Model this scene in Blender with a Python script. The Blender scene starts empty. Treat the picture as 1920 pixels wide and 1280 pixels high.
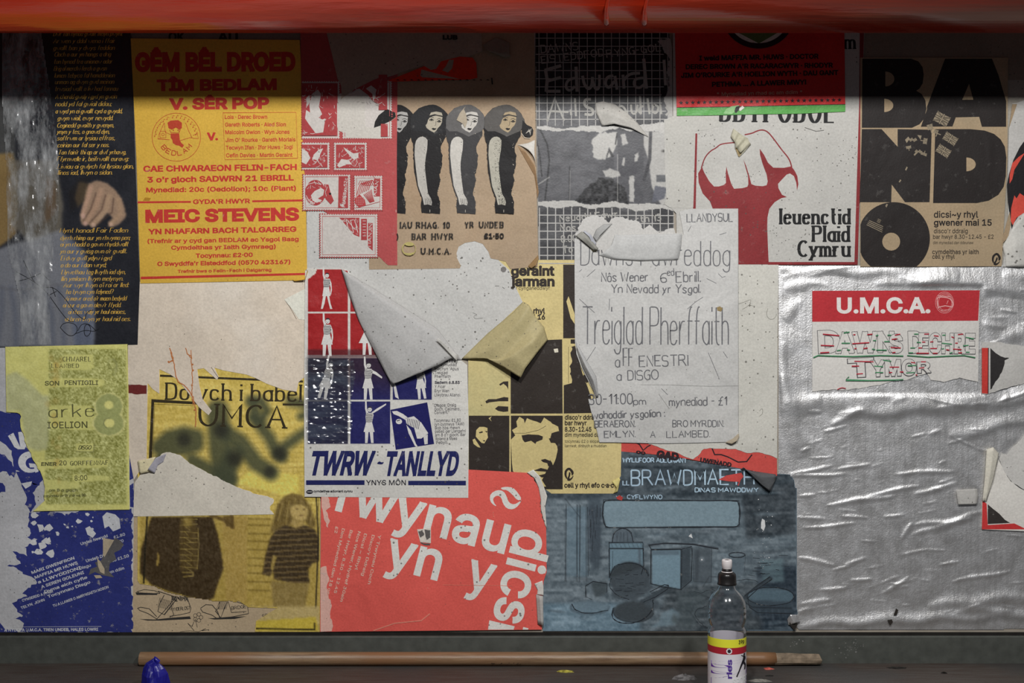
import bpy, math, random
import numpy as np
from mathutils import Vector, noise
from mathutils.geometry import tessellate_polygon
random.seed(7); np.random.seed(7)
D = 2.2            # camera distance from the wall in metres; 1 px of the frame = 1 mm on the wall
SC = bpy.context.scene; COL = SC.collection

# ------------------------------------------------------------------ camera, world, lights, exposure
cam = bpy.data.objects.new('camera', bpy.data.cameras.new('camera')); COL.objects.link(cam)
cam.location = (0, -D, 0); cam.rotation_euler = (math.pi/2, 0, 0)
cam.data.sensor_width = 36; cam.data.lens = 36*D/1.92; cam.data.clip_start = .05
SC.camera = cam
wd = bpy.data.worlds.new('World'); SC.world = wd; wd.use_nodes = True
wd.node_tree.nodes['Background'].inputs[0].default_value = (.75, .8, .9, 1)
wd.node_tree.nodes['Background'].inputs[1].default_value = .05
LIGHTS = [(-.05, -1.6, 1.06, 20.0), (.66, -1.6, 1.06, 15.5)]
for i, (x, y, z, p) in enumerate(LIGHTS):
    ld = bpy.data.lights.new('room_light', 'AREA'); ld.shape = 'RECTANGLE'; ld.size = .09; ld.size_y = .16
    ld.energy = p; ld.color = (1, .99, .975)
    lo = bpy.data.objects.new('room_light', ld); COL.objects.link(lo); lo.location = (x, y, z)
    tgt = (.2*(x+.3), 0, -.05) if i < 2 else (-.2, 0, -.25)
    lo.rotation_euler = (Vector(tgt)-Vector((x, y, z))).to_track_quat('-Z', 'Y').to_euler()
vs = SC.view_settings; vs.view_transform = 'Standard'; vs.look = 'None'; vs.gamma = 1; vs.exposure = 0.0
vs.use_curve_mapping = False

def irr(px, py):
    """light arriving at a spot of the wall, relative to 1 near the brightest spot: used only to estimate true paper colours"""
    x, z = (px-960)/1000, (640-py)/1000; e = 0
    for i, (lx, ly, lz, p) in enumerate(LIGHTS):
        v = Vector((lx-x, ly, lz-z)); r = v.length
        t = Vector((.2*(lx+.3), 0, -.05)) if i < 2 else Vector((-.2, 0, -.25))
        ax = (t-Vector((lx, ly, lz))).normalized()
        e += p*(-ly/r)*max(0, -v.normalized().dot(ax))/(r*r)/(math.pi*math.pi)
    return e*KE + AMB
KE, AMB = 1.0, .04

# ------------------------------------------------------------------ helpers
def lin(c):
    c = c/255
    return c/12.92 if c <= .04045 else ((c+.055)/1.055)**2.4
def wx(px, h=0): return (px-960)/1000*(D-h)/D
def wz(py, h=0): return (640-py)/1000*(D-h)/D
def V(px, py, h=0): return Vector((wx(px, h), -h, wz(py, h)))

def nd(nt, t, **k):
    n = nt.nodes.new(t)
    for a, b in k.items():
        if a.startswith('i_'):
            n.inputs[int(a[2:]) if a[2:].isdigit() else a[2:]].default_value = b
        else: setattr(n, a, b)
    return n
def ramp(nt, src, p0, p1, c0=(0, 0, 0, 1), c1=(1, 1, 1, 1)):
    r = nt.nodes.new('ShaderNodeValToRGB'); nt.links.new(src, r.inputs[0])
    r.color_ramp.elements[0].position = p0; r.color_ramp.elements[1].position = p1
    r.color_ramp.elements[0].color = c0; r.color_ramp.elements[1].color = c1
    return r.outputs[0]
def mix(nt, fac, a, b):
    m = nt.nodes.new('ShaderNodeMix'); m.data_type = 'RGBA'; m.blend_type = 'MIX'
    for s, v in ((0, fac), (6, a), (7, b)):
        if hasattr(v, 'links'): nt.links.new(v, m.inputs[s])
        else: m.inputs[s].default_value = v
    return m.outputs[2]
def rel(rgb, K):
    return tuple(min(.93, lin(c)/K) for c in rgb)+(1,)
MC = {}
def paper(rgb, K=.72, rough=.55, spec=.2, mott=.08, speck=.35, bump=.5, vcol=False, fade=0, stain=None):
    """printed paper: true colour with mottling, fly specks, soft waves in the sheet; fade lets the white fibre show through ink"""
    key = (tuple(rgb), round(K, 2), rough, spec, mott, speck, bump, vcol, fade, stain)
    if key in MC: return MC[key]
    m = bpy.data.materials.new('paper'); m.use_nodes = True; nt = m.node_tree; L = nt.links
    b = nt.nodes['Principled BSDF']; g = nd(nt, 'ShaderNodeNewGeometry').outputs['Position']
    if vcol:
        col = nd(nt, 'ShaderNodeVertexColor', layer_name='Col').outputs[0]
    else:
        base = rel(rgb, K); col = None
    n1 = nd(nt, 'ShaderNodeTexNoise', i_Scale=9.0, i_Detail=6.0, i_Roughness=.62); L.new(g, n1.inputs[0])
    n2 = nd(nt, 'ShaderNodeTexNoise', i_Scale=260.0, i_Detail=3.0); L.new(g, n2.inputs[0])
    if col is None:
        dk = tuple(c*(1-2.6*mott) for c in base[:3])+(1,)
        lt = tuple(min(.95, c*(1+1.2*mott)) for c in base[:3])+(1,)
        col = mix(nt, ramp(nt, n1.outputs[0], .3, .7), dk, lt)
    if stain:
        n5 = nd(nt, 'ShaderNodeTexNoise', i_Scale=5.0, i_Detail=5.0); L.new(g, n5.inputs[0])
        col = mix(nt, ramp(nt, n5.outputs[0], .52, .72, (0, 0, 0, 1), (.75, .75, .75, 1)), col, rel(stain, K))
    gr = ramp(nt, n2.outputs[0], .3, .7, (.9, .9, .9, 1), (1.07, 1.07, 1.07, 1))
    mm = nt.nodes.new('ShaderNodeMix'); mm.data_type = 'RGBA'; mm.blend_type = 'MULTIPLY'; mm.inputs[0].default_value = 1
    L.new(col, mm.inputs[6]); L.new(gr, mm.inputs[7]); col = mm.outputs[2]
    if fade:
        n4 = nd(nt, 'ShaderNodeTexNoise', i_Scale=70.0, i_Detail=8.0, i_Roughness=.7); L.new(g, n4.inputs[0])
        col = mix(nt, ramp(nt, n4.outputs[0], .60, .66, (0, 0, 0, 1), (fade,)*3+(1,)), col, (.55, .53, .49, 1))
    if speck:
        v = nd(nt, 'ShaderNodeTexVoronoi', i_Scale=135.0); L.new(g, v.inputs[0])
        n3 = nd(nt, 'ShaderNodeTexNoise', i_Scale=14.0, i_Detail=3.0); L.new(g, n3.inputs[0])
        th = nd(nt, 'ShaderNodeMath', operation='MULTIPLY'); L.new(n3.outputs[0], th.inputs[0]); th.inputs[1].default_value = (.34 if speck > .3 else .26)*speck/.4
        lt_ = nd(nt, 'ShaderNodeMath', operation='LESS_THAN'); L.new(v.outputs['Distance'], lt_.inputs[0]); L.new(th.outputs[0], lt_.inputs[1])
        wn = nd(nt, 'ShaderNodeSeparateColor'); L.new(v.outputs['Color'], wn.inputs[0])
        sel = nd(nt, 'ShaderNodeMath', operation='LESS_THAN'); L.new(wn.outputs[0], sel.inputs[0]); sel.inputs[1].default_value = .22
        mu = nd(nt, 'ShaderNodeMath', operation='MULTIPLY'); L.new(lt_.outputs[0], mu.inputs[0]); L.new(sel.outputs[0], mu.inputs[1])
        mu2 = nd(nt, 'ShaderNodeMath', operation='MULTIPLY'); L.new(mu.outputs[0], mu2.inputs[0]); mu2.inputs[1].default_value = .75
        col = mix(nt, mu2.outputs[0], col, (.09, .08, .07, 1))
    L.new(col, b.inputs['Base Color'])
    b.inputs['Roughness'].default_value = rough; b.inputs['Specular IOR Level'].default_value = spec
    nb = nd(nt, 'ShaderNodeTexNoise', i_Scale=7.5, i_Detail=3.0, i_Roughness=.45, i_Distortion=.6); L.new(g, nb.inputs[0])
    b1 = nd(nt, 'ShaderNodeBump', i_Strength=min(1, bump), i_Distance=.012); L.new(nb.outputs[0], b1.inputs['Height'])
    b2 = nd(nt, 'ShaderNodeBump', i_Strength=.25, i_Distance=.0012); L.new(n2.outputs[0], b2.inputs['Height']); L.new(b1.outputs[0], b2.inputs['Normal'])
    L.new(b2.outputs[0], b.inputs['Normal'])
    MC[key] = m; return m
def plain(name, rgb, K=.72, rough=.5, spec=.4, metal=0, ns=20., amt=.15, bump=.2, bd=.002, coat=0):
    m = bpy.data.materials.new(name); m.use_nodes = True; nt = m.node_tree; L = nt.links
    b = nt.nodes['Principled BSDF']; g = nd(nt, 'ShaderNodeNewGeometry').outputs['Position']
    n = nd(nt, 'ShaderNodeTexNoise', i_Scale=ns, i_Detail=6.0); L.new(g, n.inputs[0])
    base = rel(rgb, K)
    L.new(mix(nt, ramp(nt, n.outputs[0], .3, .7), tuple(c*(1-amt*2) for c in base[:3])+(1,), tuple(min(.95, c*(1+amt)) for c in base[:3])+(1,)), b.inputs['Base Color'])
    bp = nd(nt, 'ShaderNodeBump', i_Strength=bump, i_Distance=bd); L.new(n.outputs[0], bp.inputs['Height']); L.new(bp.outputs[0], b.inputs['Normal'])
    b.inputs['Roughness'].default_value = rough; b.inputs['Specular IOR Level'].default_value = spec
    b.inputs['Metallic'].default_value = metal; b.inputs['Coat Weight'].default_value = coat
    return m

def link(name, me, mat, parent=None, loc=None):
    o = bpy.data.objects.new(name, me); COL.objects.link(o)
    if mat: me.materials.append(mat)
    if parent: o.parent = parent
    if loc is not None: o.location = loc
    return o
def tag(o, label, cat, group=None):
    o['label'] = label; o['category'] = cat
    if group: o['group'] = group
    return o
def mesh(name, v, f, smooth=False):
    me = bpy.data.meshes.new(name); me.from_pydata(v, [], f); me.validate()
    if smooth: me.polygons.foreach_set('use_smooth', [True]*len(me.polygons))
    me.update(); return me

def chaikin(p, closed=False, n=2):
    for _ in range(n):
        q = []; m = len(p)
        rng = range(m if closed else m-1)
        if not closed: q.append(p[0])
        for i in rng:
            a, b = p[i], p[(i+1) % m]
            q.append((a[0]*.75+b[0]*.25, a[1]*.75+b[1]*.25)); q.append((a[0]*.25+b[0]*.75, a[1]*.25+b[1]*.75))
        if not closed: q.append(p[-1])
        p = q
    return p
def torn(pts, amp=2.2, step=6, seed=0):
    """ragged version of an open line, as paper tears"""
    R = random.Random(seed+int(pts[0][0]*7+pts[0][1])); out = []
    for (x0, y0), (x1, y1) in zip(pts, pts[1:]):
        n = max(1, int(math.hypot(x1-x0, y1-y0)/step))
        for k in range(n):
            t = k/n; j = 0 if k == 0 and not out else amp
            out.append((x0+(x1-x0)*t+R.uniform(-j, j), y0+(y1-y0)*t+R.uniform(-j, j)))
    out.append(pts[-1]); return out
def ell(cx, cy, rx, ry=None, n=28, a0=0, a1=360):
    ry = ry or rx; c = a1-a0 >= 360
    return [(cx+rx*math.cos(math.radians(a0+(a1-a0)*k/(n if c else n-1))), cy+ry*math.sin(math.radians(a0+(a1-a0)*k/(n if c else n-1)))) for k in range(n)]
def rect(x0, y0, x1, y1): return [(x0, y0), (x1, y0), (x1, y1), (x0, y1)]

class Ink:
    """collects flat shapes given in frame pixels; built as one mesh lying at height h in front of the wall"""
    def __init__(s, h): s.h = h; s.v = []; s.f = []; s.seg = []
    def _add(s, vs, fs):
        o = len(s.v); s.v += vs; s.f += [tuple(i+o for i in f) for f in fs]
    def poly(s, pts, *holes):
        loops = [[Vector((x, y, 0)) for x, y in L] for L in (pts,)+holes]
        tri = tessellate_polygon(loops); fl = [(p.x, p.y) for L in loops for p in L]
        s.n = getattr(s, 'n', 0)+5; vs = []
        for k, f in enumerate(tri): vs += [V(*fl[i], s.h+((s.n+k*7) % 31)*1.5e-6) for i in f]
        s._add(vs, [(3*k, 3*k+1, 3*k+2) for k in range(len(tri))]); return s
    def line(s, pts, w=1.2, closed=False, ct=1.0):
        pts = list(pts)
        if closed: pts.append(pts[0])
        n = len(pts)
        if n < 2: return s
        vs = []; fs = []; s.n = getattr(s, 'n', 0)+5; hh = s.h+(s.n % 31)*1.5e-6
        for i, (x, y) in enumerate(pts):
            if closed: a = pts[(i-1) % (n-1)]; b = pts[(i+1) % (n-1)] if i < n-1 else pts[1]
            else: a = pts[max(0, i-1)]; b = pts[min(n-1, i+1)]
            dx, dy = b[0]-a[0], b[1]-a[1]; l = math.hypot(dx, dy) or 1
            dx /= l; dy /= l
            k = 1.0
            if 0 < i < n-1 or closed:
                px_, py_ = x-a[0], y-a[1]; pl = math.hypot(px_, py_) or 1
                k = min(1.7, 1/max(.45, abs((px_*dx+py_*dy)/pl)))
            ww = w*(ct+(1-ct)*abs(dy))*k/2
            vs += [V(x-dy*ww, y+dx*ww, hh), V(x+dy*ww, y-dx*ww, hh)]
        for i in range(n-1): fs.append((2*i, 2*i+1, 2*i+3, 2*i+2))
        s._add(vs, fs); return s
    def dots(s, pts, r=1.2):
        for x, y in pts: s.poly(ell(x, y, r, n=7))
        return s
    def text(s, t, x0, y0, x1, h, y1=None, off=0., shear=0., wrap=None, hollow=False):
        s.seg.append((len(s.v), len(s.f))); vs, fs, w, ch, zs = glyph(t, off)
        y1 = y0 if y1 is None else y1; L = math.hypot(x1-x0, y1-y0); ux, uy = (x1-x0)/L, (y1-y0)/L
        out = []
        for i, (gx, gy) in enumerate(vs):
            yy = gy/ch*h; a = gx/w*L+shear*yy
            X = x0+ux*a+uy*yy; Y = y0+uy*a-ux*yy
            out.append(wrap(X, Y) if wrap else V(X, Y, s.h+.00006+zs[i]))
        if hollow: n0 = sum(1 for z in zs if z >= 0); fs = [f for f in fs if f[0] >= n0]
        s._add(out, fs); return s
    def build(s, name, mat, parent=None, loc=(0, 0, 0), wob=None):
        l = Vector(loc); F = []
        for f in s.f:   # every face looks out of the wall
            p, q, r = s.v[f[0]], s.v[f[1]], s.v[f[2]]
            F.append(f if (q[0]-p[0])*(r[2]-p[2])-(q[2]-p[2])*(r[0]-p[0]) > 0 else tuple(reversed(f)))
        me = mesh(name, [Vector(p)-l for p in s.v], F)
        return link(name, me, mat, parent, None if parent else loc)
_gc = {}; _cap = []; _font = []
def uncross(p, depth=0):
    """splits an outline that crosses itself (the strokes of w or M) into simple loops"""
    n = len(p)
    if depth < 8:
        for i in range(n):
            a, b = p[i], p[(i+1) % n]
            for j in range(i+2, n):
                if i == 0 and j == n-1: continue
                c, d = p[j], p[(j+1) % n]; r = (b[0]-a[0], b[1]-a[1]); s = (d[0]-c[0], d[1]-c[1]); k = r[0]*s[1]-r[1]*s[0]
                if abs(k) < 1e-12: continue
                t = ((c[0]-a[0])*s[1]-(c[1]-a[1])*s[0])/k; u = ((c[0]-a[0])*r[1]-(c[1]-a[1])*r[0])/k
                if 1e-6 < t < 1-1e-6 and 1e-6 < u < 1-1e-6:
                    X = (a[0]+r[0]*t, a[1]+r[1]*t)
                    return uncross(p[:i+1]+[X]+p[j+1:], depth+1)+uncross([X]+p[i+1:j+1], depth+1)
    return [p] if n > 2 else []
def glyph(t, off):
    """outline of a line of type as flat faces; off thickens it with a rim along every contour"""
    if (t, off) in _gc: return _gc[(t, off)]
    if not _font:
        try: _font.append(bpy.data.fonts.load(bpy.utils.system_resource('DATAFILES', path='fonts')+'/Inter.woff2'))
        except Exception: _font.append(None)
    def run(body, fill='FRONT'):
        cu = bpy.data.curves.new('t', 'FONT'); cu.body = body; cu.size = 1; cu.resolution_u = 2; cu.fill_mode = fill
        if _font[0]: cu.font = _font[0]
        ob = bpy.data.objects.new('t', cu); COL.objects.link(ob)
        dg = bpy.context.evaluated_depsgraph_get(); e = ob.evaluated_get(dg); me = e.to_mesh()
        r = [(v.co.x, v.co.y) for v in me.vertices], [tuple(p.vertices) for p in (me.polygons if fill == 'FRONT' else me.edges)]
        e.to_mesh_clear(); bpy.data.objects.remove(ob); bpy.data.curves.remove(cu); return r
    if not _cap: _cap.append(max(y for x, y in run('H')[0]))
    cv, ce = run(t, 'NONE'); nxt = dict(ce); loops = []; seen = set()
    for st in nxt:
        if st in seen: continue
        lp = []; c = st
        while c is not None and c not in seen: seen.add(c); lp.append(cv[c]); c = nxt.get(c)
        if len(lp) > 2: loops += uncross(lp)
    ar = [sum(p[0]*q[1]-q[0]*p[1] for p, q in zip(l, l[1:]+l[:1]))/2 for l in loops]
    vs = []; fs = []; zs = []; nc = 0
    if loops:
        sg = 1 if ar[max(range(len(ar)), key=lambda k: abs(ar[k]))] > 0 else -1
        def inside(p, l):
            c = False
            for (xa, ya), (xb, yb) in zip(l, l[1:]+l[:1]):
                if (ya > p[1]) != (yb > p[1]) and p[0] < (xb-xa)*(p[1]-ya)/(yb-ya)+xa: c = not c
            return c
        for l, A in zip(loops, ar):
            if A*sg <= 0: continue
            grp = [l]+[h for h, B in zip(loops, ar) if B*sg < 0 and inside(h[0], l)]
            tri = tessellate_polygon([[Vector((x, y, 0)) for x, y in q] for q in grp]); o = len(vs)
            nc = (nc+1) % 4; pts = [v for q in grp for v in q]
            for k, f in enumerate(tri):     # crossing outlines overlap themselves: each face keeps its own hair of depth
                o = len(vs); vs += [pts[i] for i in f]; zs += [8e-6*nc+1.3e-6*(k*7 % 29)]*3; fs.append((o, o+1, o+2))
    else: vs = [(0, 0)]; zs = [0]
    n0 = len(vs)
    if off:
        pre = {j: i for i, j in ce}
        def turn(i):     # how sharply the outline turns at point i
            p, q, r = cv[pre.get(i, i)], cv[i], cv[nxt.get(i, i)]
            d = math.atan2(r[1]-q[1], r[0]-q[0])-math.atan2(q[1]-p[1], q[0]-p[0]); d = abs((d+math.pi) % (2*math.pi)-math.pi)
            return 1.0 if d > .8 else math.tan(d/2)+.02
        for i, j in ce:
            p, q = cv[i], cv[j]
            if p == q: continue
            l = math.hypot(q[0]-p[0], q[1]-p[1]); dx, dy = (q[0]-p[0])/l*off, (q[1]-p[1])/l*off; o = len(vs); e = turn(i); e2 = turn(j)
            vs += [(p[0]-dx*e-dy, p[1]-dy*e+dx), (p[0]-dx*e+dy, p[1]-dy*e-dx), (q[0]+dx*e2+dy, q[1]+dy*e2-dx), (q[0]+dx*e2-dy, q[1]+dy*e2+dx)]; fs.append((o, o+1, o+2, o+3))
    zs += [-2e-6-1.3e-6*(k//4*7 % 41) for k in range(len(vs)-n0)]
    x0 = min(v[0] for v in vs); x1 = max(v[0] for v in vs)
    r = ([(x-x0, y+off) for x, y in vs], fs, max(1e-6, x1-x0), _cap[0]+2*off, zs)
    _gc[(t, off)] = r; return r
SF = {'A': '00 38 60;13 53', 'B': '00 08;~08 48 57 55 44 04;~04 44 53 51 40 00', 'C': '~57 48 28 06 02 20 40 51', 'D': '00 08;~08 38 57 51 30 00',
 'E': '58 08 00 50;04 44', 'F': '58 08 00;04 44', 'G': '~57 48 28 06 02 20 40 52;34 54 50', 'H': '00 08;60 68;04 64', 'I': '00 08', 'J': '~38 32 20 10 01',
 'K': '00 08;58 04;14 50', 'L': '08 00 50', 'M': '00 08 33 68 60', 'N': '00 08 50 58', 'O': '@28 48 66 62 40 20 02 06', 'P': '00 08;~08 48 57 55 44 04',
 'R': '00 08;~08 48 57 55 44 04;34 60', 'S': '~57 48 18 07 05 14 44 53 51 40 10 01', 'T': '08 68;38 30', 'U': '~08 02 20 40 62 68', 'V': '08 30 68',
 'W': '08 20 46 60 88', 'X': '08 60;00 68', 'Y': '08 34 68;34 30', 'Z': '08 58 00 50', '0': '@18 38 46 42 30 10 02 06', '1': '06 28 20',
 '2': '~07 18 38 47 45 00;00 50', '3': '~07 18 38 47 45 34 14;~34 43 41 30 10 01', '4': '40 48 03 53', '5': '48 08 05;~05 35 44 41 30 00',
 '6': '~48 28 06 02 10 30 41 43 34 14 03', '7': '08 48 10', '8': '@18 38 47 45 34 14 05 07;@14 34 43 41 30 10 01 03', '9': '~00 20 42 46 38 18 07 05 14 34 45',
 ':': '04 05;00 01', '.': '00 01', ',': '11 0a', '-': '04 34', '!': '08 03;00 01', "'": '08 06', ';': '04 05;01 0a', '?': '~07 18 38 47 45 33 22;20 21',
 '£': '~57 48 37 26 22 00;00 50;04 44', '&': '50 06 18 36 01 20 43', 'a': '@25 35 44 41 30 20 01 04;45 40', 'b': '08 00;@15 35 44 41 30 10 01 04',
 'c': '~44 35 15 04 01 10 30 41', 'd': '48 40;@15 35 44 41 30 10 01 04', 'e': '~03 43 44 35 15 04 01 10 30 41', 'f': '~38 28 16 10;05 35',
 'g': '@25 35 44 41 30 20 01 04;~45 4a 3b 1b 0a', 'h': '08 00;~04 15 35 44 40', 'i': '05 00;07 08', 'j': '~25 2a 1b 0b;27 28', 'k': '08 00;45 02;23 40',
 'l': '08 00', 'm': '05 00;~04 15 25 34 30;~34 45 55 64 60', 'n': '05 00;~04 15 35 44 40', 'o': '@15 35 44 41 30 10 01 04', 'p': '05 0b;@15 35 44 41 30 10 01 04',
 'q': '45 4b;@15 35 44 41 30 10 01 04', 'r': '05 00;~03 15 35', 's': '~44 35 15 04 13 32 41 30 10 01', 't': '~18 11 20 30;05 35', 'u': '~05 01 10 30 41;45 40',
 'v': '05 20 45', 'w': '05 20 34 50 75', 'x': '05 40;00 45', 'y': '05 20;45 0b', 'z': '05 45 00 40', '/': '0a 49', '=': '02 42;04 44'}
YM = {'a': -1, 'b': -2}
def pen(s, t, x0, y0, x1, h, w=1.2, y1=None, serif=0, ct=1., shear=0., jit=0., gap=1.6, seed=1):
    """hand lettering and slab letters drawn as strokes into Ink s; baseline from (x0,y0) to (x1,y1), capital height h"""
    R = random.Random(seed+len(t)*13); items = []; cx = 0; s.seg.append((len(s.v), len(s.f)))
    for ch in t:
        if ch == ' ': cx += 3.2; continue
        acc = ch in 'êôîâŷ'; ch = {'ê': 'e', 'ô': 'o', 'î': 'i', 'â': 'a'}.get(ch, ch)
        g = SF.get(ch)
        if not g: cx += 3; continue
        mx = 0
        for st in g.split(';'):
            mode = st[0] if st[0] in '~@' else ''; st = st.lstrip('~@')
            p = [(int(q[0]), YM.get(q[1], None) if q[1] in YM else int(q[1])) for q in st.split()]
            mx = max(mx, max(a for a, b in p)); ends = [p[0], p[-1]] if mode != '@' else []
            dirs = [(p[1][0]-p[0][0], p[1][1]-p[0][1]), (p[-2][0]-p[-1][0], p[-2][1]-p[-1][1])] if ends else []
            if mode: p = chaikin(p, mode == '@', 2)
            items.append(([(a+cx, b) for a, b in p], mode == '@'))
            if serif:
                for e, d in zip(ends, dirs):
                    if abs(d[1]) > 1.5*abs(d[0]) and abs(d[1]) > 1: items.append(([(e[0]-serif+cx, e[1]), (e[0]+serif+cx, e[1])], False))
        if acc: items.append(([(cx+1, 6.3), (cx+2, 7.5), (cx+3, 6.3)], False))
        cx += mx+gap+(serif*.8 if serif else 0)
    W = max(1, cx-gap); y1 = y0 if y1 is None else y1; L = math.hypot(x1-x0, y1-y0); ux, uy = (x1-x0)/L, (y1-y0)/L
    for p, cl in items:
        q = []; jx, jy = R.uniform(-jit, jit), R.uniform(-jit, jit)
        for a, b in p:
            yy = b/8*h; aa = a/W*L+shear*yy
            q.append((x0+ux*aa+uy*yy+jx, y0+uy*aa-ux*yy+jy))
        s.line(q, w, cl, ct)
    return s

class Pic:
    """a printed photograph or drawing: soft tones painted into a fine grid of coloured points"""
    def __init__(s, x0, y0, x1, y1, step, rgb):
        s.b = (x0, y0, x1, y1); nx = int((x1-x0)/step)+1; ny = int((y1-y0)/step)+1
        s.X, s.Y = np.meshgrid(np.linspace(x0, x1, nx), np.linspace(y0, y1, ny)); s.step = step
        s.c = np.ones((ny, nx, 3))*np.array(rgb, float)
    def mask(s, pts):
        m = np.zeros(s.X.shape, bool); n = len(pts)
        for i in range(n):
            (xa, ya), (xb, yb) = pts[i], pts[(i+1) % n]
            if ya == yb: continue
            c = ((ya > s.Y) != (yb > s.Y)) & (s.X < (xb-xa)*(s.Y-ya)/(yb-ya)+xa); m ^= c
        return m
    def blur(s, m, n):
        m = m.astype(float)
        for _ in range(n):
            p = np.pad(m, 1, 'edge'); m = (p[:-2, 1:-1]+p[2:, 1:-1]+p[1:-1, :-2]+p[1:-1, 2:]+2*p[1:-1, 1:-1])/6
        return m
    def mixc(s, a, rgb): s.c = s.c*(1-a[..., None])+np.array(rgb, float)*a[..., None]; return s
    def fill(s, pts, rgb, al=1., soft=0): return s.mixc(s.blur(s.mask(pts), soft)*al, rgb)
    def blob(s, cx, cy, rx, ry, rgb, al=1., ang=0, p=1.5):
        t = math.radians(ang); dx, dy = s.X-cx, s.Y-cy; u = (dx*math.cos(t)+dy*math.sin(t))/rx; v = (-dx*math.sin(t)+dy*math.cos(t))/ry
        return s.mixc(al*np.exp(-(u*u+v*v)**p), rgb)
    def line(s, pts, w, rgb, al=1., soft=.8):
        d = np.full(s.X.shape, 1e9)
        for (xa, ya), (xb, yb) in zip(pts, pts[1:]):
            L2 = (xb-xa)**2+(yb-ya)**2 or 1; t = np.clip(((s.X-xa)*(xb-xa)+(s.Y-ya)*(yb-ya))/L2, 0, 1)
            d = np.minimum(d, np.hypot(s.X-xa-t*(xb-xa), s.Y-ya-t*(yb-ya)))
        return s.mixc(al*np.clip((w/2+soft-d)/(2*soft), 0, 1), rgb)
    def field(s, scx, scy, seed=0):
        R = np.random.RandomState(seed); x0, y0, x1, y1 = s.b
        a = R.rand(int((y1-y0)/scy)+3, int((x1-x0)/scx)+3)
        fx = (s.X-x0)/scx; fy = (s.Y-y0)/scy; ix = fx.astype(int); iy = fy.astype(int); u = fx-ix; v = fy-iy
        u = u*u*(3-2*u); v = v*v*(3-2*v)
        return (a[iy, ix]*(1-u)+a[iy, ix+1]*u)*(1-v)+(a[iy+1, ix]*(1-u)+a[iy+1, ix+1]*u)*v
    def grain(s, amp, scx=3, scy=3, seed=0, m=None):
        f = (s.field(scx, scy, seed)-.5)*2*amp
        if m is not None: f = f*m
        s.c = s.c+f[..., None]; return s
    def build(s, name, outline, h, K, parent, loc, rough=.5, spec=.3, bump=.5):
        keep = s.mask(outline) if outline else np.ones(s.X.shape, bool)
        ny, nx = s.X.shape; idx = np.arange(ny*nx).reshape(ny, nx)
        kf = keep[:-1, :-1] & keep[1:, :-1] & keep[:-1, 1:] & keep[1:, 1:]
        f = np.stack([idx[:-1, :-1], idx[1:, :-1], idx[1:, 1:], idx[:-1, 1:]], -1)[kf]
        used = np.zeros(ny*nx, bool); used[f.ravel()] = True; re = np.cumsum(used)-1
        k = (D-h)/D; P = np.stack([(s.X-960)/1000*k, np.full(s.X.shape, -h), (640-s.Y)/1000*k], -1).reshape(-1, 3)-np.array(loc)
        me = bpy.data.meshes.new(name); P = P[used]; f = re[f]
        me.vertices.add(len(P)); me.vertices.foreach_set('co', P.ravel())
        me.loops.add(f.size); me.loops.foreach_set('vertex_index', f.ravel().astype(np.int32))
        me.polygons.add(len(f)); me.polygons.foreach_set('loop_start', np.arange(0, f.size, 4, dtype=np.int32))
        c = np.clip(s.c, 0, 255)/255; c = np.where(c <= .04045, c/12.92, ((c+.055)/1.055)**2.4)/K
        c = np.clip(c, .003, .93).reshape(-1, 3)[used]; c = np.hstack([c, np.ones((len(c), 1))])
        at = me.color_attributes.new('Col', 'FLOAT_COLOR', 'POINT'); at.data.foreach_set('color', c.ravel().astype(np.float32))
        me.update(calc_edges=True)
        return link(name, me, paper((0, 0, 0), 1, rough, spec, 0, .2, bump, vcol=True), parent)

class Sheet:
    """one sheet of paper on the wall: thin mesh with real edge, printed parts are its children"""
    def __init__(s, name, label, cat, pts, layer, rgb, K=None, group='posters and papers pasted on the board', holes=(), parent=None, **kw):
        cx = sum(p[0] for p in pts)/len(pts); cy = sum(p[1] for p in pts)/len(pts)
        s.h = .0007*layer+.0004; s.K = K or max(.12, irr(cx, min(1100, max(230, cy)))); s.pts = pts
        s.sub = 0
        a = Ink(s.h); fl = [p for L in (pts,)+tuple(holes) for p in L]
        a._add([V(x, y, s.h) for x, y in fl], tessellate_polygon([[Vector((x, y, 0)) for x, y in L] for L in (pts,)+tuple(holes)]))
        for L in (pts,)+tuple(holes):
            n = len(L); o = len(a.v); a.v += [V(x, y, s.h) for x, y in L]+[V(x, y, s.h-.0006)for x, y in L]
            a.f += [(o+i, o+(i+1) % n, o+n+(i+1) % n, o+n+i) for i in range(n)]
        s.kw = kw; s.rgb = rgb
        s.loc = V(cx, cy, s.h) if not parent else parent.loc
        me = mesh(name, [p-s.loc for p in a.v], a.f)
        s.o = link(name, me, paper(rgb, s.K, **kw), parent.o if parent else None, None if parent else s.loc)
        if not parent: tag(s.o, label, cat, group)
    def ink(s, lift=None):
        s.sub += 1; return Ink(s.h+(.00012*s.sub if lift is None else lift))
    def put(s, ink, name, rgb, **kw):
        k = dict(s.kw); k.update(kw); k.pop('stain', None); m = paper(rgb, s.K, **k)
        g = ink.seg
        if 'lettering' in name and len(g) > 1:      # each line of writing is a part of its own
            g = [(0, 0)]+g[1:]+[(len(ink.v), len(ink.f))]
            for (v0, f0), (v1, f1) in zip(g, g[1:]):
                if f1 > f0:
                    b = Ink(ink.h); b.v = ink.v[v0:v1]; b.f = [tuple(i-v0 for i in f) for f in ink.f[f0:f1]]; b.build(name, m, s.o, s.loc)
            return
        return ink.build(name, m, s.o, s.loc)
    def pic(s, p, name, outline=None, **kw):
        s.sub += 1; return p.build(name, outline, s.h+.00012*s.sub, s.K, s.o, s.loc, **kw)
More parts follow.
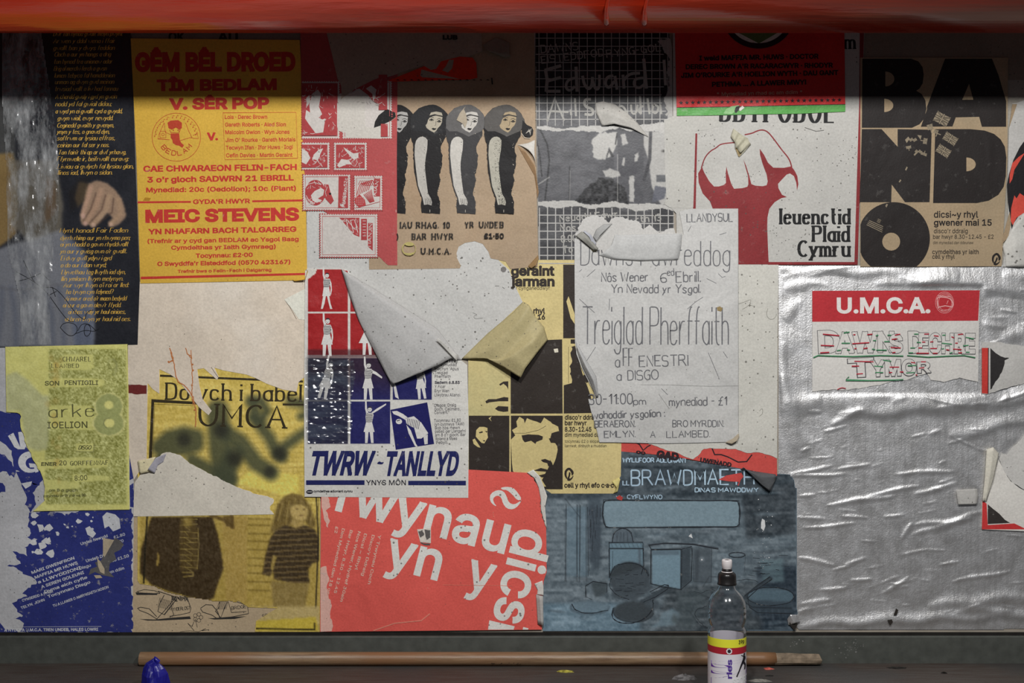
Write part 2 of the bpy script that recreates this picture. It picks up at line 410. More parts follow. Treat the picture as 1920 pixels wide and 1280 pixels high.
def flap(name, rows, mat, parent=None, label=None, cat=None, sub=6, thick=.0004):
    """a curled or folded piece of paper: rows of (px,py,lift) points, smoothly joined; parent is a Sheet"""
    n = len(rows[0]); R = []
    for a, b in zip(rows, rows[1:]):
        for k in range(sub):
            t = k/sub; R.append([tuple(p[i]*(1-t)+q[i]*t for i in range(3)) for p, q in zip(a, b)])
    R.append(list(rows[-1])); G = []
    for r in R:
        q = []
        for a, b in zip(r, r[1:]):
            for k in range(sub): t = k/sub; q.append(tuple(a[i]*(1-t)+b[i]*t for i in range(3)))
        q.append(r[-1]); G.append(q)
    A = np.array(G)
    for _ in range(3):   # soften the folds inside the piece, keep its edge
        B = A.copy(); B[1:-1, 1:-1] = (A[:-2, 1:-1]+A[2:, 1:-1]+A[1:-1, :-2]+A[1:-1, 2:]+4*A[1:-1, 1:-1])/8; A = B
    ny, nx = A.shape[:2]
    vs = [V(*A[j, i]) for j in range(ny) for i in range(nx)]
    fs = [(j*nx+i, j*nx+i+1, (j+1)*nx+i+1, (j+1)*nx+i) for j in range(ny-1) for i in range(nx-1)]
    loc = parent.loc if parent else V(*A[ny//2, nx//2])
    me = mesh(name, [v-loc for v in vs], fs, True)
    o = link(name, me, mat, parent.o if parent else None, None if parent else loc)
    sm = o.modifiers.new('thick', 'SOLIDIFY'); sm.thickness = thick; sm.offset = 0
    if label: tag(o, label, cat, 'posters and papers pasted on the board')
    return o
def box(name, x0, x1, y0, y1, z0, z1, mat, bev=.002, kind=None, parent=None):
    c = Vector(((x0+x1)/2, (y0+y1)/2, (z0+z1)/2))
    v = [Vector((x, y, z))-c for x in (x0, x1) for y in (y0, y1) for z in (z0, z1)]
    me = mesh(name, v, [(0, 1, 3, 2), (4, 6, 7, 5), (0, 4, 5, 1), (2, 3, 7, 6), (0, 2, 6, 4), (1, 5, 7, 3)])
    o = link(name, me, mat, parent, c)
    if bev: b = o.modifiers.new('bevel', 'BEVEL'); b.width = bev; b.segments = 2
    if kind: o['kind'] = kind
    return o

# ------------------------------------------------------------------ the setting
mw = plain('board_paint', (150, 142, 130), .7, .7, .2, ns=14, amt=.12)
box('wall_back', -2.2, 2.2, 0, .06, -1.3, 1.3, mw, 0, 'structure')
dark = plain('dark_paint', (66, 68, 64), .6, .55, .35, ns=60, amt=.1, bump=.3)
gap = plain('gap_shadow_paint', (30, 28, 26), .6, .7, .2, ns=60)  # near-black colour that paints the rail's shadow onto the strip below
box('rail_shadow_strip', -2.2, 2.2, -.004, 0, wz(1202), wz(1184.5), gap, 0, 'structure')
t2 = box('trim_2', -2.2, 2.2, -.012, 0, -.602, wz(1193, .012), dark, .0015, 'structure')
R = random.Random(5); a = Ink(.01215)
for cx, cy, n in ((1596, 1212, 26), (1604, 1200, 8), (1488, 1203, 14), (1580, 1225, 8)):
    for _ in range(n):
        x, y = R.gauss(cx, 9), R.gauss(cy, 6); r = R.uniform(.4, 1.6)
        if 1197 < y < 1236: a.poly([(x+r*R.uniform(.5, 1.6)*math.cos(t), y+r*R.uniform(.5, 1.3)*math.sin(t)) for t in (0, 1, 2, 3, 4, 5)])
a.build('scuff', plain('scuff', (105, 105, 102), .6, .8, .1), t2, t2.location)
# shelf under the posters, seen a little from above
ms = bpy.data.materials.new('old_shelf'); ms.use_nodes = True; nt = ms.node_tree; L = nt.links; b = nt.nodes['Principled BSDF']
g = nd(nt, 'ShaderNodeNewGeometry').outputs['Position']; mp = nd(nt, 'ShaderNodeMapping'); mp.inputs['Scale'].default_value = (3, 30, 30); L.new(g, mp.inputs[0])
n = nd(nt, 'ShaderNodeTexNoise', i_Scale=4.0, i_Detail=8.0, i_Roughness=.65); L.new(mp.outputs[0], n.inputs[0])
n2 = nd(nt, 'ShaderNodeTexNoise', i_Scale=3.5, i_Detail=4.0); L.new(g, n2.inputs[0])
c = mix(nt, ramp(nt, n.outputs[0], .35, .7), (.055, .036, .028, 1), (.085, .075, .066, 1))
sx = nd(nt, 'ShaderNodeSeparateXYZ'); L.new(g, sx.inputs[0])
c = mix(nt, ramp(nt, n2.outputs[0], .45, .6), c, (.052, .05, .048, 1)); L.new(c, b.inputs['Base Color'])
b.inputs['Roughness'].default_value = .6
bp = nd(nt, 'ShaderNodeBump', i_Strength=.5, i_Distance=.002); L.new(n.outputs[0], bp.inputs['Height']); L.new(bp.outputs[0], b.inputs['Normal'])
sh = box('shelf', -2.2, 2.2, -.42, 0, -.635, -.60, ms, .003); tag(sh, 'dark brown worn wooden shelf below the wall of posters', 'shelf')
# red beam
def tube(name, pts, rad, mat, n=32, parent=None, loc=None, smooth=True, caps=True):
    vs = []; fs = []
    for i, (p, r) in enumerate(zip(pts, rad)):
        p = Vector(p); a_ = Vector(pts[max(0, i-1)]); b_ = Vector(pts[min(len(pts)-1, i+1)]); d = (b_-a_).normalized()
        u = d.cross(Vector((0, 0, 1)) if abs(d.z) < .9 else Vector((0, 1, 0))).normalized(); w = d.cross(u)
        vs += [p+(u*math.cos(2*math.pi*k/n)+w*math.sin(2*math.pi*k/n))*r for k in range(n)]
    for i in range(len(pts)-1):
        for k in range(n): fs.append((i*n+k, i*n+(k+1) % n, (i+1)*n+(k+1) % n, (i+1)*n+k))
    if caps: fs += [tuple(range(n)), tuple(range((len(pts)-1)*n, len(pts)*n))]
    l = Vector(loc) if loc is not None else Vector((0, 0, 0))
    return link(name, mesh(name, [v-l for v in vs], fs, smooth), mat, parent, None if parent else (l if loc is not None else None))
mr = bpy.data.materials.new('red_gloss'); mr.use_nodes = True; nt = mr.node_tree; L = nt.links; b = nt.nodes['Principled BSDF']
g = nd(nt, 'ShaderNodeNewGeometry').outputs['Position']; mp = nd(nt, 'ShaderNodeMapping'); mp.inputs['Scale'].default_value = (1.2, 9, 9); L.new(g, mp.inputs[0])
n = nd(nt, 'ShaderNodeTexNoise', i_Scale=5.0, i_Detail=6.0); L.new(mp.outputs[0], n.inputs[0])
L.new(mix(nt, ramp(nt, n.outputs[0], .3, .75), (.36, .020, .006, 1), (.44, .030, .008, 1)), b.inputs['Base Color'])
b.inputs['Roughness'].default_value = .20; b.inputs['Specular IOR Level'].default_value = .9
bp = nd(nt, 'ShaderNodeBump', i_Strength=.35, i_Distance=.006); L.new(n.outputs[0], bp.inputs['Height']); L.new(bp.outputs[0], b.inputs['Normal'])
BR, BY, BZ = .12, -.2, .6496
bm_ = tube('red_beam', [(-2.2, BY, BZ), (2.2, BY, BZ)], [BR, BR], mr, 96, loc=(0, BY, BZ))
tag(bm_, 'glossy red painted round beam running across the top of the poster wall', 'beam')
for px in (1133, 1203):   # runs of dried paint with a bead at the lower edge
    vs = []
    x = (px-960)/1000*(D+BY)/D
    pts = [(x+.0015*math.sin(k), BY-BR*math.cos(math.radians(q))*1.001, BZ-BR*math.sin(math.radians(q))*1.001) for k, q in enumerate(range(30, 80, 6))]
    o = tube('paint_run', pts, [.0025, .0028, .0028, .003, .0032, .0035, .0042, .0058, .004], mr, 12, bm_, (0, BY, BZ))

# ------------------------------------------------------------------ backing papers
G = 'posters and papers pasted on the board'
Sheet('paper_sheet', 'dim grey-brown backing paper across the top behind the other posters', 'paper', rect(-10, 20, 1930, 240), 0, (118, 108, 96), .62)
Sheet('paper_sheet', 'white backing paper beside the brown BAND O poster', 'paper', rect(1600, 150, 1935, 500), 0.4, (160, 155, 145))
s = Sheet('paper_strip', 'thin strip of old grey paper with cut-off black letters just above the yellow football poster', 'paper', rect(240, 40, 566, 120), .6, (105, 100, 92), .6)
a = s.ink(); a.text('OK', 316, 78, 346, 18, off=.03); a.text('AU', 408, 78, 446, 18, off=.03); s.put(a, 'lettering', (30, 22, 22))
kraft = Sheet('paper_sheet', 'brown kraft paper sheet with ink doodles of shoes along its foot', 'paper', [(193, 940), (606, 940), (604, 1186), (193, 1187)], .5, (148, 132, 108), mott=.05)
a = kraft.ink()
for p, w in (([(258, 1108), (262, 1114), (300, 1112), (296, 1108), (330, 1119), (308, 1145), (294, 1160), (278, 1150), (262, 1144), (258, 1140), (264, 1138), (280, 1141), (294, 1156)], 1.3),
  ([(256, 1109), (270, 1105), (290, 1107), (296, 1110)], 1.1), ([(308, 1115), (300, 1130), (296, 1146), (308, 1152), (330, 1124)], 1.3), ([(318, 1155), (338, 1152), (356, 1148), (358, 1140), (350, 1118)], 1.2), ([(323, 1118), (320, 1136), (326, 1152), (318, 1157)], 1.1),
  ([(376, 1140), (386, 1133), (398, 1134), (408, 1146), (412, 1158)], 1.3), ([(376, 1141), (380, 1147), (398, 1153), (408, 1160)], 1.3), ([(412, 1128), (410, 1140), (404, 1145), (414, 1158)], 1.1), ([(426, 1128), (420, 1142), (414, 1158), (436, 1156), (466, 1150), (464, 1134), (444, 1128)], 1.3), ([(428, 1128), (434, 1148), (462, 1146)], 1),
  ([(364, 1182), (352, 1168), (360, 1174), (366, 1160), (370, 1176)], 1.), ([(338, 1184), (356, 1182), (372, 1184), (386, 1178), (378, 1182), (392, 1180)], .8)): a.line(p, w)
for k in range(5): a.line(ell(371+6*math.cos(k*1.257), 1157+6*math.sin(k*1.257), 3.6, n=9), .8, True)
for k in range(14): a.line([(300+k*2, 1120+k*.6), (296+k*2, 1138+k*.5)], .7)
for k in range(12): a.line([(322+k*2.6, 1117+(k % 3)), (324+k*2.6, 1122+R.uniform(0, 8))], 1.8)
for k in range(9): a.line([(412+k*2, 1126), (406+k*2.2, 1142)], .7)
a.poly([(262, 1160), (290, 1161), (318, 1158), (356, 1155), (358, 1160), (300, 1163), (276, 1163)]); a.poly([(390, 1159), (420, 1157), (462, 1155), (440, 1160), (402, 1161)])
a.poly([(254, 1110), (296, 1112), (294, 1115), (256, 1115)])
pen(a, 'YNDERLOST', 324, 1145, 357, 6, .9, 1142); pen(a, 'BRDGE', 434, 1143, 462, 6, .9, 1139); pen(a, 'cou.w', 492, 1155, 516, 5, .8, 1150)
kraft.put(a, 'ink_doodle', (42, 40, 38), fade=0)

foil_h = .0007*1
# ------------------------------------------------------------------ blue torn poster, lower left
s = Sheet('torn_poster', 'white and blue torn poster beneath the pale green poster', 'poster', [(-12, 640), (10, 640), (30, 655), (250, 740), (251, 950), (248, 1186), (-12, 1187)], 1, (152, 152, 154), mott=.09)
a = s.ink()
a.poly(torn([(-12, 768), (8, 772), (14, 775), (38, 772), (42, 790), (40, 815), (50, 838), (62, 858), (76, 872), (84, 882), (84, 896), (74, 905), (66, 912), (60, 905), (66, 896), (58, 884), (40, 886), (28, 880), (24, 868), (22, 846), (10, 832), (-12, 824)], 1.5, 5))
a.poly(torn([(-12, 846), (4, 850), (14, 862), (24, 866), (30, 880), (26, 894), (16, 890), (12, 882), (-12, 888)], 2.5, 5)); a.poly(torn([(-12, 900), (6, 906), (10, 920), (-2, 926), (-12, 924)], 2, 5))
a.poly(torn([(30, 884), (58, 884), (84, 886), (80, 900), (62, 924), (66, 946), (56, 960), (48, 944), (50, 926), (40, 906)], 2.5, 5))
a.poly([(243, 745), (250, 745), (251, 896), (243, 900)]); a.poly(torn([(243, 910), (250, 905), (250, 950), (244, 950)], 1, 5))
main_ = [(46, 1008), (60, 1000), (52, 985), (56, 960), (90, 958), (120, 964), (160, 956), (248, 954), (248, 1186), (118, 1186), (38, 1186), (44, 1170), (30, 1160), (44, 1152), (30, 1140), (20, 1132), (34, 1122), (52, 1120), (40, 1112), (56, 1100), (70, 1090), (54, 1080), (40, 1070), (14, 1060), (40, 1056), (26, 1034), (50, 1040), (46, 1024), (70, 1012)]
a.poly(torn(main_+[main_[0]], 2.6, 5)[:-1])
a.poly(torn([(-12, 1160), (0, 1166), (8, 1178), (30, 1182), (34, 1187), (-12, 1187)], 1.5, 5))
s.put(a, 'blue_print', (38, 44, 98), fade=.55)
a = s.ink()
a.poly([(15, 817), (25, 811), (38, 838), (34, 810), (42, 809), (50, 834), (46, 842), (34, 842), (27, 838)])
a.poly(ell(56, 866, 22, 20, 20, 60, 300)+ell(60, 868, 12, 11, 14, 290, 70)); a.poly([(54, 868), (74, 870), (72, 884), (66, 886), (64, 876), (56, 876)])
a.poly([(40, 906), (60, 902), (58, 910), (48, 916)])
R = random.Random(3)
for _ in range(46):
    x, y = R.uniform(60, 190), R.uniform(960, 1060); r = R.uniform(1, 6)*(1.6 if x < 110 else 1)
    if y < 1000 or x < 100: a.poly([(x+r*R.uniform(.4, 1.5)*math.cos(t), y+r*R.uniform(.4, 1.2)*math.sin(t)) for t in (0, 1, 2, 3, 4, 5)])
for k, t in enumerate(('MARI GWENFRON', 'MAFFIA MR HUWS', 'a LLWYDDIONI', 'A SEREN GOLEUNI', 'Dyma eich cyfle', 'Tocynnau Disgo')):
    a.text(t, 60+k*6, 1076+k*9, 140+k*6, 5.6, 1048+k*9, off=.02)
for t, x, y in (('Undeb Newydd', 152, 1022), ('Undeb Disgo', 162, 1054), ('Disgo', 150, 1068), ('Undeb £1.50', 196, 1058), ('am ddim', 204, 1076), ('£1.80', 214, 1010), ('70', 224, 1018)):
    a.text(t, x, y, x+len(t)*4.2, 5.5, y-len(t)*1.3, off=.015)
for t, x0, y0, x1, y1 in (('TU A LLAWER O AMRYWIAETH NOSON', 100, 1138, 204, 1102), ('CYNGERDD A FFAIR', 42, 1128, 100, 1110), ('TELYN  JOHN', 40, 1142, 84, 1126)): a.text(t, x0, y0, x1, 5, y1, off=.02)
a.text('A NYDDFA U.M.C.A. TREN UNDEB, HALES LOWRI', 8, 1183.5, 184, 5.5, 1182, off=.02); a.line([(20, 1175), (190, 1174)], .6)
a.poly([(192, 968), (200, 960), (216, 964), (224, 972), (226, 990), (212, 996), (204, 986), (196, 990)]); a.poly([(160, 990), (168, 986), (180, 1000), (174, 1008), (164, 1002)])
s.put(a, 'white_lettering', (168, 170, 182), fade=0)
a = s.ink(); a.poly([(216, 1008), (224, 1012), (232, 1020), (226, 1030), (214, 1036), (218, 1048), (206, 1056), (204, 1070), (214, 1082), (192, 1078), (178, 1072), (166, 1078), (170, 1066), (182, 1062), (178, 1054), (190, 1050), (196, 1036), (206, 1028), (202, 1022)])
s.put(a, 'printed_figure', (76, 74, 74), fade=.6)
a = s.ink(); a.poly([(182, 1046), (188, 1052), (196, 1066), (196, 1076), (188, 1072), (184, 1062)]); a.poly([(193, 1008), (214, 1012), (206, 1026), (196, 1044), (193, 1040)]); a.poly([(176, 1078), (188, 1078), (192, 1083), (180, 1084)])
s.put(a, 'printed_skin', (150, 138, 118), fade=0)

# ------------------------------------------------------------------ yellow babel poster
bab = Sheet('torn_poster', 'yellow-brown torn poster reading Dowch i babel with black spray scrawl and girl in jumper', 'poster',
  [(270, 690), (600, 692), (600, 1184), (478, 1184), (480, 1164), (520, 1140), (466, 1138), (448, 1126), (400, 1124), (350, 1118), (310, 1108), (290, 1098), (262, 1094), (258, 1088), (264, 855)], 1.6, (172, 150, 78), mott=.1)
p = Pic(258, 690, 601, 1186, 1.8, (168, 148, 76)); pb = p
p.grain(9, 40, 6, 1); p.grain(7, 3, 3, 2)
for y in range(812, 1180, 9): p.line([(276, y+R.uniform(-2, 2)), (430, y+R.uniform(-3, 3)), (596, y+R.uniform(-2, 2))], 3, (128, 110, 50), .35 if y < 960 else .2, 1.5)
p.fill([(440, 905), (520, 925), (560, 960), (560, 890), (470, 880)], (186, 170, 84), .8, 3)
p.fill(rect(262, 968, 600, 1186), (134, 114, 56), .75, 4)
p.fill([(416, 966), (464, 966), (462, 1130), (424, 1130)], (140, 118, 62), .9, 2)
for k, y in enumerate((972, 984, 1000, 1014, 1030, 1046, 1060, 1074, 1090, 1106)): p.line([(466, y), (506, y+1)], 3, (84, 68, 26), .55, 1.5)
coat = [(284, 968), (398, 968), (408, 1000), (416, 1040), (419, 1066), (408, 1096), (400, 1122), (380, 1126), (350, 1118), (316, 1108), (284, 1096), (262, 1074), (264, 1030), (272, 1006)]
p.fill(coat, (50, 39, 24), .97, 2); p.grain(5, 4, 4, 4, p.blur(p.mask(coat), 1))
p.fill([(296, 1034), (299, 1044), (297, 1062), (293, 1060)], (150, 126, 60), .8, 1)
p.fill([(338, 968), (364, 968), (372, 1000), (370, 1068), (338, 1070), (336, 1010)], (72, 58, 30), .8, 2)
for k in range(9):
    y = 974+k*11; p.line([(338, y), (370, y+R.uniform(-3, 3))], 1.2, (150, 132, 72), .6); p.line([(346, y), (356+R.uniform(-6, 6), y+9)], 1.2, (150, 132, 72), .5)
p.line([(371, 990), (373, 1020), (370, 1066)], 1.5, (160, 142, 80), .6); p.line([(342, 1073), (362, 1073), (362, 1079), (344, 1081)], 2, (150, 130, 66), .7)
p.blob(352, 978, 9, 10, (140, 120, 60), .7)
p.line([(396, 966), (420, 974), (436, 988), (434, 968)], 7, (70, 54, 28), .8, 2); p.fill([(418, 966), (438, 966), (436, 988), (424, 986)], (76, 60, 30), .8, 1)
# the girl
p.fill([(506, 1000), (514, 965), (520, 945), (532, 930), (548, 924), (566, 928), (580, 944), (588, 966), (592, 988), (584, 990), (570, 975), (548, 985), (526, 990)], (92, 76, 40), .95, 3)
for k in range(14): x = 514+k*6; p.line([(x+4, 935+abs(k-6)*2), (x-2+R.uniform(-3, 3), 975+R.uniform(0, 12))], 1.5, (60, 48, 24) if k % 2 else (160, 140, 82), .5, 1)
p.fill([(543, 950), (556, 944), (572, 947), (578, 958), (574, 972), (566, 978), (554, 974), (546, 966)], (152, 132, 80), .95, 2)
p.blob(557, 954, 3, 2, (80, 64, 34), .7); p.blob(570, 955, 3, 2, (80, 64, 34), .7); p.blob(565, 966, 5, 1.6, (90, 66, 40), .6); p.line([(545, 948), (560, 941), (576, 948)], 5, (96, 80, 44), .6, 2)
p.fill([(548, 974), (568, 976), (572, 988), (556, 990), (544, 984)], (140, 120, 70), .9, 2)
bod = [(516, 994), (534, 984), (556, 990), (572, 984), (590, 992), (598, 1010), (598, 1052), (586, 1056), (578, 1066), (580, 1094), (544, 1092), (514, 1086), (512, 1070), (506, 1080), (492, 1076), (498, 1040), (506, 1010)]
p.fill(bod, (48, 38, 25), .96, 2)
m = p.blur(p.mask(bod), 1)
p.mixc(m*.45*(np.sin(p.Y/3.2*2+p.X*.03) > .35), (110, 92, 56))
p.fill([(512, 1040), (519, 1044), (514, 1062), (510, 1076), (508, 1060)], (140, 120, 62), .8, 1)
p.fill([(508, 1088), (544, 1092), (580, 1094), (572, 1138), (512, 1138)], (106, 90, 52), .8, 3); p.grain(6, 2, 6, 9)
p.line([(593, 930), (597, 1010), (592, 1140)], 2.6, (28, 24, 18), .9); p.line([(597, 930), (600, 1000)], 1, (28, 24, 18), .5)
p.line([(276, 968), (272, 1030), (269, 1100)], 3.4, (30, 26, 16), .9)
p.fill(rect(470, 1136, 600, 1186), (150, 134, 92), .8, 4); p.fill([(480, 1164), (592, 1156), (598, 1184), (480, 1184)], (160, 142, 50), .9, 2)
p.line([(480, 1178), (590, 1180)], 3, (36, 30, 16), .9); p.line([(590, 1168), (590, 1180)], 3, (36, 30, 16), .9)
p.grain(8, 2.5, 2.5, 12)
# spray paint, soft edged
SP = (54, 58, 42)
for pts, w in (([(300, 838), (318, 822), (345, 815), (366, 820), (366, 832), (345, 838), (312, 840), (306, 856)], 32), ([(408, 770), (412, 830), (418, 880), (424, 900)], 42), ([(424, 812), (450, 828), (480, 868), (508, 886)], 30), ([(440, 850), (420, 890)], 36), ([(360, 862), (392, 880), (430, 900)], 24),
    ([(475, 756), (482, 790), (505, 820), (520, 850), (528, 856)], 22), ([(524, 850), (536, 835), (560, 818), (590, 800)], 20), ([(470, 750), (490, 752), (500, 770), (488, 790), (474, 782)], 18), ([(545, 752), (575, 758), (592, 770)], 20), ([(565, 780), (590, 770)], 16)):
    p.line(pts, w, SP, .85, 7)
for x, y, r in ((414, 806, 15), (345, 824, 14), (524, 850, 14), (505, 884, 11), (440, 860, 15)): p.blob(x, y, r, r, (34, 34, 28), .8)
a = bab.pic(p, 'printed_picture', [(258, 690), (601, 690), (601, 1185), (478, 1185), (480, 1164), (500, 1150), (519, 1139)]+torn([(519, 1139), (466, 1138), (448, 1128), (400, 1126), (350, 1119), (310, 1109), (290, 1099), (262, 1094)], 1.5, 6)[1:]+[(258, 1088)], rough=.5)
a = bab.ink()
a.poly([(300, 702), (568, 713), (568, 717), (300, 706)])
pen(a, 'Dowch i babel', 312, 748, 566, 30, 4.4, 752, serif=.9, ct=.6); pen(a, 'UMCA', 374, 797, 538, 40, 5.6, 802, serif=1.0, ct=.5)
a.poly([(284, 748), (370, 753), (370, 758), (289, 754), (285, 858), (279, 860)]); a.poly([(530, 756), (572, 757), (572, 760), (530, 760)])
a.line([(287, 757), (360, 760)], .6); a.line([(290, 758), (287, 855)], .6)
bab.put(a, 'lettering', (44, 38, 24), fade=.15)

# ------------------------------------------------------------------ plain beige torn sheet above it
beige = [(240, 528), (420, 528), (576, 524), (574, 704), (560, 716), (556, 734), (530, 730), (500, 719), (478, 708), (462, 702), (440, 698), (418, 694), (402, 689), (410, 706), (407, 712), (396, 702), (382, 690), (370, 692), (374, 722), (380, 748), (397, 770), (391, 778), (374, 764), (354, 738), (334, 712), (318, 701), (299, 692), (299, 738), (286, 729), (277, 718), (275, 860), (251, 900), (240, 840)]
s = Sheet('torn_paper', 'plain beige torn paper with rusty drips below the yellow football poster', 'paper', beige, 2.6, (190, 178, 162), mott=.05, speck=.22, stain=(196, 188, 176))
a = s.ink()
a.poly(torn([(240, 720), (275, 722)], .6)+torn([(275, 738), (258, 739), (240, 737)], 1)); s.put(a, 'maroon_stripe', (96, 38, 36), fade=.5)
a = s.ink()
for pts, w in (([(318, 652), (322, 662), (326, 680), (330, 706), (334, 716), (348, 724), (362, 744), (368, 770), (366, 800)], 1.8), ([(348, 652), (352, 664), (358, 668), (360, 690), (361, 716), (360, 740), (362, 760)], 1.6), ([(358, 656), (360, 672), (350, 662)], 1.4), ([(320, 660), (324, 676), (316, 680)], 2.2)):
    a.line(torn(pts, .8, 4), w)
a.dots([(316, 678), (361, 683), (362, 694), (365, 768), (360, 722)], 1.9)
s.put(a, 'rust_drip', (166, 104, 62))
a = s.ink(); a.dots([(415, 636), (346, 626), (318, 649), (575, 595), (573, 620)], .9); a.line([(534, 562), (545, 578), (556, 598)], .8); a.line([(572, 528), (572, 542)], 1); a.line([(396, 688), (404, 700), (410, 708)], .9); s.put(a, 'crack', (110, 100, 88))
a = s.ink(); a.poly([(533, 561), (574, 540), (575, 600), (560, 598), (548, 580)]); s.put(a, 'torn_layer', (200, 194, 182), speck=.1)
s = Sheet('torn_paper', 'light grey torn patch across the middle of the yellow-brown poster', 'paper', [(252, 905), (270, 880)]+torn([(285, 870), (302, 850), (318, 848), (338, 852), (356, 868), (386, 884), (410, 896), (440, 910), (470, 922), (512, 934)], 1.2, 5)+torn([(514, 938), (505, 950), (514, 964)], 2, 5)+[(250, 968)], 2.6, (180, 174, 162), mott=.05)
flap('curled_scrap', [[(258, 864, .004), (262, 888, .005)], [(292, 856, .003), (278, 884, .007)]], paper((186, 174, 142), s.K), s)
flap('curled_scrap', [[(312, 850, .003), (306, 866, .002)], [(292, 858, .006), (296, 872, .003)], [(277, 880, .010), (290, 887, .004)]], paper((140, 138, 146), s.K), s)
kraftl = 0

# ------------------------------------------------------------------ dark poem poster with a hand
s = Sheet('poem_poster', 'dark navy poster with gold script verses and a photograph of a hand', 'poster', [(-12, 40), (242, 40), (246, 72), (262, 530), (258, 646), (-12, 651)], 3.2, (33, 34, 39), mott=.1, rough=.4)
p = Pic(-12, 40, 264, 652, 1.9, (33, 34, 39))
p.fill(rect(-12, 40, 100, 190), (34, 34, 34), .7, 4)
p.grain(4, 22, 22, 3); p.grain(3, 3, 3, 5)
p.fill([(-12, 180), (28, 190), (30, 320), (-12, 330)], (80, 80, 76), .6, 5)
p.fill([(-12, 290), (24, 285), (34, 340), (30, 440), (-12, 470)], (128, 104, 62), .85, 4)
p.fill([(20, 300), (104, 300), (118, 380), (116, 440), (60, 460), (22, 420)], (104, 98, 86), .8, 6)
p.fill([(88, 330), (106, 340), (104, 400), (84, 420)], (92, 66, 40), .5, 4)
p.fill([(-12, 470), (30, 455), (60, 450), (112, 430), (150, 470), (172, 520), (178, 580), (176, 651), (-12, 651)], (112, 114, 120), .9, 5)
p.fill([(128, 440), (160, 470), (170, 540), (176, 600), (176, 651), (140, 651), (128, 560)], (84, 92, 110), .7, 6)
for x0, x1 in ((4, -6), (20, 30), (44, 66), (86, 100), (110, 120), (132, 150), (150, 164)): p.line([(x0, 540), ((x0+x1)/2+4, 590), (x1, 651)], 8, (72, 78, 92), .5, 5)
p.line([(-12, 538), (40, 544), (90, 536), (150, 528)], 4, (90, 90, 94), .6, 3)
p.fill([(148, 335), (168, 332), (150, 380), (132, 400), (128, 360)], (30, 28, 28), .7, 4)
hand = [(166, 344), (182, 338), (200, 343), (216, 356), (228, 372), (235, 392), (236, 406), (226, 418), (212, 426), (203, 424), (204, 418), (212, 410), (200, 398), (190, 412), (180, 424), (172, 427), (166, 420), (160, 424), (153, 420), (150, 410), (153, 394), (158, 376), (160, 358)]
p.fill(hand, (140, 116, 96), .95, 2)
p.line([(170, 352), (162, 380), (155, 402)], 9, (166, 134, 114), .8, 3); p.line([(190, 356), (180, 386), (162, 416)], 9, (158, 128, 106), .8, 3)
p.line([(204, 368), (198, 396), (174, 420)], 9, (156, 130, 106), .8, 3); p.line([(222, 376), (226, 402), (208, 418)], 9, (150, 124, 100), .8, 3)
p.line([(180, 362), (170, 392), (156, 414)], 2.2, (74, 56, 48), .7, 1.5); p.line([(198, 366), (190, 394), (168, 418)], 2.2, (74, 56, 48), .7, 1.5); p.line([(213, 372), (210, 398), (182, 422)], 2.4, (70, 54, 46), .7, 1.5)
p.blob(156, 405, 4, 5, (186, 152, 140), .7); p.blob(160, 419, 4, 4, (184, 148, 138), .7); p.blob(175, 421, 4, 4, (186, 156, 140), .7); p.blob(208, 420, 4, 4, (180, 150, 130), .7)
p.fill([(148, 340), (166, 344), (158, 376), (146, 390), (140, 370)], (88, 72, 50), .6, 3)
s.pic(p, 'printed_picture', [(-12, 40), (242, 40), (246, 72), (262, 530), (258, 646), (-12, 651)], rough=.32, spec=.5)
a = s.ink()
ST = [(67.5, 100, 229, 'Dwr tan hynod gwallt melyn pwynt'), (81, 100, 215, 'Ar wen y ddol wena i ffair'), (94, 100, 214, 'gwallt ban y dwys feddian'), (106, 102, 207, 'Cloch o aur yn hongs a drig'), (119.5, 101, 210, 'ton hynod tra unionaw adar'), (132.5, 101, 199, 'Brig ol merch i ferch o gwsn'), (145.5, 102, 214, 'lumen tebyca fal hamddenion'), (157.5, 103, 213, 'unman ag dwyn gwd meinon'), (170.5, 103, 220, 'trwsiad wallt o liw had tonnau'), (185, 104, 218, 'A cherdd gwaly i gyd yn gwein'),
 (199, 104, 208, 'nodd yd fal gwiail didau;'), (212.5, 104, 229, 'a wyd yn ei gwallt cyd a gwydd,'), (225.5, 108, 211, 'gwyn wiail, ewyr newydd.'), (239, 107, 213, 'Ceginedd gwaith y gwenyn,'), (251, 107, 205, 'ynyn y tes, o gnawd dyn,'), (263, 107, 215, 'saffrwm ar lysiau effros,'), (276, 108, 204, 'ceirian aur fal ser y nos.'), (289.5, 109, 236, "Ton fain'r thi ap ar dwf yrhawg,"), (302, 107, 240, 'Ffyrnwelle ir, beifrwallt eurawg:'), (316, 108, 250, 'Liwiau ai gwlych fal llysiau glan,'), (327.5, 108, 210, 'llinos iad, llwyn o sidan.'),
 (436, 112, 239, 'Mynt hanadl Fair Fadlen'), (450, 113, 243, 'dyrrh rhimp aur yn rhwymo pen;'), (462, 113, 240, 'ai yn rhodd o gawn rhyddwallt'), (475, 113, 237, "yn aur y gwisg own o'r gwallt."), (488, 114, 208, 'Ei dwy gwfl ydyw i gyd'), (501, 114, 198, 'o do aur i dan wryd;'), (514, 115, 235, 'Llywethau teg llwyth iad dyn,'), (526.5, 115, 230, 'llin ymlaen llwyn melynyn.'), (538.5, 119, 240, "Aur wyr llwyn o'i roi ar lled:"), (551, 124, 211, 'ha tywyn cyn felyned?'), (563.5, 122, 236, "Ai mawr ored o'r maen bedydd"), (576, 118, 226, "ai aur a gawn olew'r ffydd."), (588.5, 128, 235, 'ai rhos waly yr haul einioes,'), (602, 122, 244, 'ai bren llwyn yr haul nid oes.')]
for y, x0, x1, t in ST: pen(a, t, x0, y, x1, 8.4, 1.15, y-.6, ct=.3, shear=.28, gap=1.8)
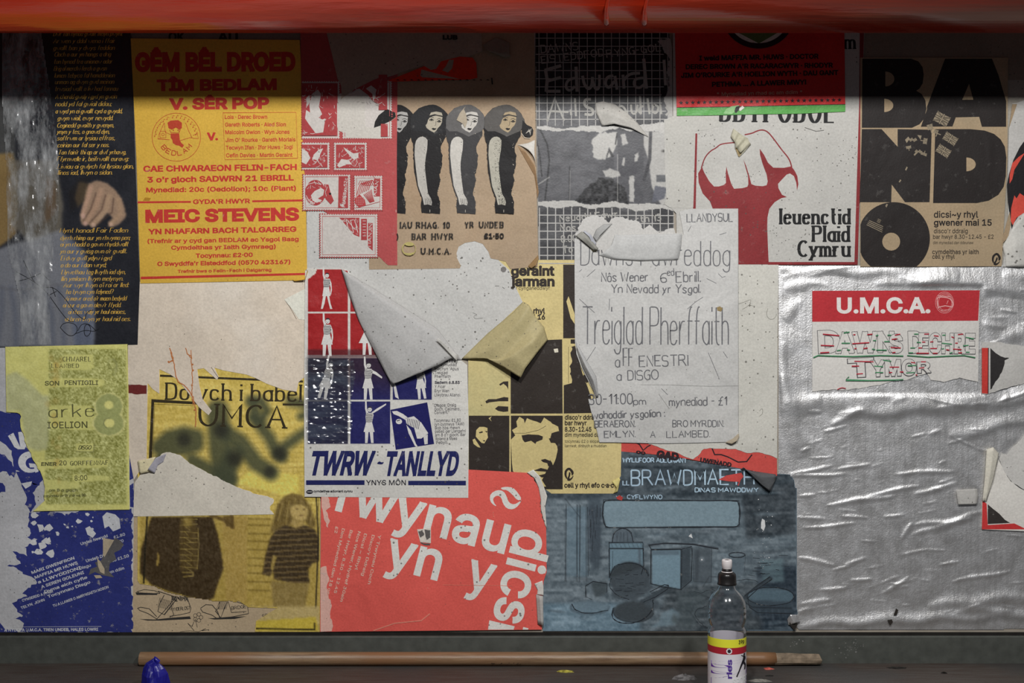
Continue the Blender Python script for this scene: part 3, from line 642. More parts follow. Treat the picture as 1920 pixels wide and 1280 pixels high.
s.put(a, 'gold_lettering', (196, 156, 70), speck=0)
a = s.ink()
for q in ([(30, 509), (60, 525), (86, 545), (100, 565), (112, 582), (128, 602), (139, 603)], [(44, 488), (60, 522), (66, 530)], [(80, 512), (88, 522), (92, 525)], [(85, 539), (98, 538), (110, 546), (124, 562), (140, 585), (152, 596), (160, 600), (161, 588), (168, 582), (175, 581)], [(92, 553), (106, 546)], [(98, 538), (104, 556)], [(34, 527), (60, 520), (76, 512)],
   [(113, 614), (118, 606), (130, 604), (142, 608), (146, 618), (140, 628), (130, 630), (120, 622), (113, 614)], [(146, 620), (152, 608), (162, 606), (170, 612), (170, 624), (164, 631), (158, 628), (158, 612), (164, 606), (172, 612), (180, 620)], [(140, 626), (160, 618), (176, 622), (186, 616)]): a.line(chaikin(q), 1.1)
s.put(a, 'signature', (26, 26, 28), fade=0, speck=0)
poem = s
# clear crinkled sticky tape over the poem poster, and over the gymnast poster
def tape(name, label, pts, h, amp, seed, veil, parent=None, step=2.0, dens=.5, tint=(.75, .77, .78), sx_=11, sy_=26, bs=.6):
    P_ = Pic(min(x for x, y in pts), min(y for x, y in pts), max(x for x, y in pts), max(y for x, y in pts), step, (0, 0, 0)); keep = P_.mask(pts)
    f = (np.abs(P_.field(sx_, sy_, seed)-.5)*1.3+np.abs(P_.field(sx_*.5, sy_*.5, seed+1)-.5)*.7+P_.field(4, 4, seed+2)*.12)*amp
    ny, nx = P_.X.shape; idx = np.arange(nx*ny).reshape(ny, nx); kf = keep[:-1, :-1] & keep[1:, :-1] & keep[:-1, 1:] & keep[1:, 1:]
    F = np.stack([idx[:-1, :-1], idx[1:, :-1], idx[1:, 1:], idx[:-1, 1:]], -1)[kf]; used = np.zeros(nx*ny, bool); used[F.ravel()] = True; re = np.cumsum(used)-1
    H = h+f; vs = np.stack([(P_.X-960)/1000*(D-H)/D, -H, (640-P_.Y)/1000*(D-H)/D], -1).reshape(-1, 3)[used]
    loc = parent.loc if parent else Vector(vs.mean(0)); vs = vs-np.array(loc)
    m = bpy.data.materials.new('clear_tape'); m.use_nodes = True; nt = m.node_tree; L = nt.links; nt.nodes.remove(nt.nodes['Principled BSDF'])
    g = nd(nt, 'ShaderNodeNewGeometry').outputs['Position']
    tr = nd(nt, 'ShaderNodeBsdfTransparent'); gl = nd(nt, 'ShaderNodeBsdfAnisotropic'); gl.inputs['Roughness'].default_value = .22; gl.inputs['Color'].default_value = (.9, .9, .9, 1)
    df = nd(nt, 'ShaderNodeBsdfDiffuse'); df.inputs[0].default_value = tint+(1,)
    mp = nd(nt, 'ShaderNodeMapping'); mp.inputs['Scale'].default_value = (30, 30, 10) if sx_ < sy_ else (9, 30, 40); L.new(g, mp.inputs[0])
    n = nd(nt, 'ShaderNodeTexNoise', i_Scale=1.0, i_Detail=9.0, i_Roughness=.72); L.new(mp.outputs[0], n.inputs[0])
    n2 = nd(nt, 'ShaderNodeTexNoise', i_Scale=75.0, i_Detail=4.0); L.new(g, n2.inputs[0])
    bp = nd(nt, 'ShaderNodeBump', i_Strength=bs, i_Distance=.0025); L.new(n2.outputs[0], bp.inputs['Height']); L.new(bp.outputs[0], gl.inputs['Normal'])
    m1 = nd(nt, 'ShaderNodeMixShader'); L.new(ramp(nt, n.outputs[0], .42, .68, (0, 0, 0, 1), (veil,)*3+(1,)), m1.inputs[0]); L.new(tr.outputs[0], m1.inputs[1]); L.new(df.outputs[0], m1.inputs[2])
    m2 = nd(nt, 'ShaderNodeMixShader'); m2.inputs[0].default_value = dens; L.new(m1.outputs[0], m2.inputs[1]); L.new(gl.outputs[0], m2.inputs[2]); L.new(m2.outputs[0], nt.nodes['Material Output'].inputs[0])
    o = link(name, mesh(name, [tuple(v) for v in vs], [tuple(re[list(q)]) for q in F], True), m, parent.o if parent else None, None if parent else loc)
    if label: tag(o, label, 'tape')
    return o
tape('clear_tape', 'crinkled clear sticky tape running down over the dark poem poster', [(4, 60), (78, 60), (98, 188), (112, 300), (112, 400), (104, 440), (94, 560), (97, 648), (40, 648), (36, 560), (14, 470), (10, 300), (4, 200)], .0032, .0034, 4, .62, dens=.10)

# ------------------------------------------------------------------ yellow football poster
yel = Sheet('football_poster', 'bright yellow poster with bold red lettering for a football match', 'poster', [(245, 72), (562, 75), (568, 200), (574, 400), (576, 518), (570, 525), (420, 528), (263, 531), (256, 300)], 4.2, (206, 166, 66), mott=.035, speck=.2, bump=.35)
a = yel.ink(); B = .034
for t, x0, y0, x1, h, y1, off in (('GÊM BÊL DROED', 253, 135, 554, 37, 134, .05), ('TÎM BEDLAM', 294, 171, 519, 22, 169, .045), ('V. SÊR POP', 317, 206, 505, 22, 204, .045), ('V.', 388, 263.5, 409, 15, 263, .045),
  ('Lois · Derec Brown', 421.5, 223, 501, 7.6, 222.6, .018), ('Gareth Roberts · Aled Sion', 422, 237.4, 536, 7.6, 236.8, .018), ('Malcolm Gwion · Wyn Jones', 422.4, 251.6, 543, 7.6, 250.8, .018), ("Jim O' Rourke · Gareth Morlais", 423, 266.4, 554, 7.6, 265, .018), ('Tecwyn Ifan · Ifor Huws · Iogi', 423.6, 280.6, 549, 7.6, 279, .018), ('Cefin Davies · Martin Geraint', 424, 295, 548.5, 7.6, 293.8, .018),
  ('CAE CHWARAEON FELIN-FACH', 268.7, 322.2, 556.6, 11.6, 318.8, B), ("3 o'r gloch SADWRN 21 EBRILL", 276, 342.4, 551, 11, 338.4, B), ('Mynediad: 20c (Oedolion); 10c (Plant)', 274, 360.7, 555, 9.2, 357.2, .028), ("GYDA'R HWYR", 362, 382.6, 469, 8.8, 381, .03),
  ('MEIC STEVENS', 272.6, 418, 561, 25, 413.6, .045), ('YN NHAFARN BACH TALGARREG', 278, 439.4, 556, 10.3, 434.4, B), ('(Trefnir ar y cyd gan BEDLAM ac Ysgol Basg', 276.5, 456, 560, 8, 451.8, .026), ('Cymdeithas yr Iaith Gymraeg)', 321, 468.2, 517, 8, 465.8, .026),
  ('Tocynnau: £2·00', 367, 483.4, 474, 8.2, 481.4, .03), ("O Swyddfa'r Eisteddfod (0570 423167)", 295, 498.6, 544.5, 8.2, 494.8, .03), ('Trefnir bws o Felin-Fach i Dalgarreg', 333, 511.7, 509, 6.2, 508.6, .026)):
    a.text(t, x0, y0, x1, h, y1, off=off)
a.poly([(258, 377.4), (358, 376.6), (358, 380), (258, 381)]); a.poly([(473, 375.4), (571, 373.6), (571, 377.4), (473, 379)]); a.poly([(264, 518.6), (573, 511.4), (573, 515.4), (264, 523.4)])
yel.put(a, 'red_lettering', (186, 56, 48), fade=.25)
a = yel.ink()
a.line([(418, 211.5), (555, 210.5), (558, 296.5), (421.6, 299.4)], .8, True); a.line(ell(330.6, 257, 45.4, 45, 48), .9, True)
a.poly([(314, 230), (320, 226), (334, 225), (341, 230), (341, 240), (336, 243), (330, 239), (322, 243), (316, 240)])
a.poly([(320, 250), (336, 250), (337, 262), (340, 268), (345, 272), (342, 277), (336, 273), (330, 272), (324, 268), (323, 262), (320, 258)])
a.line([(318, 243), (320, 248), (334, 249), (338, 243)], .8); a.line([(338, 242), (336, 249)], 1); a.dots([(325, 244), (334, 244)], 1.3)
a.line([(308, 230), (298, 252), (296, 260), (318, 262)], .9); a.line([(308, 230), (310, 248), (320, 252)], .8); a.line([(348, 230), (354, 246), (360, 258)], .9); a.line([(336, 264), (356, 258), (372, 260), (370, 250), (362, 254)], .9); a.line(rect(300, 246, 311, 258), .8, True); a.line(ell(305.5, 252, 2.6, n=9), .8, True)
R = random.Random(9)
for ang in list(range(186, 250, 12))+list(range(262, 352, 11)):
    x, y = 330.6+39*math.cos(math.radians(ang)), 257+39*math.sin(math.radians(ang)); a.line([(x-1.5, y+2.4), (x, y-2.6), (x+2.4, y-1)], .8); a.dots([(x-1.8, y+2.4)], 1.1)
for k, ch in enumerate('BEDLAM'):
    th = math.radians(140-k*20.5); cx, cy = 330.6+38.5*math.cos(th), 257+38.5*math.sin(th); ux, uy = math.sin(th), -math.cos(th)
    pen(a, ch, cx-ux*3.8-uy*-4.2, cy-uy*3.8+ux*-4.2+0, cx+ux*3.8-uy*-4.2, 8.4, 1.5, cy+uy*3.8+ux*-4.2)
yel.put(a, 'round_emblem_print', (178, 66, 44))
a = yel.ink(); a.poly([(268, 376), (272, 370), (283, 371), (280, 376)]); a.dots([(436, 467), (427, 525), (559, 462), (480, 525), (445, 523), (330, 386)], .9); yel.put(a, 'rust_stain', (170, 124, 40))
flap('lifted_corner', [[(548, 524.5, .0035), (570, 525, .0042), (577, 512, .0035)], [(552, 527, .006), (572, 524, .010), (577, 505, .006)]], paper((186, 150, 60), yel.K), yel)

# ------------------------------------------------------------------ pale green poster with a big 8
s = Sheet('green_poster', 'pale yellow-green photocopied poster with a big figure 8 and the word DISGO', 'poster', [(10, 650), (239, 645), (241, 740), (243, 955), (62, 958)]+torn([(84, 938), (83, 900), (66, 868), (52, 838), (40, 806), (38, 775), (12, 772)], 1.4, 6), 3.8, (166, 162, 98), mott=.04, speck=0)
p = Pic(10, 645, 244, 958, 1.7, (166, 163, 98))
reg = p.blur(p.mask([(92, 655), (237, 655), (238, 946), (86, 946), (84, 860), (90, 760)]), 2)
p.mixc(reg*.85, (126, 127, 74)); p.grain(34, 2, 2, 3, reg); p.grain(14, 5, 5, 8, reg)
p.fill([(10, 704), (30, 696), (52, 712), (78, 740), (92, 742), (90, 842), (70, 846), (50, 838), (38, 770), (12, 770)], (140, 142, 110), .75, 6); p.grain(6, 14, 14, 7)
for bx in ([(118, 664), (174, 664), (176, 690), (166, 694), (94, 692), (94, 680), (116, 680)], [(84, 712), (110, 708), (192, 710), (197, 716), (192, 724), (88, 727)], [(92, 760), (170, 760), (176, 780), (176, 806), (92, 804)], rect(143, 831, 175, 846), [(78, 862), (160, 856), (206, 862), (200, 876), (84, 880)], [(136, 889), (206, 892), (206, 901), (136, 903)], [(84, 898), (150, 904), (150, 914), (84, 920)]): p.fill(bx, (164, 162, 98), .9, 1)
p.line([(143, 846), (175, 847), (177, 834)], 1.6, (84, 84, 50), .7)
for cx, cy, rx, ry in ((204, 762, 26, 25), (204, 793, 29.5, 24)):
    p.fill(ell(cx, cy, rx+1.5, ry+1.5), (172, 168, 112), .8, 1)
for cx, cy, rx, ry in ((204, 762, 25, 24), (204, 793, 28, 22.5)):
    p.fill(ell(cx, cy, rx, ry), (124, 128, 80), 1, 1)
p.fill(ell(204, 759, 8.5, 7.5), (172, 168, 104), 1, 1); p.fill(ell(205, 793, 9.5, 8.5), (172, 168, 104), 1, 1); p.line(ell(205, 793, 10.5, 9.5, 20, 120, 270), 1.6, (86, 88, 58), .7)
p.grain(5, 3, 3, 31)
for k in range(26): p.blob(104+R.gauss(0, 6), R.uniform(660, 925), R.uniform(3, 8), R.uniform(3, 9), (140, 116, 56), .3)
p.line(ell(206, 688, 13, 16, 18, 300, 420), 4, (110, 112, 70), .5, 2); p.line(ell(211, 683, 8, 10, 18, 0, 360), 3, (104, 106, 66), .4, 2)
s.pic(p, 'photocopied_print', s.pts, rough=.55, spec=.25)
a = s.ink()
pen(a, 'CHWAREL', 118, 677, 171, 8, 1.5, serif=1., ct=.6, gap=2.2); pen(a, 'LLANBED', 97, 689, 148, 7, 1.3, serif=1., ct=.6, gap=2.4); a.text('SON', 84, 722.5, 111, 8.6, off=.02); a.text('PENTIGILI', 121, 721.5, 184, 8.6, off=.02)
pen(a, 'arke', 92, 783, 176, 24, 2.6, 780, ct=.4, gap=2.4); a.text('IOELION', 89, 803, 164, 12.4, 802, off=.012); a.text('ENER', 77, 873, 106, 7, off=.03, shear=.1); a.text('20', 111, 872, 125, 9, off=.01)
pen(a, 'GORFFENNAF', 132, 872, 204, 7.4, 1.4, 870.5, serif=1, ct=.6); a.text('8:00', 140, 901, 164, 9.5, 899.5, off=.01); pen(a, 'DISGO', 147, 842, 170, 7, 1.3, shear=.35)
pen(a, 'am 8 o gloch', 92, 921, 145, 5, 1); pen(a, 'tocynnau wrth y drws 80', 82, 931.5, 160, 4.6, 1, 930)
s.put(a, 'lettering', (74, 74, 46), fade=.35, speck=0)

# ------------------------------------------------------------------ big torn off-white sheet in the middle
WH = (196, 195, 191)
cen = Sheet('torn_paper', 'large torn off-white paper between the stamp poster and the gymnast poster', 'paper', [(573, 60), (1003, 60), (1003, 440), (935, 488), (955, 506), (966, 536), (980, 566), (865, 674), (700, 690), (576, 560)], 3.4, WH, mott=.03, speck=.5)
a = cen.ink(); a.dots([(944, 505)], 5.6); cen.put(a, 'round_stain', (120, 116, 114))
a = cen.ink(); a.dots([(905, 484), (891, 622), (868, 650), (866, 483)], 2.0); a.dots([(902, 490), (878, 494), (796, 521), (875, 516), (618, 425), (646, 455)], 1.1); a.line([(928, 536), (936, 536)], 1); a.line([(942, 538), (946, 541)], 1); a.line(chaikin([(905, 596), (890, 598), (888, 592), (896, 590), (886, 586)]), .6); cen.put(a, 'stain', (110, 108, 104))
# ------------------------------------------------------------------ tan poster with four women
tan = Sheet('tan_poster', 'tan poster with four identical women in black and typed lettering underneath', 'poster', [(690, 60), (1002, 60), (1004, 262), (1007, 400), (1009, 486)]+torn([(1008, 500), (957, 504)], .5)+[(948, 490), (920, 484), (916, 472), (905, 457), (890, 452), (872, 455), (860, 462), (856, 474), (857, 484), (864, 498), (862, 503), (692, 505)], 4.2, (172, 150, 124), mott=.06, speck=.25, stain=(152, 122, 92))
hair = [(769.7, 227), (771, 218), (778, 210), (785, 203.5), (793, 199.7), (804, 196.6), (812, 196), (821, 198.5), (829, 203.5), (835, 209), (840, 215.7), (845.7, 227), (844, 236), (838, 242), (838, 249), (837, 256), (829, 268), (827, 274), (826, 281), (830, 291), (829, 302.5), (828, 315), (824, 327), (826, 334), (825, 342), (822, 352), (819.4, 360.6), (823, 370), (825.4, 381), (824.7, 401), (790, 399), (789, 384), (790, 370), (783.8, 355), (780, 340), (777, 323), (775, 300), (775, 272), (771, 260), (769, 245)]
HC = hair[:13]; hair = torn(hair+[hair[0]], .8, 3.5)[:-1]
face = [(802.5, 225), (806, 219.4), (817.5, 216.6), (829.7, 219.4), (829, 224), (828.8, 228.8), (826, 235), (821, 240), (818, 245), (813.8, 248.5), (806.3, 244.7), (800, 240), (798, 235), (801, 231)]
arm = [(778, 272), (780, 264), (783.8, 258.8), (788, 256.5), (793, 256), (798, 258), (801.6, 262.6), (801.5, 270), (800.7, 281), (798.8, 291), (797, 305), (797, 317.5), (799.7, 342), (802.5, 362.5), (808, 372), (810, 379.4), (809, 385), (802, 383), (795, 384), (792, 370), (787, 357), (783.8, 347.5), (780, 317.5), (777.2, 290)]
sh = lambda pts, dx, dy=0: [(x+dx, y+dy) for x, y in pts]
cl = lambda pts, xm: [(max(x, xm), y) for x, y in pts]
def woman(dx, htone, ftone, atone, rough_arm=0, xm=0):
    f = (lambda q: cl(sh(q, dx), xm))
    g = 'woman_print'
    a = tan.ink(); a.poly(f(hair)); tan.put(a, g, htone[0], speck=.1, fade=.06)
    if htone[1]:
        a = tan.ink(); a.poly(f(HC+[(836, 246), (826, 250), (812, 256), (800, 250), (790, 246), (776, 246), (770, 240)])); tan.put(a, 'hair_print', htone[1], speck=0, fade=.1)
    a = tan.ink(); a.poly(f(face)); a.poly(f([(805, 217), (808, 211), (818, 209), (828, 211), (830, 217), (818, 215)])); tan.put(a, 'face_print', ftone, speck=0)
    a = tan.ink(); a.poly(f(arm)); tan.put(a, 'arm_print', atone, speck=.1)
    a = tan.ink(); k = (34, 32, 32)
    a.line(f([(804, 217.5), (815, 214.5), (831, 219)]), 1.3)
    for ex, ey in ((809, 224), (823.5, 227)):
        a.line(f([(ex-4, ey+1), (ex, ey-1.6), (ex+4, ey+1.2)]), 1.2); a.line(f([(ex-3.5, ey+1.3), (ex, ey+2.2), (ex+3.5, ey+1.4)]), .7); a.poly(f(ell(ex, ey+.4, 1.5, n=8))); a.line(f([(ex-4.5, ey-3.4), (ex, ey-5), (ex+4.5, ey-3)]), .8)
    a.line(f([(817.5, 227), (817, 234), (815, 235.5)]), .6); a.poly(f([(809, 241), (812, 239.5), (815, 240.4), (818, 240), (816.5, 243.4), (812.5, 244)]))
    R = random.Random(int(dx)+50)
    for _ in range(24+rough_arm*130):
        t = R.random(); y = 262+t*118; x = (800 if t < .5 else 800+(t-.5)*16)-abs(R.gauss(0, 3+4*rough_arm))
        if y > 350: x = R.uniform(790+(y-350)*.3, 806)
        q = R.uniform(.4, 1.1); a.poly(f([(x-q, y), (x, y-q), (x+q, y+q)]))
    for k_ in range(4): a.line(f([(797+k_*3.2, 372), (799+k_*3, 383)]), .7)
    tan.put(a, 'print', k, speck=0)
    a = tan.ink(); R = random.Random(int(dx)+9)
    for _ in range(26):
        y = R.uniform(250, 396); x = R.choice((826-(y > 345)*4, 789, 838 if y < 260 else 824))+R.gauss(0, 1.6); q = R.uniform(.3, .8); a.poly(f([(x-q, y), (x, y-q*2), (x+q, y+q)]))
    a.line(f([(806, 393), (806, 398)]), .9); tan.put(a, 'fleck_print', (190, 182, 168), speck=0)
BK = (27, 25, 26)
woman(-64.7, (BK, None), (168, 166, 162), (60, 58, 58), 0, 742.5); woman(0, (BK, (33, 33, 35)), (176, 168, 150), (182, 178, 170)); woman(66.6, ((58, 57, 58), (100, 98, 97)), (198, 194, 186), (196, 192, 184)); woman(138.5, (BK, (86, 83, 80)), (170, 152, 122), (178, 174, 160), 1)
a = tan.ink(); a.poly([(873, 199), (862, 212), (856, 225), (868, 232), (872, 240), (876, 228), (874, 214), (870, 205)]); tan.put(a, 'bleached_patch', (176, 164, 144), speck=0)
a = tan.ink(); a.poly([(980, 225), (988, 234), (997, 238), (1000, 244), (999, 252), (992, 258), (982, 254), (978, 246)]); tan.put(a, 'hand_print', BK)
a = tan.ink()
for k in range(5): a.line([(986+k*1.4, 250-k*2), (997-k*.6, 241+k*3)], .8)
a.line([(978, 250), (984, 258), (994, 259)], .8); tan.put(a, 'finger_print', (196, 190, 178))
a = tan.ink()
for t, x0, y0, x1, h in (('IAU', 751, 426.5, 773, 10), ('RHAG.', 781, 426.5, 823, 10), ('10', 831, 426.5, 844, 10), ('YR', 872, 426, 888.5, 10), ('UNDEB', 899, 426, 944.5, 10), ('BAR', 773, 447.9, 800, 10), ('HWYR', 810, 447.9, 850.5, 10), ('£1·50', 907.6, 447, 944.7, 10), ('U.M.C.A.', 790, 475.4, 846.6, 10), (')', 743.5, 448, 747, 10)):
    if t in ('£1·50', ')'): a.text(t, x0, y0, x1, h, off=.03)
    else: pen(a, t, x0, y0, x1, h, 2.3, serif=1.5, ct=.62, gap=2.4)
a.text('LUB', 830, 74.5, 858, 9, off=.05); a.line([(922, 146), (923, 158)], 2.4)
for k in range(14): a.poly([(742+k*13, 150), (746+k*13, 148.5), (749+k*13, 151)])
tan.put(a, 'typed_lettering', (38, 35, 34), fade=.12)
a = tan.ink()
for r in (13, 12, 12.6): a.line(ell(767+random.uniform(-1, 1), 467+random.uniform(-1, 1), r, r*.95, 30), .7, True)
a.poly(chaikin([(757, 456), (768, 453), (776, 456), (775, 461), (762, 461)], True)); a.poly(chaikin([(756, 473), (768, 475), (778, 472), (775, 478), (762, 478)], True)); tan.put(a, 'yellow_ring_stain', (184, 172, 108), speck=0)
flap('curled_edge', [[(969, 272, .003), (990, 268, .004), (1003, 262, .003)], [(975, 272, .005), (992, 280, .012), (1002, 282, .009)], [(1000, 284, .004), (1003, 296, .010), (1005, 312, .004)]], paper((206, 202, 194), tan.K), tan)
flap('curled_edge', [[(969, 272, .003), (1002, 330, .003), (1008, 372, .003)], [(985, 283, .007), (1003, 310, .008), (1010, 360, .006)]], paper((160, 130, 98), tan.K), tan)
flap('curled_edge', [[(990, 499, .0035), (1000, 488, .0038), (1009, 478, .0035)], [(996, 503, .006), (1005, 497, .010), (1010, 484, .006)]], paper((150, 120, 82), tan.K), tan)

# ------------------------------------------------------------------ red stamp poster
PK = (172, 76, 76)
st = Sheet('stamp_poster', 'torn red poster printed with rows of white postage stamps beside the yellow football poster', 'poster',
  [(563, 50), (746, 50), (744, 300)]+torn([(745, 497), (728, 497)], .3)+torn([(724, 494), (700, 470), (690, 458), (672, 446), (662, 432), (640, 412), (620, 403), (596, 388), (574, 374)], .7, 6)+[(566, 240)], 5, PK, mott=.04, fade=.1, speck=.15)
def stsplit(a, name, rgb, **kw):   # one part for each stamp
    for r in STR:
        b = Ink(a.h); m = {}
        for f in a.f:
            cx = sum(a.v[i][0] for i in f)/len(f)*1000+960; cy = 640-sum(a.v[i][2] for i in f)/len(f)*1000
            if r[0][0] <= cx <= r[2][0] and r[0][1] <= cy <= r[2][1]:
                for i in f:
                    if i not in m: m[i] = len(b.v); b.v.append(a.v[i])
                b.f.append(tuple(m[i] for i in f))
        if b.f: st.put(b, name, rgb, **kw)
def stamp(x0, y0, x1, y1, inner=4.5, cells=(), box_=True):
    a = st.ink(); a.poly(rect(x0, y0, x1, y1)); st.put(a, 'stamp_print', (196, 190, 184), speck=.1)
    a = st.ink()
    n = int((x1-x0)/4.4); m = int((y1-y0)/4.4)
    pts = [(x0+k*(x1-x0)/n, y) for k in range(n+1) for y in (y0, y1)]+[(x, y0+k*(y1-y0)/m) for k in range(m+1) for x in (x0, x1)]
    a.dots(pts, 1.6)
    if box_: a.line(rect(x0+inner, y0+inner, x1-inner, y1-inner), .8, True)
    st.put(a, 'perforation_print', PK, speck=0)
stamp(566, 152, 637, 260); stamp(642, 150, 735, 260); stamp(566, 267, 618, 318); stamp(626, 267, 688, 319); stamp(568, 327, 657, 394); stamp(664, 329, 717, 394); stamp(600, 401, 708, 482)
STR = [rect(560, 140, 639, 263), rect(639.1, 140, 745, 263), rect(560, 263.1, 621, 322), rect(621.1, 263.1, 700, 322), rect(560, 322.1, 660, 398), rect(660.1, 322.1, 730, 398), rect(590, 398.1, 730, 490)]
a = st.ink()
a.poly(rect(566, 156, 632, 254)); a.poly(rect(566, 271, 614, 314)); a.poly(rect(630, 271, 684, 315)); a.poly([(635, 330), (652, 330), (652, 390), (634, 390)])
a.poly(ell(591, 361, 19, 24, 22)); a.poly([(608, 345), (616, 346), (620, 362), (626, 376), (620, 383), (608, 370)])
a.poly(rect(701, 335, 712, 368)); a.poly(rect(677, 410, 688, 450)); a.poly([(690, 418), (699, 418), (699, 470), (690, 462)]); a.poly([(636, 408), (674, 408), (674, 444), (664, 440), (640, 412)])
a.poly(rect(710, 140, 726, 206)); a.poly(rect(714, 232, 727, 256)); a.poly([(656, 176), (664, 168), (674, 166), (690, 178), (700, 190), (726, 204), (726, 140), (700, 150), (664, 170)])
stsplit(a, 'stamp_picture_print', (164, 62, 64), speck=.1, fade=.25)
a = st.ink(); R = random.Random(11)
for q in ([(586, 175), (596, 168), (602, 176), (598, 200), (604, 214), (596, 222), (582, 216), (580, 196)], [(574, 206), (586, 214), (604, 224), (610, 222), (606, 248), (592, 250), (580, 234), (572, 222)], [(574, 184), (580, 178), (582, 190), (576, 200)],
  [(566, 278), (576, 284), (582, 296), (574, 308), (566, 304)], [(588, 290), (598, 280), (606, 278), (600, 290), (596, 300), (603, 312), (594, 300), (586, 298)], [(632, 310), (640, 298), (654, 300), (660, 308), (650, 308), (636, 314)], [(644, 276), (654, 282), (660, 286), (668, 290), (664, 300), (656, 292), (646, 280)], [(660, 288), (672, 286), (672, 296), (662, 298)],
  [(583, 366), (590, 358), (602, 352), (608, 356), (606, 366), (596, 372), (604, 376), (594, 380), (586, 376)], [(700, 192), (706, 168), (696, 160), (686, 166), (698, 176)]): a.poly(q)
for (xa, ya, xb, yb) in ((570, 160, 628, 250), (568, 274, 612, 312), (632, 274, 682, 313), (572, 342, 612, 384), (640, 410, 672, 442), (662, 160, 724, 200)):
    for k in range(26): x, y = R.uniform(xa, xb), R.uniform(ya, yb); t = R.uniform(0, 3.1); l = R.uniform(2, 5); a.line([(x-l*math.cos(t), y-l*math.sin(t)), (x, y+1), (x+l*math.cos(t), y+l*math.sin(t))], R.uniform(.5, 1.1))
for k in range(30): x, y = R.uniform(645, 684), R.uniform(272, 312); a.dots([(x, y)], .7)
for k in range(16): x, y = R.uniform(568, 632), R.uniform(158, 250); a.line([(x, y), (x+R.uniform(-5, 5), y+R.uniform(2, 8))], .8)
pen(a, '2 8 4 2 8', 638, 386, 643, 4, .8); pen(a, 'Pakistan 52c', 647, 388, 651, 5, 1, 334); pen(a, 'PAKISTAN', 646, 388, 652, 6, .9, 350)
a.line([(572, 352), (578, 345), (590, 342), (602, 346)], 1); a.line([(574, 366), (578, 374), (590, 382)], 1.2); a.line([(614, 350), (610, 360), (612, 368)], .8)
for k in range(4): a.line([(641+k*8, 412), (647+k*8, 436)], 1.2)
for k in range(3): a.line([(680, 414+k*11), (686, 414+k*11)], 1); a.line([(680, 420+k*11), (686, 420+k*11)], 1)
pen(a, 'KIAN', 705, 366, 710, 6, 1.2, 340); pen(a, 'TIANJIN', 695, 466, 698, 6, 1., 420)
stsplit(a, 'stamp_detail_print', (198, 192, 186), speck=0)
a = st.ink()   # the striped flag stamp
for k in range(7):
    o = k*3.6; a.line(chaikin([(669+o, 366-k*1.6), (673+o, 350-k), (678+o*.9, 342-k*1.2), (682+o, 348), (686+o*.9, 356+k)][:4]), 1.3); a.line([(672+o, 346), (676+o, 338)], 1.)
for k in range(7): a.line(chaikin([(682+k*.2+k*2.2, 364-k*1.5), (688+k*1.6, 372-k), (694+k*1.3, 380-k*.4)]), 1.2)
a.poly([(665, 372), (674, 364), (684, 374), (686, 384), (674, 389), (666, 382)]); a.line([(666, 390), (690, 384), (712, 378)], .8); a.line([(700, 330), (712, 345)], .5)
st.put(a, 'flag_print', (172, 62, 64), speck=0)
a = st.ink(); a.dots([(669+3.2*(k % 5), 370+3.2*(k//5)) for k in range(24)], .6); st.put(a, 'star_print', (206, 196, 190), speck=0)
a = st.ink(); a.dots([(619, 363)], 2.2); st.put(a, 'hole', (40, 30, 30))
# torn-away places on it: paper below shows, and a torn sheet hangs over from the top
Sheet('torn_paper', 'small torn white patch lying over the red stamp poster', 'paper', [(637, 175), (684, 180), (685, 238), (700, 240), (716, 236), (714, 260), (646, 258)]+torn([(646, 258), (650, 250), (634, 245), (628, 222), (624, 206), (634, 190), (637, 175)], .8, 5)[:-1], 5.9, (202, 197, 188), mott=.03)
x_ = Sheet('torn_paper', 'tan torn triangle with a black hair shape beside the small white patch', 'paper', [(684, 178), (692, 184), (712, 198), (724, 205), (742, 212), (742, 220), (735, 226), (716, 233), (701, 240), (685, 241)], 5.5, (176, 156, 132), mott=.04)
a = x_.ink(); a.poly([(725, 204), (741, 211), (742, 219), (734, 226), (712, 236), (701, 239.5), (703, 228), (710, 216)]); x_.put(a, 'black_print', BK)
flp = Sheet('torn_paper', 'grey-brown torn sheet hanging down from under the red beam', 'paper', [(607, 40), (900, 40), (905, 96), (870, 110), (800, 120), (790, 124)]+torn([(770, 130), (740, 140), (700, 152), (684, 160), (672, 164), (650, 178), (640, 186), (640, 160), (633, 148)], .8, 6)+[(622, 100)], 6.6, (142, 130, 116), .62, mott=.04)
r_ = Sheet('torn_paper', 'orange-red torn scrap with white lettering hanging above the four women', 'paper', [(726, 152), (800, 122), (862, 106), (886, 108), (893, 118), (895, 146), (880, 149), (740, 153)], 7.2, (200, 50, 28), .62)
a = r_.ink(); a.poly([(794, 123), (808, 131), (818, 129), (828, 113), (815, 111), (796, 119)]); a.poly([(829, 132), (840, 136), (848, 128), (851, 112), (842, 112), (836, 124)]); a.poly([(790, 130), (812, 136), (862, 148), (792, 145), (788, 142)]); r_.put(a, 'lettering', (142, 130, 116))
flap('crumpled_edge', [[(905, 84, .006), (930, 70, .006), (955, 80, .006)], [(912, 94, .012), (935, 100, .016), (955, 100, .009)], [(925, 100, .006), (945, 108, .007), (958, 106, .006)]], paper((120, 108, 96), .62), flp)

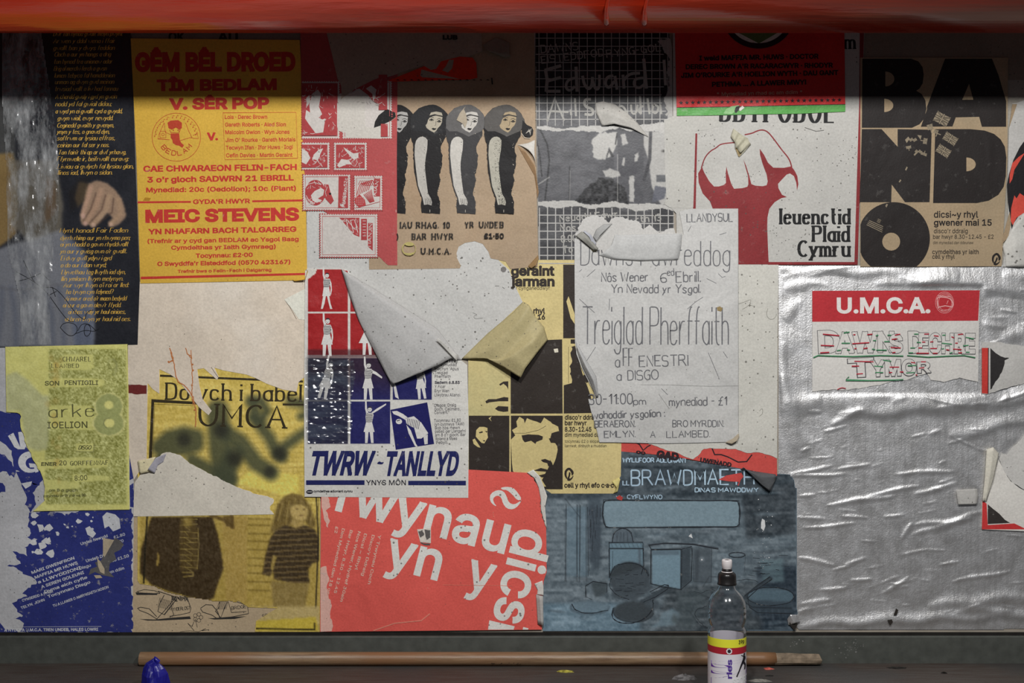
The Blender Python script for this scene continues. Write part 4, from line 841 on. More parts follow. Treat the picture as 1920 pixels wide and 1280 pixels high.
# ------------------------------------------------------------------ cream jarman poster
cr = Sheet('cream_poster', 'cream poster with black high-contrast faces in a grid and lower-case lettering', 'poster', [(878, 486), (1164, 486), (1165, 820), (1165, 838), (1164, 892), (1161, 897), (1158, 910), (1152, 925), (1034, 925), (1020, 915), (1002, 890), (878, 887)], 2.9, (190, 174, 122), mott=.05, speck=.2, stain=(170, 164, 120))
DK = (48, 42, 38)
a = cr.ink()
a.poly(rect(1056, 496, 1170, 634), [(1062, 565), (1066, 555), (1078, 590), (1078, 608), (1070, 596)])
a.poly([(957.5, 640), (1054, 636), (1055, 775), (957.5, 775)])
a.poly(torn([(1071, 650), (1078, 648)], .5)+[(1092, 700), (1102, 726), (1108, 744), (1112, 774), (1057, 775), (1057, 722)]+torn([(1072, 718), (1070, 700), (1068, 690), (1072, 676), (1069, 664), (1073, 652)], 2, 4), [(1094, 702), (1100, 704), (1103, 716), (1100, 718), (1094, 710)])
a.poly(rect(1070, 636, 1082, 644)); a.line([(1066, 650), (1066, 718)], .7)
a.poly(rect(879, 779, 955, 886)); a.poly(rect(958, 779, 1055, 917))
for q in ([(936, 720), (944, 715), (953, 714.6), (953, 730), (950, 724), (944, 719), (938, 723)], [(910, 752), (916, 748), (930, 748), (945, 744), (953, 745), (953, 752), (936, 752), (918, 754), (912, 756)], [(928, 766), (934, 761), (953, 762), (953, 771), (944, 772), (934, 770)]): a.poly(q)
a.dots([(903, 759.5)], 1)
cr.put(a, 'face_print', DK, fade=.1)
a = cr.ink()   # pale parts of the two lower faces
a.poly(torn([(974, 781), (982, 786), (984, 793), (988, 784), (1000, 788), (1014, 793), (1020, 783), (1028, 788), (1036, 794), (1046, 800), (1048, 808), (1034, 812), (1032, 820), (1040, 826), (1046, 842), (1042, 858), (1037, 872), (1032, 862), (1030, 874), (1024, 884), (1020, 892), (1016, 900), (1024, 912), (1012, 912)], .6, 5)+[(1000, 892), (984, 887), (962, 886), (960, 868), (958, 824), (966, 816), (960, 806), (970, 800), (968, 790)])
a.poly([(893, 806), (899, 800), (908, 800), (914, 802), (914, 814), (915, 820), (911, 826), (908, 831), (903, 830), (897, 824), (892, 818)]); a.poly([(886, 824), (890, 822), (898, 834), (901, 839), (896, 838), (888, 832)]); a.poly([(916, 784), (922, 790), (919, 785), (922, 780)])
cr.put(a, 'face_print', (190, 174, 122))
a = cr.ink()
for q in ([(978, 816), (990, 814), (1010, 815), (1018, 818), (1017, 824), (1006, 828), (1004, 832), (996, 826), (984, 829), (980, 824)], [(1029, 822), (1040, 818), (1048, 824), (1046, 832), (1038, 830), (1033, 830)], [(1014, 862), (1022, 860), (1032, 864), (1034, 872), (1028, 874), (1026, 868), (1018, 866)], [(1000, 882), (1014, 877), (1026, 880), (1030, 880), (1024, 884), (1008, 883)], [(1010, 891), (1022, 888), (1026, 892), (1016, 895)],
  [(898, 810), (905, 808), (905, 811), (899, 812)], [(909, 808), (914, 808), (913, 811)], [(905, 825), (910, 825), (908, 828)], [(1036, 893), (1040, 896), (1034, 907), (1024, 914), (1055, 917), (1055, 880)]): a.poly(q)
a.line([(960, 812), (985, 812), (1010, 806), (1024, 798)], .7); a.line([(958, 880), (966, 888)], 1)
for t, x0, y0, x1, h, off in (('geraint', 958, 517, 1040, 19, .04), ('jarman', 958, 537, 1040, 19, .04), ("a'r cynganeddwyr", 960, 543, 1031, 6.5, .0), ('rhyl', 1000, 588, 1022, 11, .03), ('ll 16', 998, 599, 1022, 10, .03),
  ("disco'r ddraig", 1059, 786.5, 1122, 9, .022), ('bar hwyr', 1059, 797, 1100, 9, .022), ('8.30-12.45', 1059, 809, 1109, 9, .022), ('dim mynediad dan 18', 1059, 818.5, 1140, 7.5, .012), ('tocynnau £2 o siopau', 1059, 829.5, 1126, 5.4, 0), ('llanrwst, dinbych a rhuddlan', 1059, 838, 1137, 5.2, 0), ('cell y rhyl efo c·a·c', 1058, 914, 1151, 9.6, .028)):
    a.text(t, x0, y0, x1, h, off=off)
def tongue(a, x, y, s=1.0, ang=0):
    t = math.radians(ang); c, d = math.cos(t), math.sin(t)
    for q in ([(-9, 2), (-8, -7), (0, -13), (8, -6), (9, 0), (5, 4), (4, -3), (0, -8), (-4, -5), (-5, 2), (-3, 8), (-5, 10)], [(0, -4), (3, -2), (2, 4), (0, 9), (4, 8), (8, 2), (8, 6), (3, 13), (-3, 13), (-4, 9), (-1, 4)]):
        q = chaikin(q, True, 1); a.poly([(x+s*(u*c-v*d), y+s*(u*d+v*c)) for u, v in q])
tongue(a, 1067, 888)
cr.put(a, 'lettering', DK, fade=.08, speck=0)
a = cr.ink(); a.poly([(1038, 654), (1046, 653), (1047, 660), (1040, 661)]); cr.put(a, 'chip', (200, 194, 176))
flap('dog_ear', [[(1147, 902, .0028), (1160, 895, .003)], [(1156, 914, .008), (1163, 898, .007)], [(1150, 925, .003), (1158, 922, .004)]], paper((196, 184, 120), cr.K), cr)
# curled yellowed fold of the white sheet over it
K = cen.K
flap('curled_fold', [[(866, 672, .004), (914, 625, .004), (962, 585, .004), (981, 565, .004)], [(880, 672, .008), (925, 650, .018), (975, 600, .020), (993, 573, .012)], [(912, 671, .012), (935, 678, .014), (985, 625, .016), (1003, 592, .010)], [(942, 687, .016), (958, 668, .026), (1000, 640, .028), (1020, 613, .012)], [(976, 708, .018), (985, 690, .024), (1008, 660, .018), (1027, 637, .006)]], paper((178, 166, 124), K, mott=.05), cen, sub=7)

# ------------------------------------------------------------------ gymnast poster (Twrw Tanllyd)
gy = Sheet('gymnast_poster', 'white poster with gymnasts in red and blue squares above TWRW TANLLYD in blue', 'poster', [(572, 507), (577, 503), (640, 503), (652, 506), (688, 560), (790, 640), (866, 676), (876, 684), (879, 800), (878, 933), (571, 931), (570, 760)], 5.6, (198, 196, 190), mott=.03, speck=.45, bump=.8)
p = Pic(575, 504, 812, 834, 1.5, (198, 196, 190))
RD, BLU = (152, 36, 38), (36, 36, 88)
for x0, x1, rows in ((577, 652.6, 4), (656.5, 732, 4), (736, 809.6, 3)):
    for k, (y0, y1) in enumerate(((505, 584), (587, 666), (671.5, 750), (753, 832))[:rows]): p.fill(rect(x0, y0, x1, y1), RD if k < 2 else BLU, 1, 0)
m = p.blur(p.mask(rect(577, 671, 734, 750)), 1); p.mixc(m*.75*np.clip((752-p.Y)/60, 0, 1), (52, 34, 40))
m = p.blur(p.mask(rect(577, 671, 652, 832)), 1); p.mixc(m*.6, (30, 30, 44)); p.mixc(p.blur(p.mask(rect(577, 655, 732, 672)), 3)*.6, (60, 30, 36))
p.fill([(575, 504), (594, 504), (592, 512), (578, 523), (575, 523)], (198, 194, 186), 1, 0)
p.grain(4, 5, 5, 3); p.fill([(640, 520), (655, 560)]+[(656, 560)], RD, 0)
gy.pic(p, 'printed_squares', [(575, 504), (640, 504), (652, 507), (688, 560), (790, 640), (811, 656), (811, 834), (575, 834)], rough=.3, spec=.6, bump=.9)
a = gy.ink(); b_ = gy.ink(); W_ = []
a.poly([(732, 768), (801, 754), (814, 832), (742, 843)]); gy.put(a, 'print', BLU, rough=.3, fade=.05)
def gymnast(cx, top, s=1.0, ang=0, lean=0, bend=None, skirt=1.0, legs=True, armr='down'):
    t = math.radians(ang); c, d = math.cos(t), math.sin(t)
    T = lambda q: [(cx+s*((x+lean*(40-y)*.3)*c-y*d), top+s*((x+lean*(40-y)*.3)*d+y*c)) for x, y in q]
    a = Ink(gy.h+.0003)
    a.poly(T([(-8, -4), (-5, -4), (-4, 12), (-1, 20), (-5, 24), (-8, 12)])); a.poly(T(ell(1.5, 13, 4.2, 5.2, 14)))
    a.poly(T([(-6, 20), (7, 20), (9, 24), (6, 40), (-6, 40), (-7, 28)])); a.poly(T([(-6, 39), (6, 39), (11*skirt, 58), (-11*skirt, 58)]))
    if armr == 'down': a.poly(T([(8, 22), (11, 30), (12, 44), (10, 56), (8.6, 54), (9.4, 40), (6, 28)]))
    elif armr == 'out': a.poly(T([(8, 22), (16, 26), (28, 36), (27, 39), (14, 31), (7, 28)]))
    elif armr == 'up': a.poly(T([(6, 22), (18, 15), (34, 4), (34, 1), (16, 11), (5, 19)]))
    if legs: a.poly(T([(-8, 57), (-1, 57), (-3, 80), (-8, 80)])); a.poly(T([(1, 57), (8, 57), (9, 80), (4, 80)]))
    else: a.poly(T([(-7, 57), (-1, 57), (-4, 74), (-8, 86), (-12, 86)])); a.poly(T([(1, 57), (6, 57), (9, 74), (13, 86), (8, 86)]))
    gy.put(a, 'gymnast_print', (200, 198, 194), speck=.2)
    a = Ink(gy.h+.00045)
    for k in range(7): a.line(T([(-6.4, 22.5+k*2.5), (0, 23+k*2.5), (7.2, 22.2+k*2.5)]), 1.0)
    a.poly(T([(-2.6, 11), (-1, 7.6), (2, 7), (5.2, 8.4), (5.8, 12), (3.6, 9.8), (0, 9.8)])); a.poly(T(ell(-.2, 13, .8, .6, 6))); a.poly(T(ell(3.2, 13, .8, .6, 6))); a.line(T([(.4, 16), (2.6, 16)]), .7)
    gy.put(a, 'stripe_print', (44, 40, 48), speck=0)
gymnast(612, 505, .86, legs=False, skirt=.8); gymnast(613, 589, .98); gymnast(688, 585, 1.0, skirt=1.4); gymnast(622, 671, .98, 14, lean=.0); gymnast(690, 672, .96, armr='out'); gymnast(784, 676, .9, -6); gymnast(692, 755, .94, armr='up'); 
a = Ink(gy.h+.0003)
for q in ([(735, 771), (744, 770), (756, 776), (764, 782), (760, 787), (748, 780), (738, 776)], ell(748, 790, 6, 5, 12), [(760, 784), (776, 780), (790, 792), (784, 804), (772, 800), (762, 794)], [(776, 800), (790, 792), (803, 812), (790, 822), (782, 822)], [(762, 796), (770, 806), (780, 832), (784, 838), (778, 836), (766, 812)], [(794, 818), (802, 814), (802, 832), (796, 833)],
  [(736, 712), (742, 722), (748, 748), (741, 744)]): a.poly(q)
gy.put(a, 'gymnast_print', (200, 198, 194), speck=.2)
a = Ink(gy.h+.00045)
for k in range(8): a.line([(765+k*3.2, 784+k*.6), (763+k*3, 796+k*1.2)], 1)
a.line([(744, 789), (750, 787)], 1.6)
for t, x, y in (('1', 580, 597), ('4', 661, 597), ('1', 580, 678), ('7', 661, 678)): pass
gy.put(a, 'stripe_print', (40, 38, 60), speck=0)
a = gy.ink()
for t, x0, x1, y, off in (('Nos Wener 5.8', 816, 849, 679, .03), ('Ail Symudiad', 816, 856, 686, 0), ("Mochyn 'Apus", 815, 860, 693.6, 0), ('Treiglad', 815, 839, 701, 0), ('Pherffaith', 815, 845, 708, 0), ('Sadwrn 6.8.83', 815, 862, 719.4, .03), ('Y Ficar', 815, 835, 727, 0), ('Eryr Wen', 815, 842, 735, 0), ('Llwybrau Allanol', 815, 863, 742.6, 0),
   ('Disgos: Draig', 814.6, 855, 762.4, 0), ('Goch, Calimero,', 814.6, 863, 769.6, 0), ('Convent.', 814.6, 840, 776, 0), ('Tocynnau: £1.80', 814, 864, 790.8, 0), ('(yn cynnwys TAW)', 815, 870, 797.8, 0), ('Bob nos mewn', 815.6, 862, 804.8, 0), ('pabell ger Llangefni', 816, 873, 811, 0), ("am 8 o'r gloch. Bar", 816, 873, 817.8, 0), ('Roland a Maes', 817, 857, 825, 0), ('Pebyll.', 818, 840, 832, 0)):
    a.text(t, x0, y, x1, 5.6, y-(.9 if y > 760 else 0), off=off)
gy.put(a, 'small_lettering', (66, 64, 72), speck=0)
a = gy.ink()
a.text('TWRW', 577, 891, 695, 46, off=.035, shear=.22); a.poly(chaikin([(706, 869), (711, 864), (716, 867), (720, 865), (718, 870), (712, 870)], True)); a.text('TANLLYD', 719, 892, 856, 46.5, off=.035, shear=.17)
a.poly(rect(574, 900, 683.5, 908.6)); a.poly([(765.5, 901), (873.6, 901), (873.6, 909.4), (765.5, 909)])
gy.put(a, 'blue_lettering', (36, 40, 88), fade=.12, rough=.4)
a = gy.ink(); a.text('YNYS MÔN', 686.5, 909, 761, 9.4, off=.005); a.text('cymdeithas adloniant cymru', 588, 922.5, 661, 4.2, off=.02); a.poly(ell(580.5, 921.8, 6.4, 3.8, 16)); gy.put(a, 'lettering', (32, 32, 44), speck=0)
a = gy.ink(); a.line([(576, 921.8), (585, 921.8)], 1.2); gy.put(a, 'print', (190, 188, 184), speck=0)
tape('clear_tape', 'crinkled glossy clear tape across the lower gymnast squares', [(571, 665), (620, 668), (664, 676), (668, 700), (660, 750), (662, 800), (652, 832), (575, 832), (572, 760)], gy.h+.0012, .0048, 14, .25, dens=.16, step=1.8, tint=(.3, .38, .5), sx_=16, sy_=7, bs=.5)
# its big curled corner
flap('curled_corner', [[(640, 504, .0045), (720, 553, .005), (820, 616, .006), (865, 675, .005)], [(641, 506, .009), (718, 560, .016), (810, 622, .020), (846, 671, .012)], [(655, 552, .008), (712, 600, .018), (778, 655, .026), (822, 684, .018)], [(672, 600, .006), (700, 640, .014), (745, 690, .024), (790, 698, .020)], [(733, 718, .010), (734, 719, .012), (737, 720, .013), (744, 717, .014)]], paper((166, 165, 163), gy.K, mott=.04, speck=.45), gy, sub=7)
flap('torn_edge', [[(818, 636, .024), (856, 676, .014)], [(822, 634, .026), (860, 668, .012)]], paper((190, 188, 182), gy.K), gy)

# ------------------------------------------------------------------ coral trwynau poster
co = Sheet('coral_poster', 'coral red poster with slanting white letters reading rwynau yn y dicsi', 'poster', [(602, 926), (878, 880), (988, 886)]+torn([(988, 886), (1000, 895), (1008, 910), (1014, 930), (1013, 955), (1019, 975)], 1.5, 5)+[(1024, 985), (1025, 1072), (1019, 1090), (1016, 1180), (600, 1184)], 4.8, (198, 84, 76), mott=.04, speck=.3, bump=.6)
a = co.ink()
a.text('rwynau', 627.5, 957, 945, 74, 1039, off=.018); a.text('yn', 718, 1062.6, 819.7, 74, 1089, off=.018); a.text('y', 870, 1102, 919, 74, 1114.6, off=.016); a.text('dics', 966.5, 986.5, 922, 74, 1159, off=.018)
a.poly([(917.5, 1162.5), (965, 1173.7), (963, 1180), (915, 1180)]); a.poly([(981, 1175), (991, 1177.5), (990, 1180), (980, 1180)]); a.poly([(1012, 1064), (1024.6, 1068), (1022, 1075), (1010, 1072)])
for q in ([(918, 935), (920, 925), (932, 918), (944, 920), (950, 930), (954, 942), (964, 946), (974, 940), (979, 936), (972, 948), (962, 955), (950, 953), (943, 944), (940, 932), (932, 928), (924, 934), (926, 942), (932, 950), (922, 944)], [(938, 914), (950, 912), (962, 914), (970, 922), (979, 936), (970, 938), (960, 926), (950, 918), (942, 918)]): a.poly(chaikin(q, True, 1))
co.put(a, 'white_lettering', (200, 196, 190), fade=0, speck=.55)
a = co.ink()
for t, x0, y0, x1, y1 in (('Y Trwynau Coch', 709.5, 1002, 689.5, 1094.5), ("Disco'r Ddraig", 697.5, 1002, 677.5, 1078.8), ('Dicsi ~ Rhyl', 683, 999.5, 665, 1067.5), ('Nos Wener, Hydref 30ain', 671.3, 995.5, 637.5, 1127), ('Bar Hwyr, 8.30 - 12.45', 656.3, 993, 625.8, 1111), ('Dim Mynediad dan 18 oed', 641.3, 990, 611.3, 1120), ('£2', 628.8, 986.3, 627, 998.8)): a.text(t, x0, y0, x1, 5.4, y1, off=.015)
co.put(a, 'small_lettering', (224, 168, 152), speck=0)
a = co.ink()
a.poly(torn([(601, 1065), (612, 1060), (614, 1074), (618, 1084), (612, 1100), (616, 1120), (622, 1130), (618, 1150), (624, 1170), (622, 1183)], 1.4, 4)+[(601, 1184)]); a.poly(torn([(603, 930), (616, 932), (620, 950), (612, 956), (618, 975), (614, 990), (608, 972), (603, 950)], 1.2, 4)); co.put(a, 'tape_scar', (206, 158, 146), fade=.3)
a = co.ink(); a.line([(700, 1182), (740, 1168), (790, 1163), (806, 1150)], 2.2); a.line(torn([(830, 1096), (900, 1097), (960, 1098)], .4, 8), .7); a.dots([(802, 1102), (925, 960), (893, 1045), (926, 968)], 1); a.line([(924, 962), (926, 968)], .7); co.put(a, 'crease', (218, 120, 104), speck=0)
a = co.ink(); a.poly([(782, 992), (808, 990), (808, 1018), (788, 1016)]); co.put(a, 'chip', (188, 180, 170), speck=.2)
a = co.ink(); 
for q in ([(784, 996), (792, 993), (796, 1002), (788, 1008)], [(796, 992), (806, 994), (806, 1008), (800, 1012), (797, 1002)], [(788, 1017), (806, 1019), (806, 1022), (794, 1021)]): a.poly(torn(q+[q[0]], .8, 3)[:-1])
co.put(a, 'chip', (84, 80, 78), speck=0)
flap('torn_edge', [[(988, 886, .0048), (1002, 896, .005), (1010, 914, .005), (1014, 936, .005), (1014, 954, .005), (1022, 984, .005)], [(1000, 880, .006), (1012, 893, .008), (1020, 913, .007), (1026, 930, .008), (1022, 950, .008), (1025, 990, .005)]], paper((196, 192, 184), co.K, speck=.6), co)
flap('curled_edge', [[(1005, 1114, .0045), (1008, 1170, .0045)], [(1012, 1116, .011), (1017, 1172, .010)], [(1018, 1117, .008), (1019, 1172, .007)]], paper((160, 156, 152), co.K), co)
flap('torn_edge', [[(1002, 1094, .0046), (1008, 1106, .0046), (1007, 1114, .0046)], [(1017, 1088, .005), (1019, 1100, .006), (1019, 1116, .005)]], paper((198, 192, 186), co.K), co)

# ------------------------------------------------------------------ blue chalk kitchen poster
ki = Sheet('kitchen_poster', 'slate blue drawing of a kitchen table with pots under chalk lettering', 'poster', [(1018, 850), (1165, 846), (1200, 850), (1260, 856), (1300, 864), (1400, 880), (1455, 888), (1482, 889), (1489, 900), (1491, 914), (1494, 915), (1494, 1140)]+torn([(1496, 1150), (1489, 1158), (1478, 1162), (1480, 1170), (1492, 1182)], 1, 4)+[(1018, 1183)], 2.2, (84, 98, 108), mott=.1)
p = Pic(1018, 846, 1498, 1184, 1.8, (88, 99, 106))
p.fill(rect(1018, 840, 1500, 935), (50, 58, 64), .8, 8); p.fill([(1390, 930), (1494, 900), (1494, 1000), (1400, 1010)], (46, 52, 57), .8, 8); p.fill(rect(1018, 1130, 1200, 1186), (104, 130, 146), .6, 8); p.fill(rect(1420, 1060, 1500, 1186), (38, 47, 56), .85, 8); p.fill([(1250, 1100), (1420, 1090), (1430, 1186), (1230, 1186)], (56, 62, 66), .7, 10)
for k in range(60):
    x, y = R.uniform(1030, 1490), R.uniform(860, 1178); q = R.choice([(52, 60, 66), (44, 50, 55), (104, 120, 130)]); p.blob(x, y, R.uniform(8, 34), R.uniform(2, 6), q, R.uniform(.15, .45), R.uniform(-8, 8))
p.grain(16, 30, 5, 1); p.grain(12, 6, 5, 2); p.grain(7, 2.5, 2.5, 3)
p.fill(rect(1062, 950, 1102, 1080), (92, 112, 124), .6, 4); dk = (22, 25, 29)
for x in (1061, 1082, 1087, 1100): p.line([(x, 945), (x-1, 1010), (x, 1090)], 1.3, dk, .55)
p.line([(1060, 935), (1088, 970)], 1, dk, .5); p.fill([(1102, 930), (1128, 930), (1126, 1060), (1110, 1072), (1104, 1000)], (58, 68, 76), .8, 5)
for k in range(9): p.line([(1104+k*2.6, 940+R.uniform(0, 20)), (1103+k*2.6, 1060+R.uniform(-20, 15))], 2.5, (46, 52, 60), .35, 1.5)
p.fill([(1132, 937), (1385, 938), (1388, 960), (1385, 987), (1136, 989), (1130, 965)], (106, 124, 133), .95, 1); p.grain(4, 3, 3, 8, p.blur(p.mask(rect(1132, 938, 1386, 988)), 2))
p.line([(1132, 937), (1385, 938), (1388, 960), (1385, 987), (1136, 989), (1130, 965), (1132, 937)], 1.8, dk, .85)
p.fill([(1148, 1016), (1150, 1000), (1160, 992), (1172, 990), (1184, 998), (1187, 1016)], (74, 84, 92), .8, 2); p.line([(1148, 1016), (1150, 1000), (1160, 992), (1172, 990), (1184, 998), (1187, 1016)], 1.2, dk, .7)
for k in range(4): p.line([(1156+k*7, 1014), (1158+k*6, 998)], 1, dk, .5)
p.fill(rect(1142, 1017, 1206, 1090), (92, 114, 126), .9, 1); p.line([(1142, 1017), (1206, 1017), (1206, 1086)], 1.3, dk, .7); p.line([(1142, 1017), (1143, 1078)], 1.3, dk, .7); p.line([(1143, 1028), (1206, 1028)], 1.8, dk, .8); p.line([(1199, 1030), (1200, 1066)], 5, (70, 80, 88), .7)
for k in range(8): p.line([(1146+k*8, 1019), (1149+k*8, 1026)], 1, dk, .35)
p.fill([(1222, 1028), (1276, 1030), (1278, 1104), (1222, 1096)], (100, 122, 134), .95, 1); p.fill([(1277, 1030), (1296, 1024), (1295, 1090), (1278, 1104)], (52, 60, 66), .9, 2); p.line([(1221, 1030), (1221, 1094), (1277, 1105), (1277, 1030)], 1.4, dk, .8)
p.line([(1217, 1022), (1250, 1018), (1300, 1020), (1346, 1028)], 3, (44, 48, 54), .85); p.line([(1222, 1030), (1276, 1029)], 2, dk, .8); p.fill(rect(1222, 1031, 1274, 1040), (78, 92, 102), .8, 1)
p.fill([(1298, 1028), (1334, 1028), (1334, 1092), (1300, 1092)], (66, 74, 80), .85, 4); p.line([(1308, 1034), (1306, 1085)], 6, (48, 54, 60), .6, 3); p.blob(1316, 1048, 5, 5, (150, 160, 166), .4)
p.fill(ell(1180, 1083, 37, 30), (48, 54, 58), .95, 3); p.fill([(1146, 1082), (1216, 1060), (1222, 1104), (1190, 1126), (1150, 1120)], (60, 68, 74), .9, 3); p.line(ell(1180, 1083, 37, 28, 20, 180, 350), 1.5, dk, .8)
for k in range(10): p.line([(1150+k*6, 1098+R.uniform(-10, 10)), (1170+k*5, 1102+R.uniform(-6, 12))], 3, (76, 86, 92) if k % 2 else (46, 52, 58), .4, 2)
p.line([(1252, 1104), (1226, 1118), (1206, 1128)], 11, (54, 62, 68), .95, 1.5); p.line([(1250, 1100), (1222, 1112)], 1.5, dk, .6); p.fill(ell(1188, 1146, 38, 20), (52, 58, 62), .95, 3); p.line(ell(1188, 1146, 38, 20, 20, 10, 200), 2, dk, .7); p.fill(ell(1222, 1132, 14, 10), (58, 66, 72), .8, 3)
p.fill(ell(1106, 1136, 36, 10), (88, 104, 114), .8, 3); p.line(ell(1106, 1138, 36, 12, 24, 0, 190), 4, (56, 66, 74), .7, 2.5); p.line([(1100, 1120), (1098, 1098), (1112, 1090), (1138, 1094)], 1.2, dk, .6); p.fill([(1108, 1092), (1138, 1089), (1138, 1112), (1116, 1120)], (54, 62, 66), .8, 3)
p.line([(1300, 1110), (1330, 1120), (1300, 1135), (1296, 1150), (1310, 1170), (1326, 1178)], 1.2, dk, .6); p.line([(1318, 1100), (1330, 1080), (1350, 1082)], 1.2, dk, .5)
p.fill([(1366, 1040), (1396, 1038), (1396, 1070), (1380, 1082), (1366, 1080)], (78, 90, 98), .8, 3); p.line(ell(1382, 1040, 15, 5, 20), 1.4, dk, .7); p.fill([(1425, 1050), (1468, 1048), (1470, 1090), (1430, 1092)], (86, 106, 112), .7, 5)
p.line([(1396, 1120), (1420, 1100), (1446, 1084)], 6, (50, 58, 64), .9, 1.2); p.line([(1396, 1117), (1444, 1081)], 1.2, dk, .8); p.fill(ell(1445, 1118, 44, 18), (74, 92, 102), .9, 2); p.line(ell(1445, 1118, 44, 18, 30), 1.5, dk, .8); p.fill([(1404, 1124), (1486, 1128), (1482, 1150), (1412, 1152)], (52, 62, 70), .85, 3); p.line([(1396, 1128), (1410, 1138), (1484, 1140)], 2, dk, .6)
for k in range(6): p.line([(1412+k*12, 1144), (1414+k*12, 1158)], 3, (70, 82, 92), .4, 1.5)
for y in range(1020, 1110, 12): p.line([(1396, y+R.uniform(-3, 3)), (1440, y+R.uniform(-2, 4)), (1490, y)], 3, (50, 58, 66), .4, 2)
p.fill([(1240, 1150), (1260, 1140), (1276, 1150), (1266, 1172), (1220, 1176), (1236, 1164)], (112, 134, 146), .6, 3); p.blob(1265, 1160, 6, 10, (60, 66, 66), .6); p.blob(1410, 908, 26, 5, (40, 46, 52), .6); p.fill([(1270, 1110), (1330, 1106), (1300, 1180), (1270, 1180)], (66, 76, 80), .5, 8)
ki.pic(p, 'chalk_drawing', [q for q in ki.pts], rough=.6, spec=.2)
a = ki.ink(); R = random.Random(77)
def char(pts, w=1.1, n=2):
    for k in range(n): a.line([(x+R.uniform(-.9, .9), y+R.uniform(-.9, .9)) for x, y in pts], w*R.uniform(.6, 1.1))
char(chaikin([(1130, 965), (1131, 940), (1140, 937), (1200, 938), (1300, 938), (1378, 938), (1386, 942), (1387, 965), (1386, 986), (1376, 988), (1300, 988), (1200, 989), (1140, 989), (1133, 985), (1130, 965)]), 1.4, 2)
char([(1062, 948), (1062, 1010), (1060, 1090)], .9, 1); char([(1083, 946), (1082, 1080)], .8, 1); char([(1088, 946), (1087, 1070)], .8, 1); char([(1101, 950), (1102, 1080)], .9, 1)
char(chaikin([(1148, 1016), (1150, 1000), (1160, 992), (1172, 990), (1184, 998), (1187, 1016)]), .9); char([(1142, 1017), (1206, 1016), (1206, 1028), (1142, 1028), (1142, 1017)], .9); char([(1142, 1028), (1143, 1082)], 1); char([(1206, 1028), (1207, 1060), (1203, 1076)], 1.2); char([(1149, 1032), (1148, 1070)], .6, 1)
char([(1221, 1030), (1220, 1094), (1240, 1100), (1277, 1105), (1278, 1030)], 1.1); char([(1217, 1022), (1245, 1018), (1300, 1020), (1346, 1029)], 1.4, 3); char([(1217, 1022), (1222, 1030), (1277, 1030), (1297, 1024)], 1.0); char([(1297, 1026), (1296, 1088), (1278, 1104)], 1.1); char([(1299, 1030), (1300, 1090), (1334, 1091), (1335, 1028)], .8, 1)
char(chaikin([(1145, 1078), (1150, 1062), (1166, 1055), (1190, 1055), (1206, 1062), (1216, 1080)]), 1.2); char(chaikin([(1146, 1084), (1142, 1100), (1156, 1116), (1180, 1124)]), .9); char(chaikin([(1150, 1140), (1146, 1158), (1164, 1168), (1190, 1168), (1212, 1158), (1226, 1140), (1224, 1124)]), 1.2, 3)
char([(1226, 1120), (1252, 1103), (1254, 1097), (1246, 1096), (1218, 1110)], 1.1); char([(1206, 1128), (1226, 1120)], 1.2); char(chaikin([(1072, 1132), (1080, 1146), (1106, 1150), (1140, 1144)]), 1); char([(1098, 1120), (1098, 1098), (1112, 1090), (1138, 1094), (1138, 1110)], .9); char([(1098, 1118), (1110, 1124)], .9, 1)
char(ell(1382, 1040, 15, 4.5, 22)+[(1397, 1040)], .7); char([(1367, 1042), (1367, 1076)], .7, 1); char([(1397, 1042), (1396, 1072)], .7, 1); char([(1396, 1117), (1420, 1096), (1444, 1081), (1448, 1086), (1424, 1102), (1400, 1122)], 1); char(ell(1445, 1118, 44, 17, 30, 0, 360)+[(1489, 1118)], .9); char([(1402, 1124), (1406, 1138), (1420, 1148), (1484, 1150)], 1)
char(chaikin([(1300, 1108), (1314, 1112), (1330, 1104), (1346, 1108)]), .8, 1); char(chaikin([(1326, 1136), (1304, 1142), (1302, 1156), (1318, 1172), (1330, 1178)]), .9, 1); char(ell(1400, 1094, 24, 8, 16, 150, 330), .7)
for k in range(44): x = R.choice([R.uniform(1400, 1480), R.uniform(1104, 1126), R.uniform(1152, 1208)]); y = R.uniform(1040, 1080) if x > 1300 else (R.uniform(945, 1060) if x < 1130 else R.uniform(1062, 1118)); a.line([(x, y), (x+R.uniform(6, 18) if x > 1130 else x+R.uniform(-1, 1), y+(R.uniform(-2, 2) if x > 1130 else R.uniform(10, 26)))], R.uniform(.5, 1.1))
ki.put(a, 'charcoal_line_pattern', (34, 38, 43), fade=.35, speck=0)
a = ki.ink()
pen(a, 'LL', 1168, 909, 1180, 8, 2, ); pen(a, 'BRAWDMAETH', 1184, 909.5, 1414, 28, 2.8, 908, jit=.5); pen(a, 'DINAS MAWDDWY', 1303, 922, 1422, 7.6, 1.8, jit=.4); pen(a, 'CYFLWYNO', 1176, 935, 1241, 7.4, 1.6, jit=.3); pen(a, 'YN', 1155, 935, 1166, 6, 1.2)
pen(a, 'WYLLFOOR ADLONIANT', 1168, 866, 1288, 8, 1.9, 867, jit=.4)
ki.put(a, 'chalk_lettering', (150, 172, 190), fade=0, speck=0)
a = ki.ink(); R = random.Random(21)
a.poly([(1429, 972), (1434, 975), (1435, 986), (1432, 995), (1427, 990), (1427, 980)]); a.poly([(1291, 1005), (1296, 1000), (1299, 1009)]); a.dots([(1316, 1049)], 1.6); a.dots([(1420+R.gauss(10, 9), 955+R.uniform(0, 110)) for _ in range(26)], .6); a.dots([(1422, 936), (1448, 968), (1446, 984), (1442, 1045)], 1.1)
ki.put(a, 'chip', (190, 192, 192), speck=0)
